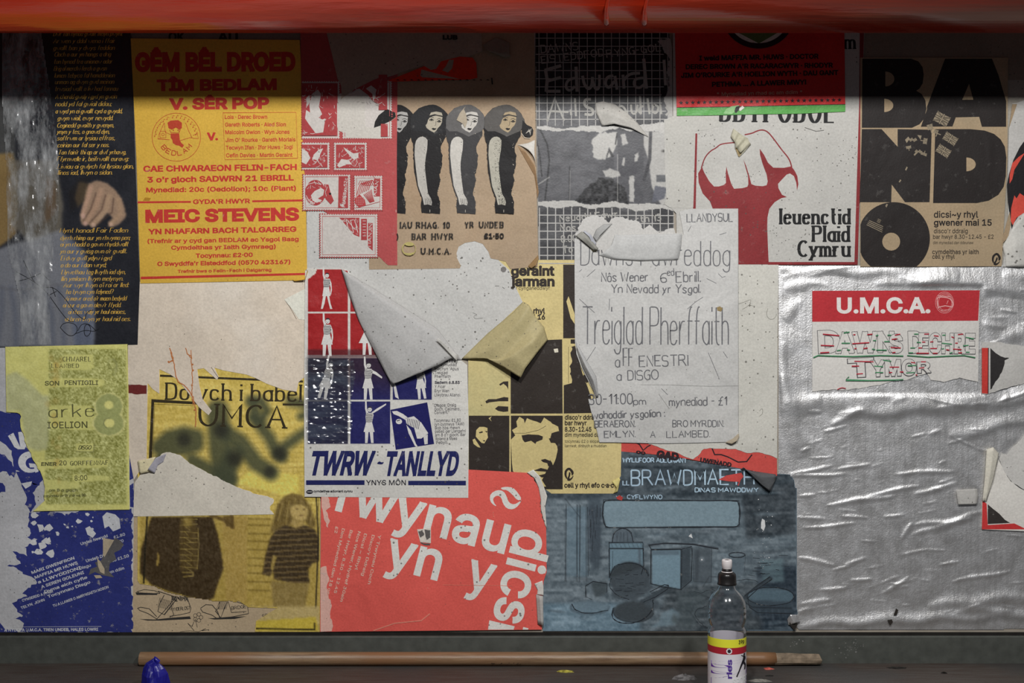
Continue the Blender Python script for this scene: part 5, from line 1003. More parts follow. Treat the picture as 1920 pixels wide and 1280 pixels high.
a = ki.ink(); a.poly([(1347, 899), (1362, 891), (1390, 886), (1394, 893), (1386, 903), (1366, 902)]); a.line([(1391, 890), (1384, 910)], 2); a.poly([(1155, 932), (1162, 928), (1168, 932), (1166, 938), (1158, 936)]); ki.put(a, 'red_smear', (168, 64, 60))
flap('curled_edge', [[(1388, 880, .003), (1420, 884, .003), (1454, 889, .003)], [(1394, 876, .010), (1424, 892, .014), (1456, 893, .008)], [(1430, 910, .010), (1444, 921, .010), (1454, 900, .006)]], paper((74, 76, 78), ki.K), ki)
rs = Sheet('torn_poster', 'strip of torn red poster with black zigzags above the kitchen drawing', 'poster', [(1165, 800), (1456, 800), (1457, 892), (1430, 886), (1400, 880), (1300, 862), (1260, 855), (1200, 849), (1165, 846)], 2.9, (184, 74, 68), mott=.06)
a = rs.ink(); a.line([(1193, 830), (1199, 833), (1206, 844), (1214, 837), (1220, 834)], 2.2); a.line([(1335, 840), (1340, 852), (1352, 852), (1364, 856), (1384, 866), (1400, 865), (1410, 852)], 2.4)
a.text('GAD', 1230, 858, 1272, 15, 864, off=.06); a.text('UWENADD', 1312, 866, 1371, 9, 876, off=.05); a.text('oo', 1192, 850, 1210, 8, 853, off=.05); rs.put(a, 'lettering', (44, 32, 36))
cb = Sheet('torn_paper', 'cream backing paper with a torn foot between the pencilled notice and the foil', 'paper', [(1200, 480), (1460, 480), (1458, 620), (1457, 859)]+torn([(1456, 859), (1440, 852), (1419, 847), (1401, 849), (1379, 841.7), (1355, 840.6), (1320, 840.6), (1309, 853.8), (1298.5, 861), (1283, 856), (1268, 847), (1248, 843), (1211, 829.7), (1200, 822)], .8, 5)[:-1]+[(1200, 822)], 3.8, (182, 180, 172), mott=.04, speck=.5)
a = cb.ink()
for q in ([(1384, 570), (1396, 566), (1410, 560), (1404, 572), (1416, 574)], [(1392, 580), (1402, 574), (1408, 568)], [(1440, 578), (1436, 590), (1444, 600), (1454, 596), (1456, 588)], [(1424, 770), (1430, 764), (1430, 776), (1424, 780)]): a.line(chaikin(q), .7)
a.dots([(1392, 611), (1402, 618), (1436, 622), (1392, 611), (1419, 842), (1434, 652), (1406, 718)], 1.4); cb.put(a, 'stain', (110, 108, 98), speck=0)

# ------------------------------------------------------------------ black grid poster
GR = (190, 188, 184)
ed = Sheet('grid_poster', 'torn black and white poster ruled with a white grid and scrawled lettering', 'poster', [(1003, 50), (1253, 50), (1260, 90), (1264, 487), (1010, 487)], 3.1, (176, 173, 168), mott=.05)
p = Pic(1003, 50, 1266, 488, 1.2, (84, 84, 87))
p.mixc(np.clip((206-p.Y)/30, 0, 1)*.9, (24, 24, 27)); p.grain(30*1.0, 34, 30, 3); p.grain(16, 11, 12, 4); p.grain(6, 3, 3, 5)  # upper tones blackened: the beam's shade is painted into the print
p.mixc(np.clip((p.Y-388)/10, 0, 1)*.5, (56, 56, 58))
# pale torn bands and the photograph between
up = [(1003, 236)]+torn([(1003, 236), (1026, 237), (1050, 241), (1080, 238), (1112, 234), (1130, 238), (1150, 236), (1216, 234), (1256, 226)], 1.5, 5)+[(1266, 226), (1266, 248)]+torn([(1266, 248), (1216, 246), (1190, 244), (1176, 246), (1160, 240), (1126, 247), (1100, 246), (1070, 245), (1036, 246), (1008, 241)], 1.5, 5)
dn = [(1003, 378)]+torn([(1008, 378), (1050, 376), (1075, 376), (1100, 384), (1124, 383), (1146, 376), (1176, 383), (1222, 381), (1244, 384)], 1.2, 5)+[(1266, 384), (1266, 396)]+torn([(1266, 396), (1240, 390), (1218, 392), (1196, 396), (1170, 390), (1140, 388), (1110, 391), (1080, 386), (1046, 390), (1010, 386)], 1.2, 5)
p.fill([(1003, 244), (1250, 244), (1246, 384), (1003, 380)], (98, 98, 102), .55, 2)
pw = (194, 192, 187)
p.fill(torn([(1110, 262), (1124, 248), (1158, 248), (1154, 280), (1140, 298), (1128, 300), (1112, 294), (1110, 262)], 2, 5), pw, 1, 1); p.fill([(1208, 246), (1266, 246), (1262, 384), (1240, 384), (1232, 372), (1222, 350), (1216, 300), (1206, 270)], pw, .92, 2)
for q in (rect(1158, 247, 1206, 382), [(1136, 296), (1150, 294), (1152, 316), (1136, 316)]): p.fill(q, (84, 84, 88), .9, 1)
p.fill([(1136, 296), (1142, 276), (1152, 294), (1146, 294), (1142, 284), (1138, 296)], (60, 60, 62), .9, 1)
for q in ([(1163, 252), (1172, 250), (1178, 270), (1168, 272)], [(1130, 320), (1144, 316), (1160, 322), (1164, 330), (1148, 334), (1134, 330)], [(1190, 290), (1198, 284), (1196, 302), (1190, 304)], [(1168, 296), (1172, 296), (1170, 312), (1166, 310)], [(1180, 330), (1190, 330), (1188, 380), (1180, 378)]): p.fill(torn(q+[q[0]], 1, 4), pw, .9, 1)
p.fill(torn([(1074, 380), (1100, 352), (1124, 334), (1150, 338), (1172, 352), (1180, 382), (1110, 382), (1074, 380)], 2, 4), (46, 46, 48), .9, 1); p.grain(34, 4, 5, 19, p.blur(p.mask([(1080, 380), (1120, 336), (1160, 340), (1178, 382)]), 2))
for q, w in (([(1012, 242), (1026, 270), (1030, 300), (1026, 340), (1022, 374)], 3), ([(1006, 262), (1012, 290), (1016, 330)], 2.5), ([(1068, 312), (1067, 376)], 1.6), ([(1157, 250), (1154, 270)], 2.4)): p.line(q, w, (40, 40, 42), .85)
p.line([(1069, 320), (1068, 376)], 1, pw, .6); p.line([(1010, 345), (1030, 332)], 2, pw, .7); p.line([(1158, 290), (1158, 380)], 1.4, pw, .7); p.line([(1220, 248), (1218, 300), (1208, 336)], 6, (62, 62, 66), .85, 1); p.line([(1252, 244), (1250, 284)], 1.2, (120, 120, 118), .7)
p.line([(1262, 246), (1258, 256), (1262, 266)], 4, (90, 90, 90), .8, 1); p.blob(1246, 283, 6, 3, (60, 58, 56), .8); p.fill(rect(1230, 328, 1252, 341), (92, 94, 98), .9, 1); p.fill([(1228, 348), (1250, 352), (1246, 372), (1222, 380)], (96, 98, 108), .9, 1)
p.fill(up, pw, 1, 0); p.fill(dn, pw, 1, 0)
p.fill(torn([(1231, 76), (1266, 70), (1266, 240), (1256, 236), (1250, 200), (1244, 190), (1252, 168), (1256, 150), (1250, 140), (1256, 108), (1246, 100), (1240, 84), (1231, 76)], 2, 4), (176, 173, 168), 1, 0)
ed.pic(p, 'printed_picture', [(1003, 50), (1253, 50), (1260, 90), (1264, 487), (1010, 487)], rough=.42)
a = ed.ink()
for k in range(17):
    x = 1010.5+15.1*k
    a.line([(x, 52), (x+.5, 236)], 1.5)
    if k < 17: a.line([(x+1, 389), (x+1, 487)], 1.9)
for k in range(12):
    y = 56.3+15.2*k
    if y < 234: a.line([(1004, y), (1240+R.uniform(0, 12), y)], 1.5)
for k in range(7): a.line([(1010, 404+15.1*k-1), (1264, 404+15.1*k)], 1.9)
ed.put(a, 'grid_pattern', GR, speck=0)
a = ed.ink()
pen(a, 'DAWNS', 1015, 99, 1085, 14, 1.8, 93, serif=.8); pen(a, 'EISTEDDFOD', 1016, 119, 1133, 13, 1.8, 104, serif=.8); pen(a, 'RYNG-GOL', 1138, 107, 1241, 13, 1.8, 95, serif=.8)
a.line([(1021, 132), (1052, 123)], 6); a.line([(1023, 132), (1026, 150), (1024, 172)], 6); a.line([(1026, 152), (1052, 145)], 5.5); a.line([(1024, 171), (1051, 171)], 5.5)
a.line(chaikin([(1078, 146), (1064, 150), (1060, 164), (1068, 171), (1078, 162)]), 5); a.line([(1080, 125), (1082, 172)], 6); a.line(chaikin([(1092, 142), (1096, 160), (1104, 168), (1110, 160), (1111, 144)]), 5.5); a.line(chaikin([(1111, 150), (1116, 168), (1124, 166), (1124, 140)]), 5)
a.line(chaikin([(1150, 142), (1138, 144), (1134, 158), (1142, 166), (1152, 152)]), 5.5); a.line([(1153, 142), (1157, 168)], 5.5); a.line([(1168, 140), (1170, 166)], 5.5); a.line(chaikin([(1170, 150), (1180, 138), (1200, 137)]), 5.5); a.line(chaikin([(1206, 146), (1190, 148), (1188, 160), (1198, 166), (1208, 158)]), 5); a.line([(1207, 110), (1212, 166)], 6); a.line([(1245, 112), (1248, 160)], 5.5)
a.line([(1026, 228), (1040, 184), (1058, 226)], 4); a.line([(1030, 208), (1066, 210)], 4); a.line([(1070, 205), (1071, 216)], 4); a.line([(1078, 184), (1080, 218)], 4); a.line(chaikin([(1108, 186), (1096, 186), (1096, 200), (1112, 204), (1112, 216), (1096, 214)]), 5)
for q in ([(1160, 200), (1168, 198), (1176, 212)], [(1183, 196), (1184, 212), (1192, 214), (1196, 196)], [(1200, 180), (1202, 214)], [(1206, 198), (1196, 206), (1202, 214)], [(1214, 184), (1218, 214)], [(1226, 196), (1222, 208), (1230, 214), (1236, 200), (1226, 196)], [(1238, 196), (1240, 214)], [(1248, 200), (1256, 210), (1248, 216)]): a.line(chaikin(q), 4)
for t, x0, y0, x1, h, y1 in (('Neuadd Fawr', 1050, 415, 1159, 11, 406), ('Nos', 1051, 433, 1080, 12, 432), ('8.00', 1053, 454, 1082, 12, 452), ('To', 1056, 474, 1074, 12, 472), ('rth 13', 1193, 417, 1240, 12, 413)): pen(a, t, x0, y0, x1, h, 2.2, y1, serif=.7)
ed.put(a, 'scrawl_lettering', (178, 176, 170), speck=0)
flap('torn_edge', [[(1116, 193, .0035), (1131, 190, .004), (1154, 196, .004), (1176, 212, .0035)], [(1118, 212, .004), (1140, 212, .010), (1168, 222, .012), (1196, 231, .004)], [(1129, 236, .004), (1152, 232, .010), (1184, 240, .008), (1216, 257, .0035)]], paper((196, 193, 186), ed.K), ed)

# ------------------------------------------------------------------ fist poster
W2 = (196, 194, 188)
fi = Sheet('fist_poster', 'white poster of a raised red fist with bold black serif lettering', 'poster', [(1245, 225), (1262, 218), (1262, 50), (1621, 50), (1617, 190), (1608, 496), (1270, 496), (1268, 400), (1250, 380), (1246, 300)], 4.1, W2, mott=.035, speck=.4)
Q = lambda s_: [(1280+x/4, 190+y/4) for x, y in s_]
a = fi.ink()
a.poly(Q([(145, 490), (160, 530), (200, 600), (235, 638), (270, 638), (305, 628), (325, 612), (323, 540), (328, 488), (340, 540), (365, 620), (385, 655), (450, 650), (485, 640), (493, 620), (490, 560), (470, 490), (455, 435), (475, 480), (500, 560), (515, 620), (545, 632), (600, 636), (630, 628), (638, 600), (630, 550), (600, 470), (580, 400), (578, 355), (610, 400), (640, 460), (680, 497), (760, 498), (800, 490), (815, 486), (840, 520), (860, 560), (868, 620), (858, 668), (852, 610), (835, 560), (805, 540), (780, 548), (745, 585), (715, 618), (718, 650), (745, 700), (782, 717), (740, 725), (690, 755), (650, 805), (636, 870), (634, 950), (640, 1100), (645, 1206), (645, 1222), (415, 1222), (415, 803), (225, 803), (205, 750), (150, 690), (120, 610), (116, 540)]))
a.line(chaikin(Q([(140, 500), (165, 420), (210, 370), (250, 350), (285, 318), (390, 308)])), 2.2); a.line(chaikin(Q([(465, 250), (520, 240), (560, 220), (600, 212), (640, 228), (690, 290), (740, 360), (800, 430), (818, 492)])), 2.4)
a.poly([(1302.5, 250), (1307.5, 250), (1304.5, 391), (1299.5, 391)]); a.poly([(1612, 60), (1620, 60), (1617, 190), (1608, 496), (1440, 496), (1440, 491), (1602, 491), (1611, 190)])
fi.put(a, 'red_fist_print', (142, 50, 53), fade=.12, mott=.08)
a = fi.ink()
pen(a, 'DDYFODOL', 1352, 227, 1568, 42, 7.5, 229.5, serif=1.8, ct=.33, gap=2.2); pen(a, 'm', 1585, 91, 1605, 26, 5, serif=1.2, ct=.36)
pen(a, 'Ieuenctid', 1464, 419, 1595, 27, 5.8, serif=1.4, ct=.52, gap=1.7); pen(a, 'Plaid', 1525, 452, 1594, 28, 5.8, serif=1.4, ct=.52, gap=1.7); pen(a, 'Cymru', 1498, 480, 1595, 28, 5.8, serif=1.4, ct=.52, gap=1.7)
fi.put(a, 'black_lettering', (34, 34, 35), fade=.08)
a = fi.ink(); R = random.Random(8)
for cx, cy, sx_, n in ((1340, 325, 30, 9), (1415, 325, 8, 8), (1590, 280, 12, 10), (1570, 360, 25, 8), (1450, 430, 12, 9), (1480, 460, 20, 9), (1320, 255, 10, 8), (1585, 300, 16, 8)):
    a.dots([(R.gauss(cx, sx_), R.gauss(cy, sx_*.6)) for _ in range(n)], .8)
a.line([(1509, 239), (1530, 246), (1545, 244)], 1.2); fi.put(a, 'fly_speck', (104, 102, 98), speck=0)
# scrap of concertina tape stuck on the fist
ct = Sheet('tape_scrap', 'small folded concertina scrap of cream tape stuck on the fist drawing', 'tape', Q([(360, 265), (380, 205), (410, 225), (430, 245), (490, 270), (523, 330), (470, 372), (475, 392), (430, 425), (405, 405), (390, 320), (385, 285)]), 5.4, (190, 186, 164), speck=0, group=None) if False else None
tp = flap('tape_scrap', [[(1370, 256, .006), (1375, 241, .006)], [(1376, 264, .010), (1383, 247, .010)], [(1378, 268, .006), (1388, 251, .006)], [(1380, 276, .011), (1396, 256, .011)], [(1383, 280, .006), (1402, 259, .006)], [(1388, 286, .011), (1405, 266, .011)], [(1392, 286, .006), (1408, 270, .006)], [(1385, 295, .006), (1397, 283, .006)]], paper((192, 188, 166), fi.K, speck=0), None, 'small folded concertina scrap of cream tape stuck on the fist drawing', 'tape', sub=3)
b1_ = Ink(.0054); b1_.poly([(1378, 276), (1384, 292), (1386, 294), (1396, 284), (1390, 280)]); b1_.build('tan_tape_end', paper((160, 140, 100), fi.K, speck=0), tp, tp.location)
# white torn patch between grid and fist
Sheet('torn_paper', 'white torn patch bridging the grid poster and the fist poster', 'paper', [(1248, 226)]+torn([(1248, 226), (1262, 218), (1300, 216), (1336, 220), (1352, 230), (1352, 238), (1304, 246)], 1, 6)+[(1300, 388)]+torn([(1290, 392), (1262, 390), (1246, 384), (1252, 360), (1256, 330), (1254, 300), (1248, 262)], 1.6, 5), 4.5, (196, 194, 187), mott=.03, speck=.5)

# ------------------------------------------------------------------ red and green poster tucked under the beam
mf = Sheet('star_poster', 'red poster with a row of stars and a green foot above the fist', 'poster', [(1265, 40), (1583, 40), (1585, 209), (1500, 213), (1400, 214.5), (1340, 216), (1269, 217)], 6.2, (186, 44, 44), .7, mott=.05, rough=.35, speck=.15)
a = mf.ink(); a.poly([(1269, 201.5), (1380, 200), (1500, 197), (1585, 195.5), (1585, 209), (1500, 213), (1400, 214.5), (1340, 216), (1269, 217)]); mf.put(a, 'green_band_print', (80, 142, 70), fade=.2)
a = mf.ink(); a.poly([(1372, 62), (1422, 84), (1474, 62), (1474, 50), (1372, 50)]); mf.put(a, 'green_emblem_print', (84, 104, 62))
a = mf.ink(); a.poly([(1367, 58), (1378, 58), (1422, 81), (1396, 78)]); a.poly([(1474, 58), (1464, 58), (1424, 81), (1448, 78)]); mf.put(a, 'white_emblem_print', (190, 188, 180), speck=0)
a = mf.ink()
ring = [(1422+68*math.cos(math.radians(t)), 28+63*math.sin(math.radians(t))) for t in range(15, 166, 6)]; a.poly(ring+[(1422+58*math.cos(math.radians(t)), 28+53*math.sin(math.radians(t))) for t in range(165, 14, -6)])
for k in range(28):
    cx = 1277+k*11.0; cy = 192.6-k*.2; a.poly([(cx+(4.3 if j % 2 == 0 else 1.8)*math.sin(j*math.pi/5), cy-(4.3 if j % 2 == 0 else 1.8)*math.cos(j*math.pi/5)) for j in range(10)])
a.line([(1269, 201.5), (1380, 200), (1500, 197), (1585, 195.5)], 1)
for t, x0, y0, x1, h, y1 in (('I weld MAFFIA MR. HUWS · DOCTOR', 1311, 113.8, 1535, 9.6, 110), ("DEREC BROWN A'R RACARACWYR · RHODYR", 1285.6, 130, 1562, 9.6, 126.8), ("JIM O'ROURKE A'R HOELION WYTH · DAU GANT", 1276.7, 146, 1572, 9.6, 140.7), ('PETHMA ... A LLAWER MWY!', 1335, 163, 1512, 9.6, 158.5)): a.text(t, x0, y0, x1, h, y1, off=.035)
mf.put(a, 'black_lettering', (38, 24, 30), fade=.05, speck=0)
a = mf.ink(); a.text('* Mynediad yn rhad ac am ddim *', 1344, 179.7, 1504.5, 6.8, 175.7, off=.015); mf.put(a, 'pale_lettering', (206, 150, 130), speck=0)
a = mf.ink(); a.poly([(1356, 213), (1362, 204), (1372, 199), (1386, 197), (1382, 206), (1372, 214)]); mf.put(a, 'light_patch_print', (124, 168, 112)); a = mf.ink(); a.poly([(1384, 205), (1392, 198), (1396, 202), (1388, 208)]); mf.put(a, 'chip', (200, 196, 190)); a = mf.ink(); a.poly([(1377, 208), (1380, 200), (1387, 198), (1386, 205), (1380, 212)]); mf.put(a, 'hole', (36, 34, 34))

# ------------------------------------------------------------------ BAND O poster
TN = (164, 144, 116); BB = (42, 38, 37)
bd = Sheet('band_poster', 'tan poster filled by huge black letters spelling BAND O', 'poster', [(1613, 108), (1890, 108), (1889, 300), (1878, 499), (1613, 500)], 5, TN, mott=.06, stain=(150, 136, 112), speck=.15)
a = bd.ink()
hd = lambda x0, x1, y0, y1: [(x0, y0)]+[(x0+(x1-x0)*math.sin(math.radians(t)), (y0+y1)/2-(y1-y0)/2*math.cos(math.radians(t))) for t in range(10, 171, 16)]+[(x0, y1)]
a.poly([(1617, 110), (1708, 110), (1722, 115), (1730, 126), (1732, 140), (1730, 156), (1724, 166), (1718, 170), (1728, 176), (1735, 188), (1737, 204), (1733, 222), (1724, 233), (1710, 239.5), (1616, 239.5)], hd(1660, 1677, 134, 162)[::-1], hd(1658, 1675, 185, 210)[::-1]); bd.put(a, 'letter', BB, fade=.06, mott=.05); a = Ink(a.h)
a.poly([(1772, 110), (1860, 110), (1872, 140), (1886.6, 190), (1886.6, 237.6), (1841, 237.6), (1836, 219), (1792, 220), (1786, 237), (1726.6, 237.6), (1738, 205), (1738, 200)], [(1804, 187), (1825, 187), (1817, 157)]); bd.put(a, 'letter', BB, fade=.06, mott=.05); a = Ink(a.h)
a.poly([(1616, 242), (1653, 242), (1683, 275), (1683, 242), (1747, 243), (1743, 379), (1697, 379), (1672, 346), (1671, 379), (1612, 379)]); bd.put(a, 'letter', BB, fade=.06, mott=.05); a = Ink(a.h)
a.poly([(1753.6, 242), (1820, 242), (1846, 244.6), (1864, 251), (1876, 261), (1884, 275), (1887, 295), (1886, 330), (1882, 350), (1872, 365), (1854, 376), (1832, 380.6), (1749.5, 380.6)], hd(1812, 1829.6, 295, 321)[::-1]); bd.put(a, 'letter', BB, fade=.06, mott=.05); a = Ink(a.h)
oc = [(max(1613.5, x), min(499.5, y)) for x, y in ell(1675.6, 446.8, 68, 68, 64)]; a.poly(oc, ell(1671, 452.8, 16.8, 16.8, 24)[::-1]); bd.put(a, 'letter', BB, fade=.06, mott=.05)
a = bd.ink()
for t, x0, x1, y, h, off in (('dicsi~y rhyl', 1751, 1834, 408, 12.4, .015), ('gwener mai 15', 1751, 1859.5, 423, 12, .02), ("disco'r ddraig", 1751, 1814.5, 437, 8.6, .005), ('bar hwyr 8.30-12.45 - £2', 1749.5, 1863, 447.5, 7.8, .005), ('dim mynediad dan ddeunaw', 1749.5, 1825, 457.4, 5.4, 0), ('cymdeithas yr iaith', 1748, 1835, 476, 8.4, .01), ('cell y rhyl', 1748, 1790, 485, 8.4, .01)): a.text(t, x0, y, x1, h, off=off)
tongue(a, 1868, 485, .95, 10); bd.put(a, 'lettering', BB, fade=.05, speck=0)
a = bd.ink()
def jack(cx, cy, w, h, ang, part=1):
    t = math.radians(ang); T = lambda q: [(cx+x*math.cos(t)-y*math.sin(t), cy+x*math.sin(t)+y*math.cos(t)) for x, y in q]
    w *= .92; h *= .92
    a.line(T([(-w, 0), (w, 0)]), h*.26); a.line(T([(0, -h), (0, h)]), h*.26)
    for sx_ in (-1, 1):
        for sy in (-1, 1):
            if R.random() < part: a.poly(T([(sx_*w*.16, sy*h*.9), (sx_*w*.16, sy*h*.42), (sx_*w*.8, sy*h*.96)])); a.poly(T([(sx_*w*.3, sy*h*.24), (sx_*w, sy*h*.24), (sx_*w, sy*h*.8)])); a.line(T([(sx_*w*.16, sy*h*.2), (sx_*w, sy*h)]), 1)
jack(1766, 223, 15, 11, 28); jack(1782, 260, 14, 9, 32); jack(1769, 283, 14, 9, 32); jack(1745, 242, 10, 6, 75, .6); jack(1757, 250, 8, 7, 20, .6); jack(1732, 264, 7, 6, 10, .8); jack(1704, 278, 5, 5, -10, .7); jack(1722, 284, 6, 5, 40, .7); jack(1733, 287, 6, 5, 20, .6); jack(1712, 262, 7, 5, -30, .6)
for q in ([(1697, 262), (1703, 256), (1706, 260), (1700, 268)], [(1720, 253), (1728, 254), (1726, 262)], [(1713, 290), (1718, 284), (1719, 288), (1715, 292)], [(1697, 318), (1700, 312), (1702, 314), (1699, 320)], [(1685, 341), (1688, 336), (1690, 338), (1687, 342)], [(1660, 386), (1662, 382), (1665, 383), (1662, 389)]): a.poly(q)
for k in range(4): a.line([(1625+k*1.6, 421-k*2.6), (1654+k*.6, 435-k*3.4)], 1.3)
for k in range(3): a.line([(1644+k, 415-k*2.4), (1650+k, 418-k*2.4)], 1)
bd.put(a, 'flag_print', (140, 128, 108), speck=0)
# torn poster at the far edge of the frame
re_ = Sheet('torn_poster', 'torn white poster with a red and black swirl beside the tan poster', 'poster', [(1898, 194), (1906, 193), (1925, 186), (1935, 186), (1935, 500), (1880, 500), (1884, 470), (1890, 440), (1890, 300), (1892, 240)], 4.5, (178, 176, 172), mott=.05)
a = re_.ink(); a.poly([(1925, 258), (1912, 276), (1900, 300), (1892, 326), (1888, 346), (1890, 380), (1894, 412), (1897, 430), (1901, 418), (1912, 402), (1926, 388)]); re_.put(a, 'black_swirl_print', (34, 32, 34))
a = re_.ink(); a.poly([(1922, 286), (1910, 294), (1898, 306), (1893, 328), (1893, 344), (1898, 336), (1902, 318), (1912, 302)]); a.poly([(1912, 362), (1906, 372), (1902, 366), (1896, 390), (1895, 414), (1899, 422), (1906, 408), (1924, 396), (1924, 370), (1918, 366)]); re_.put(a, 'red_swirl_print', (196, 74, 62))
a = re_.ink(); a.poly([(1898, 195), (1907, 195), (1900, 216), (1892, 240)]); a.poly([(1893, 396), (1896, 420), (1890, 445), (1876, 460), (1884, 430)]); re_.put(a, 'tan_strip', (150, 130, 104))
flap('curled_sheet', [[(1880, 462, .004), (1884, 480, .004), (1886, 500, .004)], [(1897, 430, .010), (1904, 466, .014), (1910, 500, .008)], [(1922, 396, .006), (1932, 450, .010), (1938, 500, .006)]], paper((186, 184, 178), re_.K, speck=.7), re_)

# ------------------------------------------------------------------ pencilled notice
Sheet('torn_paper', 'fluffy torn white fibres behind the upper edge of the pencilled notice', 'paper', torn([(1078, 440), (1086, 424), (1092, 412), (1104, 405), (1118, 403), (1132, 408), (1140, 418), (1150, 408), (1166, 406), (1178, 412), (1196, 414), (1206, 430)], 1.6, 3)+[(1206, 430), (1218, 421), (1228, 430), (1236, 436)]+torn([(1245, 434), (1262, 426), (1266, 436), (1276, 438)], 2, 4)+[(1284, 440), (1284, 492), (1120, 494)], 5.6, (200, 198, 194), mott=.02, speck=.1)
hw = Sheet('pencilled_notice', 'white paper notice pencilled by hand with its upper edge torn and folded down', 'poster', [(1077, 446), (1088, 450), (1104, 466), (1118, 480), (1150, 488), (1272, 488), (1282, 440), (1274, 396), (1290, 392), (1384, 391), (1385, 700), (1384, 819), (1374, 828), (1300, 830), (1240, 831), (1150, 829), (1124, 829), (1119, 806), (1108, 770), (1103, 748), (1117, 747), (1112, 732), (1102, 712), (1090, 688), (1081, 664), (1078, 640)], 6.4, (188, 187, 184), mott=.035, speck=.3, bump=1.0)
a = hw.ink()
for t, x0, y0, x1, h, w, y1 in (('Dawns Fawreddog', 1089, 497, 1368, 46, 1.8, 498), ('Nôs Wener', 1128, 528, 1215, 17, 1.9, 527), ('6', 1239, 529, 1250, 17, 1.8, 529), ('ed', 1252, 517, 1264, 13, 1.4, 516), ('Ebrill.', 1268, 529, 1313, 20, 1.8, 528), ('Yn Nevadd yr Ysgol.', 1146, 549, 1313, 16, 1.8, 549),
   ('Treiglad Pherffaith', 1092, 645, 1366, 70, 2.1, 646), ('FF', 1169, 686, 1187, 33, 1.6, 686), ('ENESTRI', 1199, 687, 1290, 20, 1.8, 685), ('a', 1154, 688, 1162, 22, 1.6, 688), ('a', 1157, 713, 1165, 18, 1.6, 713), ('DISGO', 1177, 713, 1235, 18, 1.7, 711), ('30-11:00', 1104, 758, 1186, 19, 1.9, 757), ('pm', 1188, 759, 1211, 13, 1.6, 758), ('mynediad - £1', 1255, 761, 1362, 16, 1.7, 759),
   ('wahoddir ysgolion :', 1110, 785, 1246, 14, 1.9, 781), ('BERAERON.', 1115, 801, 1191, 12, 1.7, 800), ('BRO MYRDDIN.', 1261, 800, 1357, 12, 1.5, 800), ('EMLYN.', 1133, 820, 1191, 12, 1.6, 819), ('A', 1220, 820, 1229, 12, 1.4, 820), ('LLAMBED.', 1250, 820, 1331, 12, 1.5, 819), ('LLANDYSUL', 1288, 416, 1374, 15, 1.7, 415)): pen(a, t, x0, y0, x1, h, w*1.12, y1, jit=.5, seed=len(t))
for q in ([(1100, 519), (1116, 505)], [(1086, 509), (1091, 505)], [(1325, 522), (1343, 531)], [(1347, 513), (1354, 520), (1360, 518)], [(1289, 579), (1304, 566), (1318, 557)], [(1143, 560), (1142, 581)], [(1086, 560), (1100, 573), (1115, 586)], [(1097, 681), (1117, 650)], [(1328, 661), (1349, 711)], [(1356, 659), (1364, 671)], [(1290, 434), (1296, 423)], [(1349, 440), (1362, 436)], [(1252, 740), (1240, 728)]): a.line(q, 1)
hw.put(a, 'pencil_lettering', (104, 104, 107), fade=.35, speck=0)
a = hw.ink(); a.line([(1201, 721), (1260, 721.5), (1330, 724), (1384, 723)], .8); a.line([(1235, 738), (1255, 766)], 1); a.line([(1384, 400), (1384.5, 810)], .8); hw.put(a, 'crease', (150, 149, 146), speck=0)
a = hw.ink(); a.poly([(1344, 576), (1350, 574), (1355, 578), (1352, 584), (1345, 582)]); hw.put(a, 'rust_spot', (140, 120, 80))
p = Pic(1200, 745, 1250, 830, 2, (188, 187, 184)); p.blob(1228, 790, 14, 34, (138, 138, 138), .75); p.grain(4, 5, 5, 2); hw.pic(p, 'pencil_smudge', [(1212, 762)]+ell(1228, 792, 15, 32, 20), rough=.6) if False else None
pf = paper((180, 180, 178), hw.K, mott=.03, speck=.2)
flap('folded_edge', [[(1122, 478, .005), (1152, 487, .0048), (1200, 490, .0048), (1270, 488, .0048)], [(1130, 474, .009), (1155, 484, .0095), (1200, 487, .0095), (1272, 484, .0085)], [(1146, 460, .008), (1158, 460, .0105), (1205, 460, .0105), (1277, 460, .009)], [(1153, 440, .0065), (1160, 440, .0075), (1210, 439, .008), (1279, 438, .0065)]], pf, hw)
flap('curled_scrap', [[(1080, 442, .005), (1090, 434, .006), (1098, 436, .006)], [(1088, 448, .010), (1100, 446, .014), (1104, 444, .010)], [(1114, 470, .008), (1119, 468, .012), (1122, 466, .008)]], paper((150, 149, 142), hw.K, speck=0), hw)
flap('curled_scrap', [[(1096, 432, .006), (1108, 440, .008), (1118, 456, .006)], [(1094, 434, .009), (1105, 444, .013), (1115, 466, .008)]], paper((176, 178, 186), hw.K, speck=0), hw)
flap('curled_scrap', [[(1112, 444, .005), (1118, 430, .006), (1132, 420, .005)], [(1118, 452, .009), (1126, 440, .012), (1148, 419, .006)]], paper((160, 160, 158), hw.K, speck=0), hw)
flap('curled_scrap', [[(1094, 448, .0055), (1112, 472, .0055)], [(1100, 450, .009), (1120, 470, .008)]], paper((150, 144, 112), hw.K, speck=0), hw)
flap('curled_edge', [[(1081, 655, .006), (1092, 688, .006), (1106, 716, .006), (1118, 745, .006)], [(1082, 650, .009), (1098, 684, .016), (1114, 714, .017), (1121, 744, .008)], [(1080, 640, .0055), (1100, 676, .0062), (1118, 706, .0062), (1122, 742, .006)]], paper((178, 178, 177), hw.K, speck=.2), hw)
flap('dog_ear', [[(1360, 829, .006), (1374, 822, .0065), (1385, 812, .006)], [(1372, 832, .009), (1382, 826, .010), (1386, 818, .007)]], paper((160, 148, 128), hw.K, speck=0), hw)

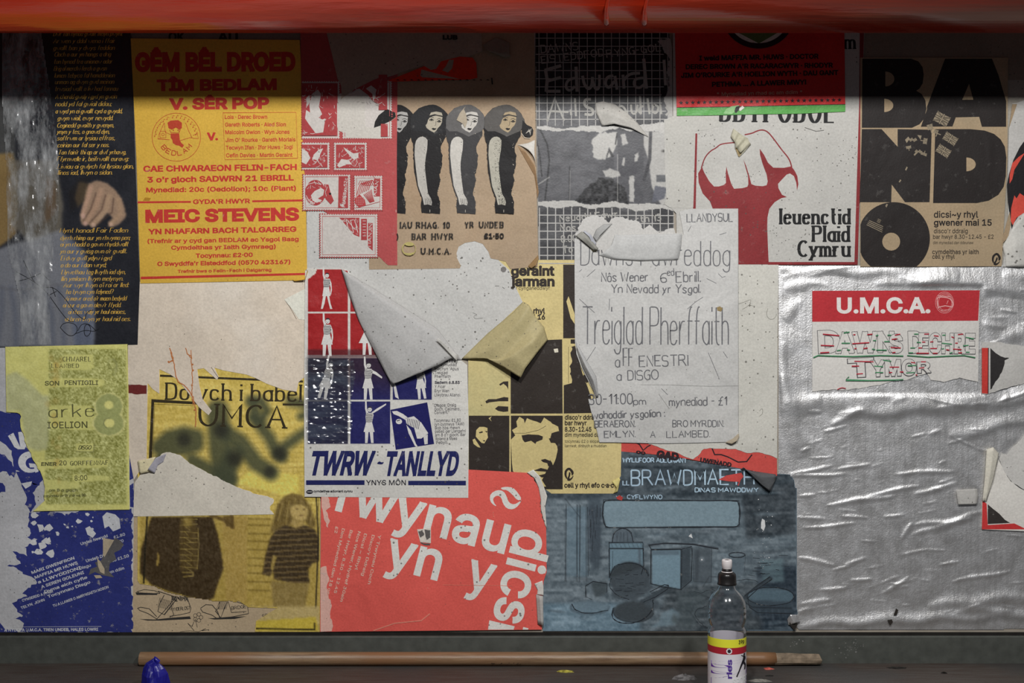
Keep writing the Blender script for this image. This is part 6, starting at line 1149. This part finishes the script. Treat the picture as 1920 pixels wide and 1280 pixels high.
# ------------------------------------------------------------------ foil on the board
def foil():
    x0, y0, x1, y1, st_ = 1456, 494, 1930, 1184, 1.9
    p = Pic(x0, y0, x1, y1, st_, (0, 0, 0)); X, Y = p.X, p.Y; H = np.zeros(X.shape)
    def ridge(xa, ya, xb, yb, w, h, asym=1.0):
        L = math.hypot(xb-xa, yb-ya); ux, uy = (xb-xa)/L, (yb-ya)/L
        u = (X-xa)*ux+(Y-ya)*uy; v = -(X-xa)*uy+(Y-ya)*ux+3*np.sin(u/17+xa)*min(1, w/8)
        t = np.clip(u/L, 0, 1); taper = np.sqrt(np.clip(4*t*(1-t), 0, 1))*(u > 0)*(u < L)
        ww = w*(.35+.65*taper); prof = np.where(v < 0, np.exp(-(v/ww)**2), np.exp(-(v/(ww*asym))**2))
        return h*taper*prof
    big = [(1458, 770, 1540, 742, 16, 4), (1500, 768, 1740, 716, 20, 4.5), (1590, 778, 2000, 742, 20, 6.5, .5), (1560, 800, 1604, 768, 6, 3), (1462, 700, 1500, 860, 16, 4), (1466, 640, 1474, 760, 10, 2.5),
           (1500, 1172, 1990, 1150, 12, 5.5, .6), (1740, 1136, 1980, 1116, 11, 5), (1790, 1146, 1900, 1142, 7, 3), (1700, 530, 1960, 548, 22, 5, .6), (1640, 540, 1800, 516, 16, 4), (1880, 520, 1990, 505, 12, 4), (1470, 540, 1560, 530, 10, 2.5), (1460, 505, 1700, 512, 9, 3), (1470, 600, 1510, 560, 12, 3), (1780, 820, 1930, 786, 12, 3.5, .6), (1880, 640, 1960, 600, 12, 3)]
    for r in big: H += ridge(*r[:4], r[4]*1.2, r[5]*.8e-3, r[6] if len(r) > 6 else 1)
    sm = [(1550, 946, 1680, 928, 7, 3.2), (1625, 929, 1725, 910, 6, 2.8), (1478, 890, 1562, 872, 5, 2.2), (1572, 880, 1634, 868, 5, 2.4), (1470, 893, 1590, 888, 5, 2.4), (1676, 888, 1790, 882, 6, 2.8), (1712, 926, 1796, 906, 7, 3), (1504, 990, 1606, 981, 5, 2.4), (1576, 966, 1628, 972, 5, 2), (1494, 968, 1550, 974, 5, 2), (1656, 968, 1696, 964, 4, 2),
          (1496, 1046, 1566, 1058, 7, 2.8), (1582, 1058, 1626, 1046, 5, 2.2), (1594, 1086, 1636, 1086, 5, 2.4), (1536, 1106, 1592, 1100, 6, 2.6), (1710, 1004, 1846, 958, 9, 3.4), (1716, 984, 1830, 972, 8, 3), (1690, 1010, 1712, 980, 7, 3), (1784, 1090, 1896, 1070, 6, 2.6), (1655, 1112, 1706, 1080, 6, 2.2), (1498, 930, 1530, 926, 5, 2), (1500, 1130, 1560, 1126, 8, 2.6), (1496, 1148, 1530, 1140, 6, 2.4), (1560, 1070, 1600, 1058, 4, 1.8), (1740, 814, 1766, 806, 5, 2), (1786, 820, 1830, 838, 4, 1.8), (1500, 845, 1520, 838, 4, 2), (1544, 808, 1590, 798, 4, 2), (1760, 1060, 1800, 1052, 4, 2), (1690, 1040, 1740, 1030, 4, 1.8)]
    R = random.Random(33)
    for _ in range(60):
        x, y = R.uniform(1500, 1915), R.uniform(800, 1165); l = R.uniform(10, 44); sm.append((x, y, x+l, y-l*R.uniform(-.15, .4), R.uniform(2.2, 4.0), R.uniform(.5, 1.5)))
    for _ in range(46):
        x, y = R.uniform(1460, 1915), R.uniform(498, 780); l = R.uniform(16, 70); sm.append((x, y, x+l, y+l*R.uniform(-.5, .3), R.uniform(4, 9), R.uniform(.8, 2.2)))
    for r in sm: H += ridge(*r[:4], r[4]*.6, r[5]*.62e-3, 1.3)
    fl = 1-.75*p.blur(p.mask(rect(1515, 535, 1846, 740)), 6)
    H *= fl; H += ((p.field(60, 36, 2)-.5)*.0035*np.clip((830-Y)/60, 0, 1)+(p.field(40, 30, 4)-.5)*.0009+(p.field(9, 8, 5)-.5)*.00010)*fl
    H = np.clip(H, -.0002, .02)+.0012
    edge = np.clip((X-1458)/8, 0, 1)*np.clip((1183-Y)/5, 0, 1); H = .0011+(H-.0011)*edge
    out = [(1458, 497), (1925, 495), (1925, 1180)]+[(1500, 1182), (1492, 1176), (1480, 1162), (1476, 1160), (1480, 1150), (1458, 1148)]
    keep = p.mask(out); ny, nx = X.shape; idx = np.arange(nx*ny).reshape(ny, nx); kf = keep[:-1, :-1] & keep[1:, :-1] & keep[:-1, 1:] & keep[1:, 1:]
    F = np.stack([idx[:-1, :-1], idx[1:, :-1], idx[1:, 1:], idx[:-1, 1:]], -1)[kf]; used = np.zeros(nx*ny, bool); used[F.ravel()] = True; re = np.cumsum(used)-1
    vs = np.stack([(X-960)/1000*(D-H)/D, -H, (640-Y)/1000*(D-H)/D], -1).reshape(-1, 3)[used]; loc = Vector(vs.mean(0)); vs = vs-np.array(loc)
    m = bpy.data.materials.new('foil'); m.use_nodes = True; nt = m.node_tree; L = nt.links; b = nt.nodes['Principled BSDF']
    g = nd(nt, 'ShaderNodeNewGeometry').outputs['Position']
    n = nd(nt, 'ShaderNodeTexNoise', i_Scale=30.0, i_Detail=8.0, i_Roughness=.7); L.new(g, n.inputs[0]); n2 = nd(nt, 'ShaderNodeTexNoise', i_Scale=330.0, i_Detail=5.0, i_Roughness=.6); L.new(g, n2.inputs[0])
    mp = nd(nt, 'ShaderNodeMapping'); mp.inputs['Scale'].default_value = (90, 90, 6); L.new(g, mp.inputs[0]); n3 = nd(nt, 'ShaderNodeTexNoise', i_Scale=1.0, i_Detail=4.0); L.new(mp.outputs[0], n3.inputs[0])
    L.new(mix(nt, ramp(nt, n.outputs[0], .35, .65), (.74, .73, .72, 1), (.90, .90, .91, 1)), b.inputs['Base Color'])
    b.inputs['Metallic'].default_value = .78; L.new(ramp(nt, n.outputs[0], .3, .7, (.35, .35, .35, 1), (.50, .50, .50, 1)), b.inputs['Roughness'])
    b1 = nd(nt, 'ShaderNodeBump', i_Strength=.42, i_Distance=.0016); L.new(n2.outputs[0], b1.inputs['Height'])
    b2 = nd(nt, 'ShaderNodeBump', i_Strength=.15, i_Distance=.003); L.new(n.outputs[0], b2.inputs['Height']); L.new(b1.outputs[0], b2.inputs['Normal'])
    b3 = nd(nt, 'ShaderNodeBump', i_Strength=.22, i_Distance=.004); L.new(n3.outputs[0], b3.inputs['Height']); L.new(b2.outputs[0], b3.inputs['Normal']); L.new(b3.outputs[0], b.inputs['Normal'])
    o = link('foil_sheet', mesh('foil_sheet', [tuple(v) for v in vs], [tuple(re[list(q)]) for q in F], True), m, None, loc)
    return tag(o, 'large crinkled silver foil sheet pasted beneath the red-headed notice', 'foil')
fo = foil()
R = random.Random(4)
for q in ([(1680, 1140), (1684, 1143), (1682, 1152), (1676, 1153)], [(1664, 1162), (1672, 1161), (1674, 1166), (1669, 1172), (1666, 1167)], [(1483, 1160), (1492, 1163), (1496, 1170), (1490, 1182), (1480, 1170)]):
    a = Ink(.0062); a.poly(torn(q+[q[0]], .5, 3)[:-1]); a.build('hole', plain('hole', (40, 36, 32), .6), fo, fo.location)
flap('curled_edge', [[(1476, 1160, .004), (1478, 1172, .003)], [(1482, 1152, .009), (1490, 1168, .010)], [(1494, 1152, .004), (1500, 1166, .004)]], fo.data.materials[0], None, None).parent = None
o = bpy.data.objects['curled_edge.006'] if False else [q for q in bpy.data.objects if q.name.startswith('curled_edge')][-1]
o.location = o.location-fo.location; o.parent = fo
# ------------------------------------------------------------------ notice on the foil
um = Sheet('headed_notice', 'white notice with a red heading and hand-drawn outlined capitals on the foil', 'poster', [(1523, 545), (1837, 544), (1835, 640), (1834, 716)]+torn([(1834, 716), (1800, 708), (1770, 716), (1745, 712), (1738, 700), (1722, 704), (1700, 713), (1680, 712), (1655, 720), (1610, 728), (1585, 731), (1560, 730), (1523, 734)], .8, 6)[1:], 3.6, (190, 187, 182), mott=.03, speck=.12, bump=.25)
a = um.ink(); a.poly([(1523, 545), (1837, 544), (1834, 601), (1523, 603)]); um.put(a, 'red_heading_print', (168, 46, 52), fade=.04, mott=.06)
a = um.ink(); a.text('U.M.C.A.', 1569, 587.5, 1744.6, 30, 587, off=.03); um.put(a, 'lettering', (204, 198, 194), speck=0)
a = um.ink()
for k in range(3): a.line(ell(1771+k*.5, 567, 17-k*2.2, 20-k*2.6, 30), .6, True)
a.line(chaikin([(1757, 560), (1760, 556), (1780, 558), (1786, 566), (1788, 572), (1784, 576)]), 1.6); a.line([(1759, 576), (1772, 573), (1784, 575)], 1.6); a.line([(1757, 560), (1759, 578)], 1.2); a.line([(1775, 570), (1778, 563)], .8); a.line([(1758, 554), (1782, 556)], 1); a.line([(1764, 582), (1782, 580)], .7); um.put(a, 'round_emblem_print', (214, 160, 158), speck=0)
OL = []
for t, x0, y0, x1, h, y1 in (('D', 1534, 664, 1577, 45, 662), ('AWN', 1566, 663, 1678, 41, 661), ('S', 1667, 663, 1694, 37, 662), ('D', 1703, 663, 1732, 43, 662), ('ECHRE', 1722, 663, 1829, 40, 664), ('T', 1590, 709, 1641, 37, 706), ('YMO', 1632, 707, 1719, 32, 704), ('R', 1719, 700, 1747, 22, 699)):
    # black outline, then the paper colour inside it
    _, _, w, ch, _ = glyph(t, .05); sx_, sy = (x1-x0)/w, h/ch; e = 1.0/sy; z0 = um.h+.0002*(1+len(OL)); OL.append(t)
    a = Ink(z0); a.text(t, x0, y0, x1, h, y1, off=.05); um.put(a, 'outlined_lettering', (84, 82, 84), speck=0)
    a = Ink(z0+.0001); a.text(t, x0+e*sx_, y0-e*sy, x1-e*sx_, h-2*e*sy, y1-e*sy, off=.05-e); um.put(a, 'hollow_lettering', (190, 187, 182), speck=0)
um.sub = 17
for nm, c_, sg in (('red_dash_pattern', (166, 44, 58), 0), ('green_dash_pattern', (70, 130, 92), 1)):
    a = um.ink(); R = random.Random(50+sg)
    L_ = [((1543, 626, 1574, 629), 0), ((1539, 647, 1564, 648), 0), ((1538, 661, 1555, 660), 0), ((1582, 624, 1593, 622), 1), ((1578, 643, 1594, 643), 1), ((1569, 657, 1577, 656), 1), ((1600, 627, 1604, 627), 0), ((1598, 644, 1630, 642), 0), ((1602, 653, 1606, 653), 0), ((1626, 627, 1636, 626), 0), ((1619, 653, 1627, 652), 0), ((1588, 655, 1594, 656), 1), ((1642, 629, 1647, 628), 1), ((1637, 638, 1643, 638), 1), ((1643, 656, 1663, 656), 1), ((1664, 628, 1671, 628), 1), ((1658, 640, 1668, 640), 1), ((1678, 628, 1688, 626), 0), ((1672, 636, 1682, 635), 0), ((1670, 651, 1689, 652), 0), ((1673, 661, 1679, 660), 0), ((1635, 654, 1641, 655), 1),
          ((1714, 626, 1722, 626), 1), ((1733, 626, 1742, 626), 0), ((1719, 641, 1727, 642), 1), ((1707, 652, 1716, 652), 1), ((1722, 652, 1729, 652), 0), ((1729, 641, 1735, 641), 0), ((1718, 662, 1742, 662), 0), ((1744, 653, 1757, 653), 0), ((1751, 629, 1760, 630), 0), ((1744, 641, 1750, 640), 0), ((1749, 662, 1758, 662), 0), ((1767, 628, 1773, 628), 1), ((1766, 643, 1785, 645), 1), ((1766, 654, 1770, 653), 1), ((1774, 655, 1780, 656), 0), ((1784, 631, 1789, 633), 0), ((1796, 627, 1806, 626), 0), ((1791, 643, 1796, 643), 0), ((1787, 654, 1803, 655), 0), ((1811, 632, 1826, 635), 1), ((1806, 648, 1816, 647), 1), ((1811, 660, 1818, 660), 1), ((1797, 661, 1804, 661), 0), ((1781, 662, 1786, 660), 1), ((1704, 661, 1712, 661), 1),
          ((1602, 677, 1638, 678), 0), ((1597, 686, 1611, 686), 0), ((1606, 701, 1618, 700), 0), ((1656, 675, 1671, 677), 1), ((1639, 686, 1656, 687), 1), ((1641, 698, 1656, 698), 1), ((1668, 688, 1686, 688), 0), ((1667, 698, 1673, 698), 0), ((1687, 697, 1694, 697), 0), ((1702, 685, 1719, 685), 1), ((1699, 699, 1715, 698), 1), ((1708, 679, 1716, 680), 0), ((1727, 678, 1736, 678), 0), ((1723, 690, 1733, 689), 0), ((1717, 702, 1720, 703), 0)]
    for (xa, ya, xb, yb), s2 in L_:
        if s2 == sg: a.line([(xa, ya), (xb, yb)], 1.9)
    if sg: a.line([(1525, 670), (1534, 666), (1560, 667), (1600, 668), (1650, 666), (1694, 667)], 1.9); a.line([(1701, 666), (1740, 669), (1780, 667), (1808, 666), (1829, 670)], 1.7); a.line([(1592, 706), (1586, 712), (1630, 713), (1680, 712), (1694, 711)], 1.9)
    else: a.line(chaikin([(1570, 730), (1578, 726), (1586, 728)]), 1.4)
    um.put(a, nm, c_, speck=0)
# ------------------------------------------------------------------ scraps of a torn red-bordered poster on the foil
s1 = Sheet('torn_poster', 'scrap of red-bordered poster with a jagged black patch beside the headed notice', 'poster', [(1841, 641), (1870, 641)]+torn([(1870, 641), (1900, 646), (1930, 650)], 1, 5)[1:]+[(1930, 716)]+torn([(1930, 716), (1900, 724), (1876, 730), (1853, 739), (1841, 738)], 1, 5)[1:], 6, (168, 166, 162), mott=.06, speck=.2)
a = s1.ink(); a.poly([(1841, 652), (1853, 652), (1852, 738), (1841, 737)]); s1.put(a, 'red_border_print', (176, 56, 50))
a = s1.ink(); a.poly([(1857, 652)]+torn([(1857, 652), (1866, 662), (1880, 669), (1893, 671), (1884, 676), (1882, 690), (1876, 702), (1866, 716), (1860, 728)], 1, 4)[1:]+[(1857, 730)]); a.poly([(1852.5, 652), (1854, 652), (1853.5, 738), (1852, 738)]); s1.put(a, 'black_print', (42, 40, 40), speck=0)
s2 = Sheet('torn_poster', 'lower scrap of red-bordered torn poster at the outer rim of the foil', 'poster', [(1844, 939), (1850, 941), (1872, 860), (1884, 886), (1895, 902), (1912, 915), (1930, 924), (1930, 996), (1841, 992), (1841, 940)], 5.6, (186, 182, 176), mott=.04, speck=.15)
a = s2.ink(); a.poly([(1842, 938), (1850, 944), (1852, 984), (1902, 981), (1925, 992), (1841, 992)]); s2.put(a, 'red_border_print', (170, 50, 50))
a = s2.ink(); a.poly([(1852, 945), (1860, 952), (1874, 963), (1884, 974), (1894, 980), (1852, 982)]); s2.put(a, 'black_print', (48, 44, 42), fade=.5)
flap('curled_edge', [[(1850, 842, .007), (1846, 900, .007), (1842, 940, .007)], [(1862, 838, .012), (1856, 890, .014), (1848, 938, .009)], [(1873, 850, .010), (1862, 900, .010), (1848, 940, .008)]], paper((176, 172, 160), s2.K, speck=0), s2)
s3 = Sheet('torn_paper', 'thin grey torn strip lying on the foil over the lower red-bordered scrap', 'paper', torn([(1930, 800), (1910, 828), (1894, 842), (1888, 852), (1876, 848), (1874, 860), (1884, 888), (1896, 902), (1930, 925)], 1, 5), 5.2, (170, 168, 164), mott=.08)
flap('paper_chip', [[(1793, 918, .0065), (1832, 916, .0065)], [(1795, 932, .0075), (1834, 930, .007)], [(1797, 946, .0065), (1832, 945, .0065)]], paper((158, 156, 152), s2.K), None, 'small square grey paper chip stuck on the foil', 'paper')

# ------------------------------------------------------------------ wooden pole on the shelf
mwd = bpy.data.materials.new('worn_wood'); mwd.use_nodes = True; nt = mwd.node_tree; L = nt.links; b = nt.nodes['Principled BSDF']
g = nd(nt, 'ShaderNodeNewGeometry').outputs['Position']; mp = nd(nt, 'ShaderNodeMapping'); mp.inputs['Scale'].default_value = (5, 60, 60); L.new(g, mp.inputs[0])
n = nd(nt, 'ShaderNodeTexNoise', i_Scale=3.0, i_Detail=9.0, i_Roughness=.65); L.new(mp.outputs[0], n.inputs[0])
n2 = nd(nt, 'ShaderNodeTexNoise', i_Scale=3.2, i_Detail=3.0); L.new(g, n2.inputs[0])
c = mix(nt, ramp(nt, n.outputs[0], .3, .7), (.15, .085, .045, 1), (.36, .24, .14, 1)); c = mix(nt, ramp(nt, n2.outputs[0], .42, .62), c, (.26, .13, .06, 1)); L.new(c, b.inputs['Base Color'])
b.inputs['Roughness'].default_value = .42
bp = nd(nt, 'ShaderNodeBump', i_Strength=.5, i_Distance=.001); L.new(n.outputs[0], bp.inputs['Height']); L.new(bp.outputs[0], b.inputs['Normal'])
PX = [wx(262, .03), wx(700, .03), wx(1100, .03), wx(1430, .03), wx(1455, .03)]
po = tube('wooden_pole', [(x, -.0262, -.5875) for x in PX], [.0124, .0124, .0124, .0122, .0116], mwd, 32, None, (0, -.0262, -.5875)); tag(po, 'long round wooden broom pole lying on the shelf against the board', 'pole')
R = random.Random(2); ex = [wx(1452, .03), wx(1480, .03), wx(1505, .03), wx(1530, .03), wx(1538, .03)]
vs = []; N = 14
for i, x in enumerate(ex):
    for k in range(N):
        t = 2*math.pi*k/N; r = (.0117, .0112, .0106, .0102, .0096)[i]*(1+R.uniform(-.08, .06)); vs.append((x+(R.uniform(-.003, .004) if i == 4 else 0), -.0262+r*math.cos(t), -.588+r*math.sin(t)*.98+0))
fs = [(i*N+k, i*N+(k+1) % N, (i+1)*N+(k+1) % N, (i+1)*N+k) for i in range(4) for k in range(N)]+[tuple(range(4*N, 5*N))]
link('splintered_end', mesh('splintered_end', [Vector(v)-Vector((0, -.0262, -.5875)) for v in vs], fs), plain('raw_wood', (118, 104, 88), .62, .8, .2, ns=70, amt=.25, bump=.6), po)
a = Ink(0)
def cyl(X, Y):
    z = wz(Y, .038); t = math.asin(max(-1, min(1, (z+.5875)/.01255))); return Vector((wx(X, .038), -.0262-.01255*math.cos(t), -.5875+.01255*math.sin(t)))
for q in ([(921, 1243), (928, 1244), (922, 1247)], [(936, 1247), (941, 1243), (944, 1247)], [(951, 1247), (955, 1242)], [(958, 1247), (964, 1242), (966, 1247)], [(972, 1243), (968, 1246), (974, 1247), (977, 1245)]):
    b0 = Ink(0); b0.line(q, 1.1); o = len(a.v)
    for v in b0.v: a.v.append(cyl(v.x*1000+960, 640-v.z*1000))
    a.f += [tuple(i+o for i in f) for f in b0.f]
a.build('pencil_lettering', plain('pencil_mark', (52, 42, 36), .6), po, po.location)

# ------------------------------------------------------------------ drinks bottle
BX, BYb = wx(1363, .2), -.2; kz = lambda y: (640-y)/1000*2.0/2.2; kr = lambda r: r*.909/1000
def lathe(name, prof, mat, parent, loc, n=48, caps=False):
    vs = []; fs = []
    for r, z in prof: vs += [(r*math.cos(2*math.pi*k/n), r*math.sin(2*math.pi*k/n), z) for k in range(n)]
    for i in range(len(prof)-1):
        for k in range(n): fs.append((i*n+k, i*n+(k+1) % n, (i+1)*n+(k+1) % n, (i+1)*n+k))
    if caps: fs += [tuple(range(n)), tuple(range((len(prof)-1)*n, len(prof)*n))]
    return link(name, mesh(name, vs, fs, True), mat, parent, loc)
bo = bpy.data.objects.new('drinks_bottle', None); COL.objects.link(bo); bo.location = (BX, BYb, -.60); tag(bo, 'clear plastic sports drink bottle with black cap and purple and yellow label', 'bottle')
Z = lambda y: kz(y)+.60
pet = bpy.data.materials.new('clear_plastic'); pet.use_nodes = True; nt = pet.node_tree; L = nt.links; nt.nodes.remove(nt.nodes['Principled BSDF'])
tr = nd(nt, 'ShaderNodeBsdfTransparent'); tr.inputs[0].default_value = (.90, .90, .91, 1); gl = nd(nt, 'ShaderNodeBsdfAnisotropic'); gl.inputs['Roughness'].default_value = .13
g = nd(nt, 'ShaderNodeNewGeometry').outputs['Position']; n = nd(nt, 'ShaderNodeTexNoise', i_Scale=60.0, i_Detail=2.0); L.new(g, n.inputs[0]); bp = nd(nt, 'ShaderNodeBump', i_Strength=.12, i_Distance=.004); L.new(n.outputs[0], bp.inputs['Height']); L.new(bp.outputs[0], gl.inputs['Normal'])
lw = nd(nt, 'ShaderNodeLayerWeight'); lw.inputs[0].default_value = .12; ms_ = nd(nt, 'ShaderNodeMixShader'); mx = nd(nt, 'ShaderNodeMath', operation='MAXIMUM'); mx.inputs[1].default_value = .07; L.new(lw.outputs['Fresnel'], mx.inputs[0]); L.new(mx.outputs[0], ms_.inputs[0]); L.new(tr.outputs[0], ms_.inputs[1]); L.new(gl.outputs[0], ms_.inputs[2]); L.new(ms_.outputs[0], nt.nodes['Material Output'].inputs[0])
prof = [(kr(13.5), Z(1093)), (kr(14.5), Z(1099)), (kr(17), Z(1104)), (kr(23), Z(1109)), (kr(29), Z(1116)), (kr(33), Z(1124)), (kr(35), Z(1131)), (kr(35.6), Z(1136)), (kr(35.0), Z(1137.6)), (kr(35.9), Z(1139)), (kr(36), Z(1147)), (kr(35.3), Z(1148.6)), (kr(36), Z(1150)), (kr(35.4), Z(1158)), (kr(34.6), Z(1163)), (kr(32.6), Z(1168)), (kr(31.8), Z(1171)), (kr(32.6), Z(1174)), (kr(34.8), Z(1178)), (kr(35.8), Z(1184)), (kr(35.6), Z(1192)), (kr(35.0), Z(1196)), (kr(35), .06), (kr(34), .052), (kr(35.4), .045), (kr(35.4), .012), (kr(33), .003), (kr(26), 0), (kr(14), .006), (.001, .012)]
lathe('bottle_body', prof, pet, bo, (0, 0, 0), 64)
lathe('spout', [(kr(4), Z(1049)), (kr(8.6), Z(1048.5)), (kr(9.6), Z(1051)), (kr(9.6), Z(1062)), (kr(8.4), Z(1064)), (kr(8.4), Z(1070)), (kr(10.6), Z(1071)), (kr(10.6), Z(1072.5))], plain('white_plastic', (196, 190, 190), .66, .35, .5, amt=.04, bump=0), bo, (0, 0, 0), caps=True)
bc = plain('black_plastic', (26, 24, 24), .62, .28, .5, amt=.05, bump=0)
lathe('cap', [(kr(6), Z(1066)), (kr(9), Z(1065)), (kr(9.6), Z(1068)), (kr(9.4), Z(1071)), (kr(14), Z(1073)), (kr(16.6), Z(1076)), (kr(17.2), Z(1080)), (kr(17.2), Z(1091)), (kr(18), Z(1092)), (kr(18), Z(1095)), (kr(13), Z(1095.5))], bc, bo, (0, 0, 0), caps=True)
RB = kr(35.75); lz = lambda y: wz(y, .2325)+.60
lab = lathe('label', [(RB, lz(1199)), (RB, .018)], plain('label_white', (196, 192, 196), .62, .35, .5, amt=.03, bump=0), bo, (0, 0, 0), 96)
lathe('yellow_band', [(RB+.00012, lz(1199)), (RB+.00012, lz(1214.5))], plain('label_yellow', (206, 198, 52), .62, .35, .5, amt=.03, bump=0), lab, (0, 0, 0), 96)
lathe('red_band', [(RB+.00012, lz(1214.6)), (RB+.00012, lz(1227))], plain('label_red', (150, 34, 46), .62, .35, .5, amt=.03, bump=0), lab, (0, 0, 0), 96)
def lwrap(X, Y, e=.0003):
    x = (X-1363)/1000*(D-.2325)/D; t = math.asin(max(-.999, min(.999, x/(RB+e)))); return Vector(((RB+e)*math.sin(t), -(RB+e)*math.cos(t), lz(Y)))
def lab_ink(name, rgb, polys=(), texts=(), e=.0003):
    a = Ink(0)
    for q in polys:
        b0 = Ink(0); b0.poly(q); o = len(a.v)
        a.v += [lwrap(v.x*1000+960, 640-v.z*1000, e) for v in b0.v]; a.f += [tuple(i+o for i in f) for f in b0.f]
    for t in texts: a.text(*t[:5], t[5], off=t[6], wrap=lambda X, Y: lwrap(X, Y, e))
    me = mesh(name, a.v, a.f); return link(name, me, plain(name, rgb, .62, .35, .5, amt=.03, bump=0), lab)
def strip(x0, x1, ya, yb, yc, yd, n=10):   # a swoosh between two slanting edges
    return [(x0+(x1-x0)*k/n, ya+(yb-ya)*k/n) for k in range(n+1)]+[(x1-(x1-x0)*k/n, yd+(yc-yd)*k/n) for k in range(n+1)]
lab_ink('purple_print', (78, 34, 128), [strip(1330, 1360, 1248, 1247, 1254, 1251), strip(1330, 1362, 1261, 1260, 1266, 1262), strip(1330, 1397, 1275, 1256, 1312, 1312)])
lab_ink('lilac_print', (150, 128, 180), [strip(1330, 1397, 1242, 1236, 1248, 1241)], e=.00025)
lab_ink('dark_lettering', (70, 46, 126), [], [('ries', 1366, 1272, 1366, 10, 1236, .03)])
lab_ink('price_lettering', (32, 30, 30), [], [('39p', 1379, 1208.6, 1391.5, 7.4, 1208.4, .03)])
lab_ink('emblem_print', (204, 200, 200), [[(1360.6+(6 if k % 2 else 5)*math.cos(k*math.pi/10), 1220.6+(6 if k % 2 else 5)*math.sin(k*math.pi/10)) for k in range(20)]], e=.0004)
lab_ink('emblem_print', (40, 40, 44), [ell(1360.6, 1220.6, 3.4, 3.4, 12)], [('L', 1359, 1223, 1362, 4, 1223, .0)], e=.0005)
lab_ink('runner_print', (24, 22, 30), [ell(1391.5, 1229.5, 2.2, 2.4, 10), [(1388, 1231), (1394, 1233), (1395, 1238), (1392, 1243), (1396, 1250), (1394, 1258), (1391, 1258), (1392, 1250), (1389, 1246), (1384, 1254), (1380, 1262), (1376, 1270), (1374, 1268), (1379, 1258), (1384, 1246), (1388, 1238), (1389, 1233), (1385, 1231), (1384, 1229)]], e=.00045)
lab_ink('white_lettering', (206, 202, 208), [], [('SPORT', 1368, 1286, 1404, 14, 1282, .035)], e=.00045)

# ------------------------------------------------------------------ blue plastic thing and crumbs on the shelf
N = 26; vs = []; fs = []; R = random.Random(6); cx = wx(291, .17)
lev = [(0, .0235, .016), (.012, .0232, .015), (.024, .021, .014), (.034, .0165, .011), (.042, .0105, .008), (.048, .005, .005), (.0505, .0015, .0015)]
for i, (z, ra, rb) in enumerate(lev):
    for k in range(N):
        t = 2*math.pi*k/N; f = 1+.10*math.sin(3*t+i*.7)+.07*math.sin(7*t+i)+R.uniform(-.03, .03)
        vs.append((ra*f*math.cos(t)+(-.001*i if i < 5 else .000), rb*f*math.sin(t), z+.003*math.sin(2*t+1)*(i > 1)))
for i in range(len(lev)-1):
    for k in range(N): fs.append((i*N+k, i*N+(k+1) % N, (i+1)*N+(k+1) % N, (i+1)*N+k))
fs += [tuple(range(N)), tuple(range((len(lev)-1)*N, len(lev)*N))]
mbu = plain('blue_plastic', (24, 22, 112), .62, .3, .5, ns=60, amt=.15, bump=.5)
bl = link('plastic_bag', mesh('plastic_bag', vs, fs, False), mbu, None, (cx, -.17, -.60)); tag(bl, 'crumpled bright blue plastic poking up in front of the wooden pole', 'plastic bag')
o = tube('twisted_corner', [(.004, 0, .046), (.002, -.002, .052), (-.001, -.001, .0555)], [.005, .003, .0008], mbu, 10, bl)
def crumb(name, label, px, py, w, h, rgb, cat='litter'):
    d = -((-.60)*2.2/((640-py)/1000)-2.2)*-1; dist = .60*1000/(py-640)*2.2; d = 2.2-dist
    R = random.Random(px); n = 12; s_ = dist/2.2/1000; vs = []
    for lvl, f in ((0, 1), (.6, .75), (1, .15)):
        vs += [(w*s_*f*math.cos(2*math.pi*k/n)*(1+R.uniform(-.3, .3)), w*.35*s_*f*math.sin(2*math.pi*k/n)*(1+R.uniform(-.3, .3)), h*s_*lvl*(1+R.uniform(-.2, .2)*(lvl > 0))) for k in range(n)]
    fs = [(i*n+k, i*n+(k+1) % n, (i+1)*n+(k+1) % n, (i+1)*n+k) for i in range(2) for k in range(n)]+[tuple(range(n)), tuple(range(2*n, 3*n))]
    tag(link(name, mesh(name, vs, fs), plain(name, rgb, .62, .8, .2, ns=150, amt=.3), None, ((px-960)*s_, -d, -.60)), label, cat)
crumb('paper_scrap', 'yellow-green sliver of paper on the shelf below the wooden pole', 1060, 1259, 16, 3, (150, 142, 60))
crumb('plaster_crumb', 'crumbly grey lump of plaster on the shelf next to the bottle', 1284, 1273, 23, 9, (96, 94, 94))
crumb('paper_scrap', 'red and white sliver of wrapper on the shelf past the bottle', 1441, 1254, 10, 3, (184, 90, 78))
crumb('paper_scrap', 'pale grey scrap at the front of the shelf close by the bottle', 1425, 1276, 22, 3, (110, 108, 102))
crumb('dust_clump', 'flat black dust clump on the bare shelf past the pole end', 1682, 1252, 19, 2, (34, 32, 30))
crumb('dust_clump', 'small round black crumb on the shelf below the foil', 1770, 1262, 6, 3, (26, 24, 22))
crumb('dust_clump', 'thin dark crumb on the shelf under the red and white sliver', 1443, 1267, 8, 2, (30, 28, 26))
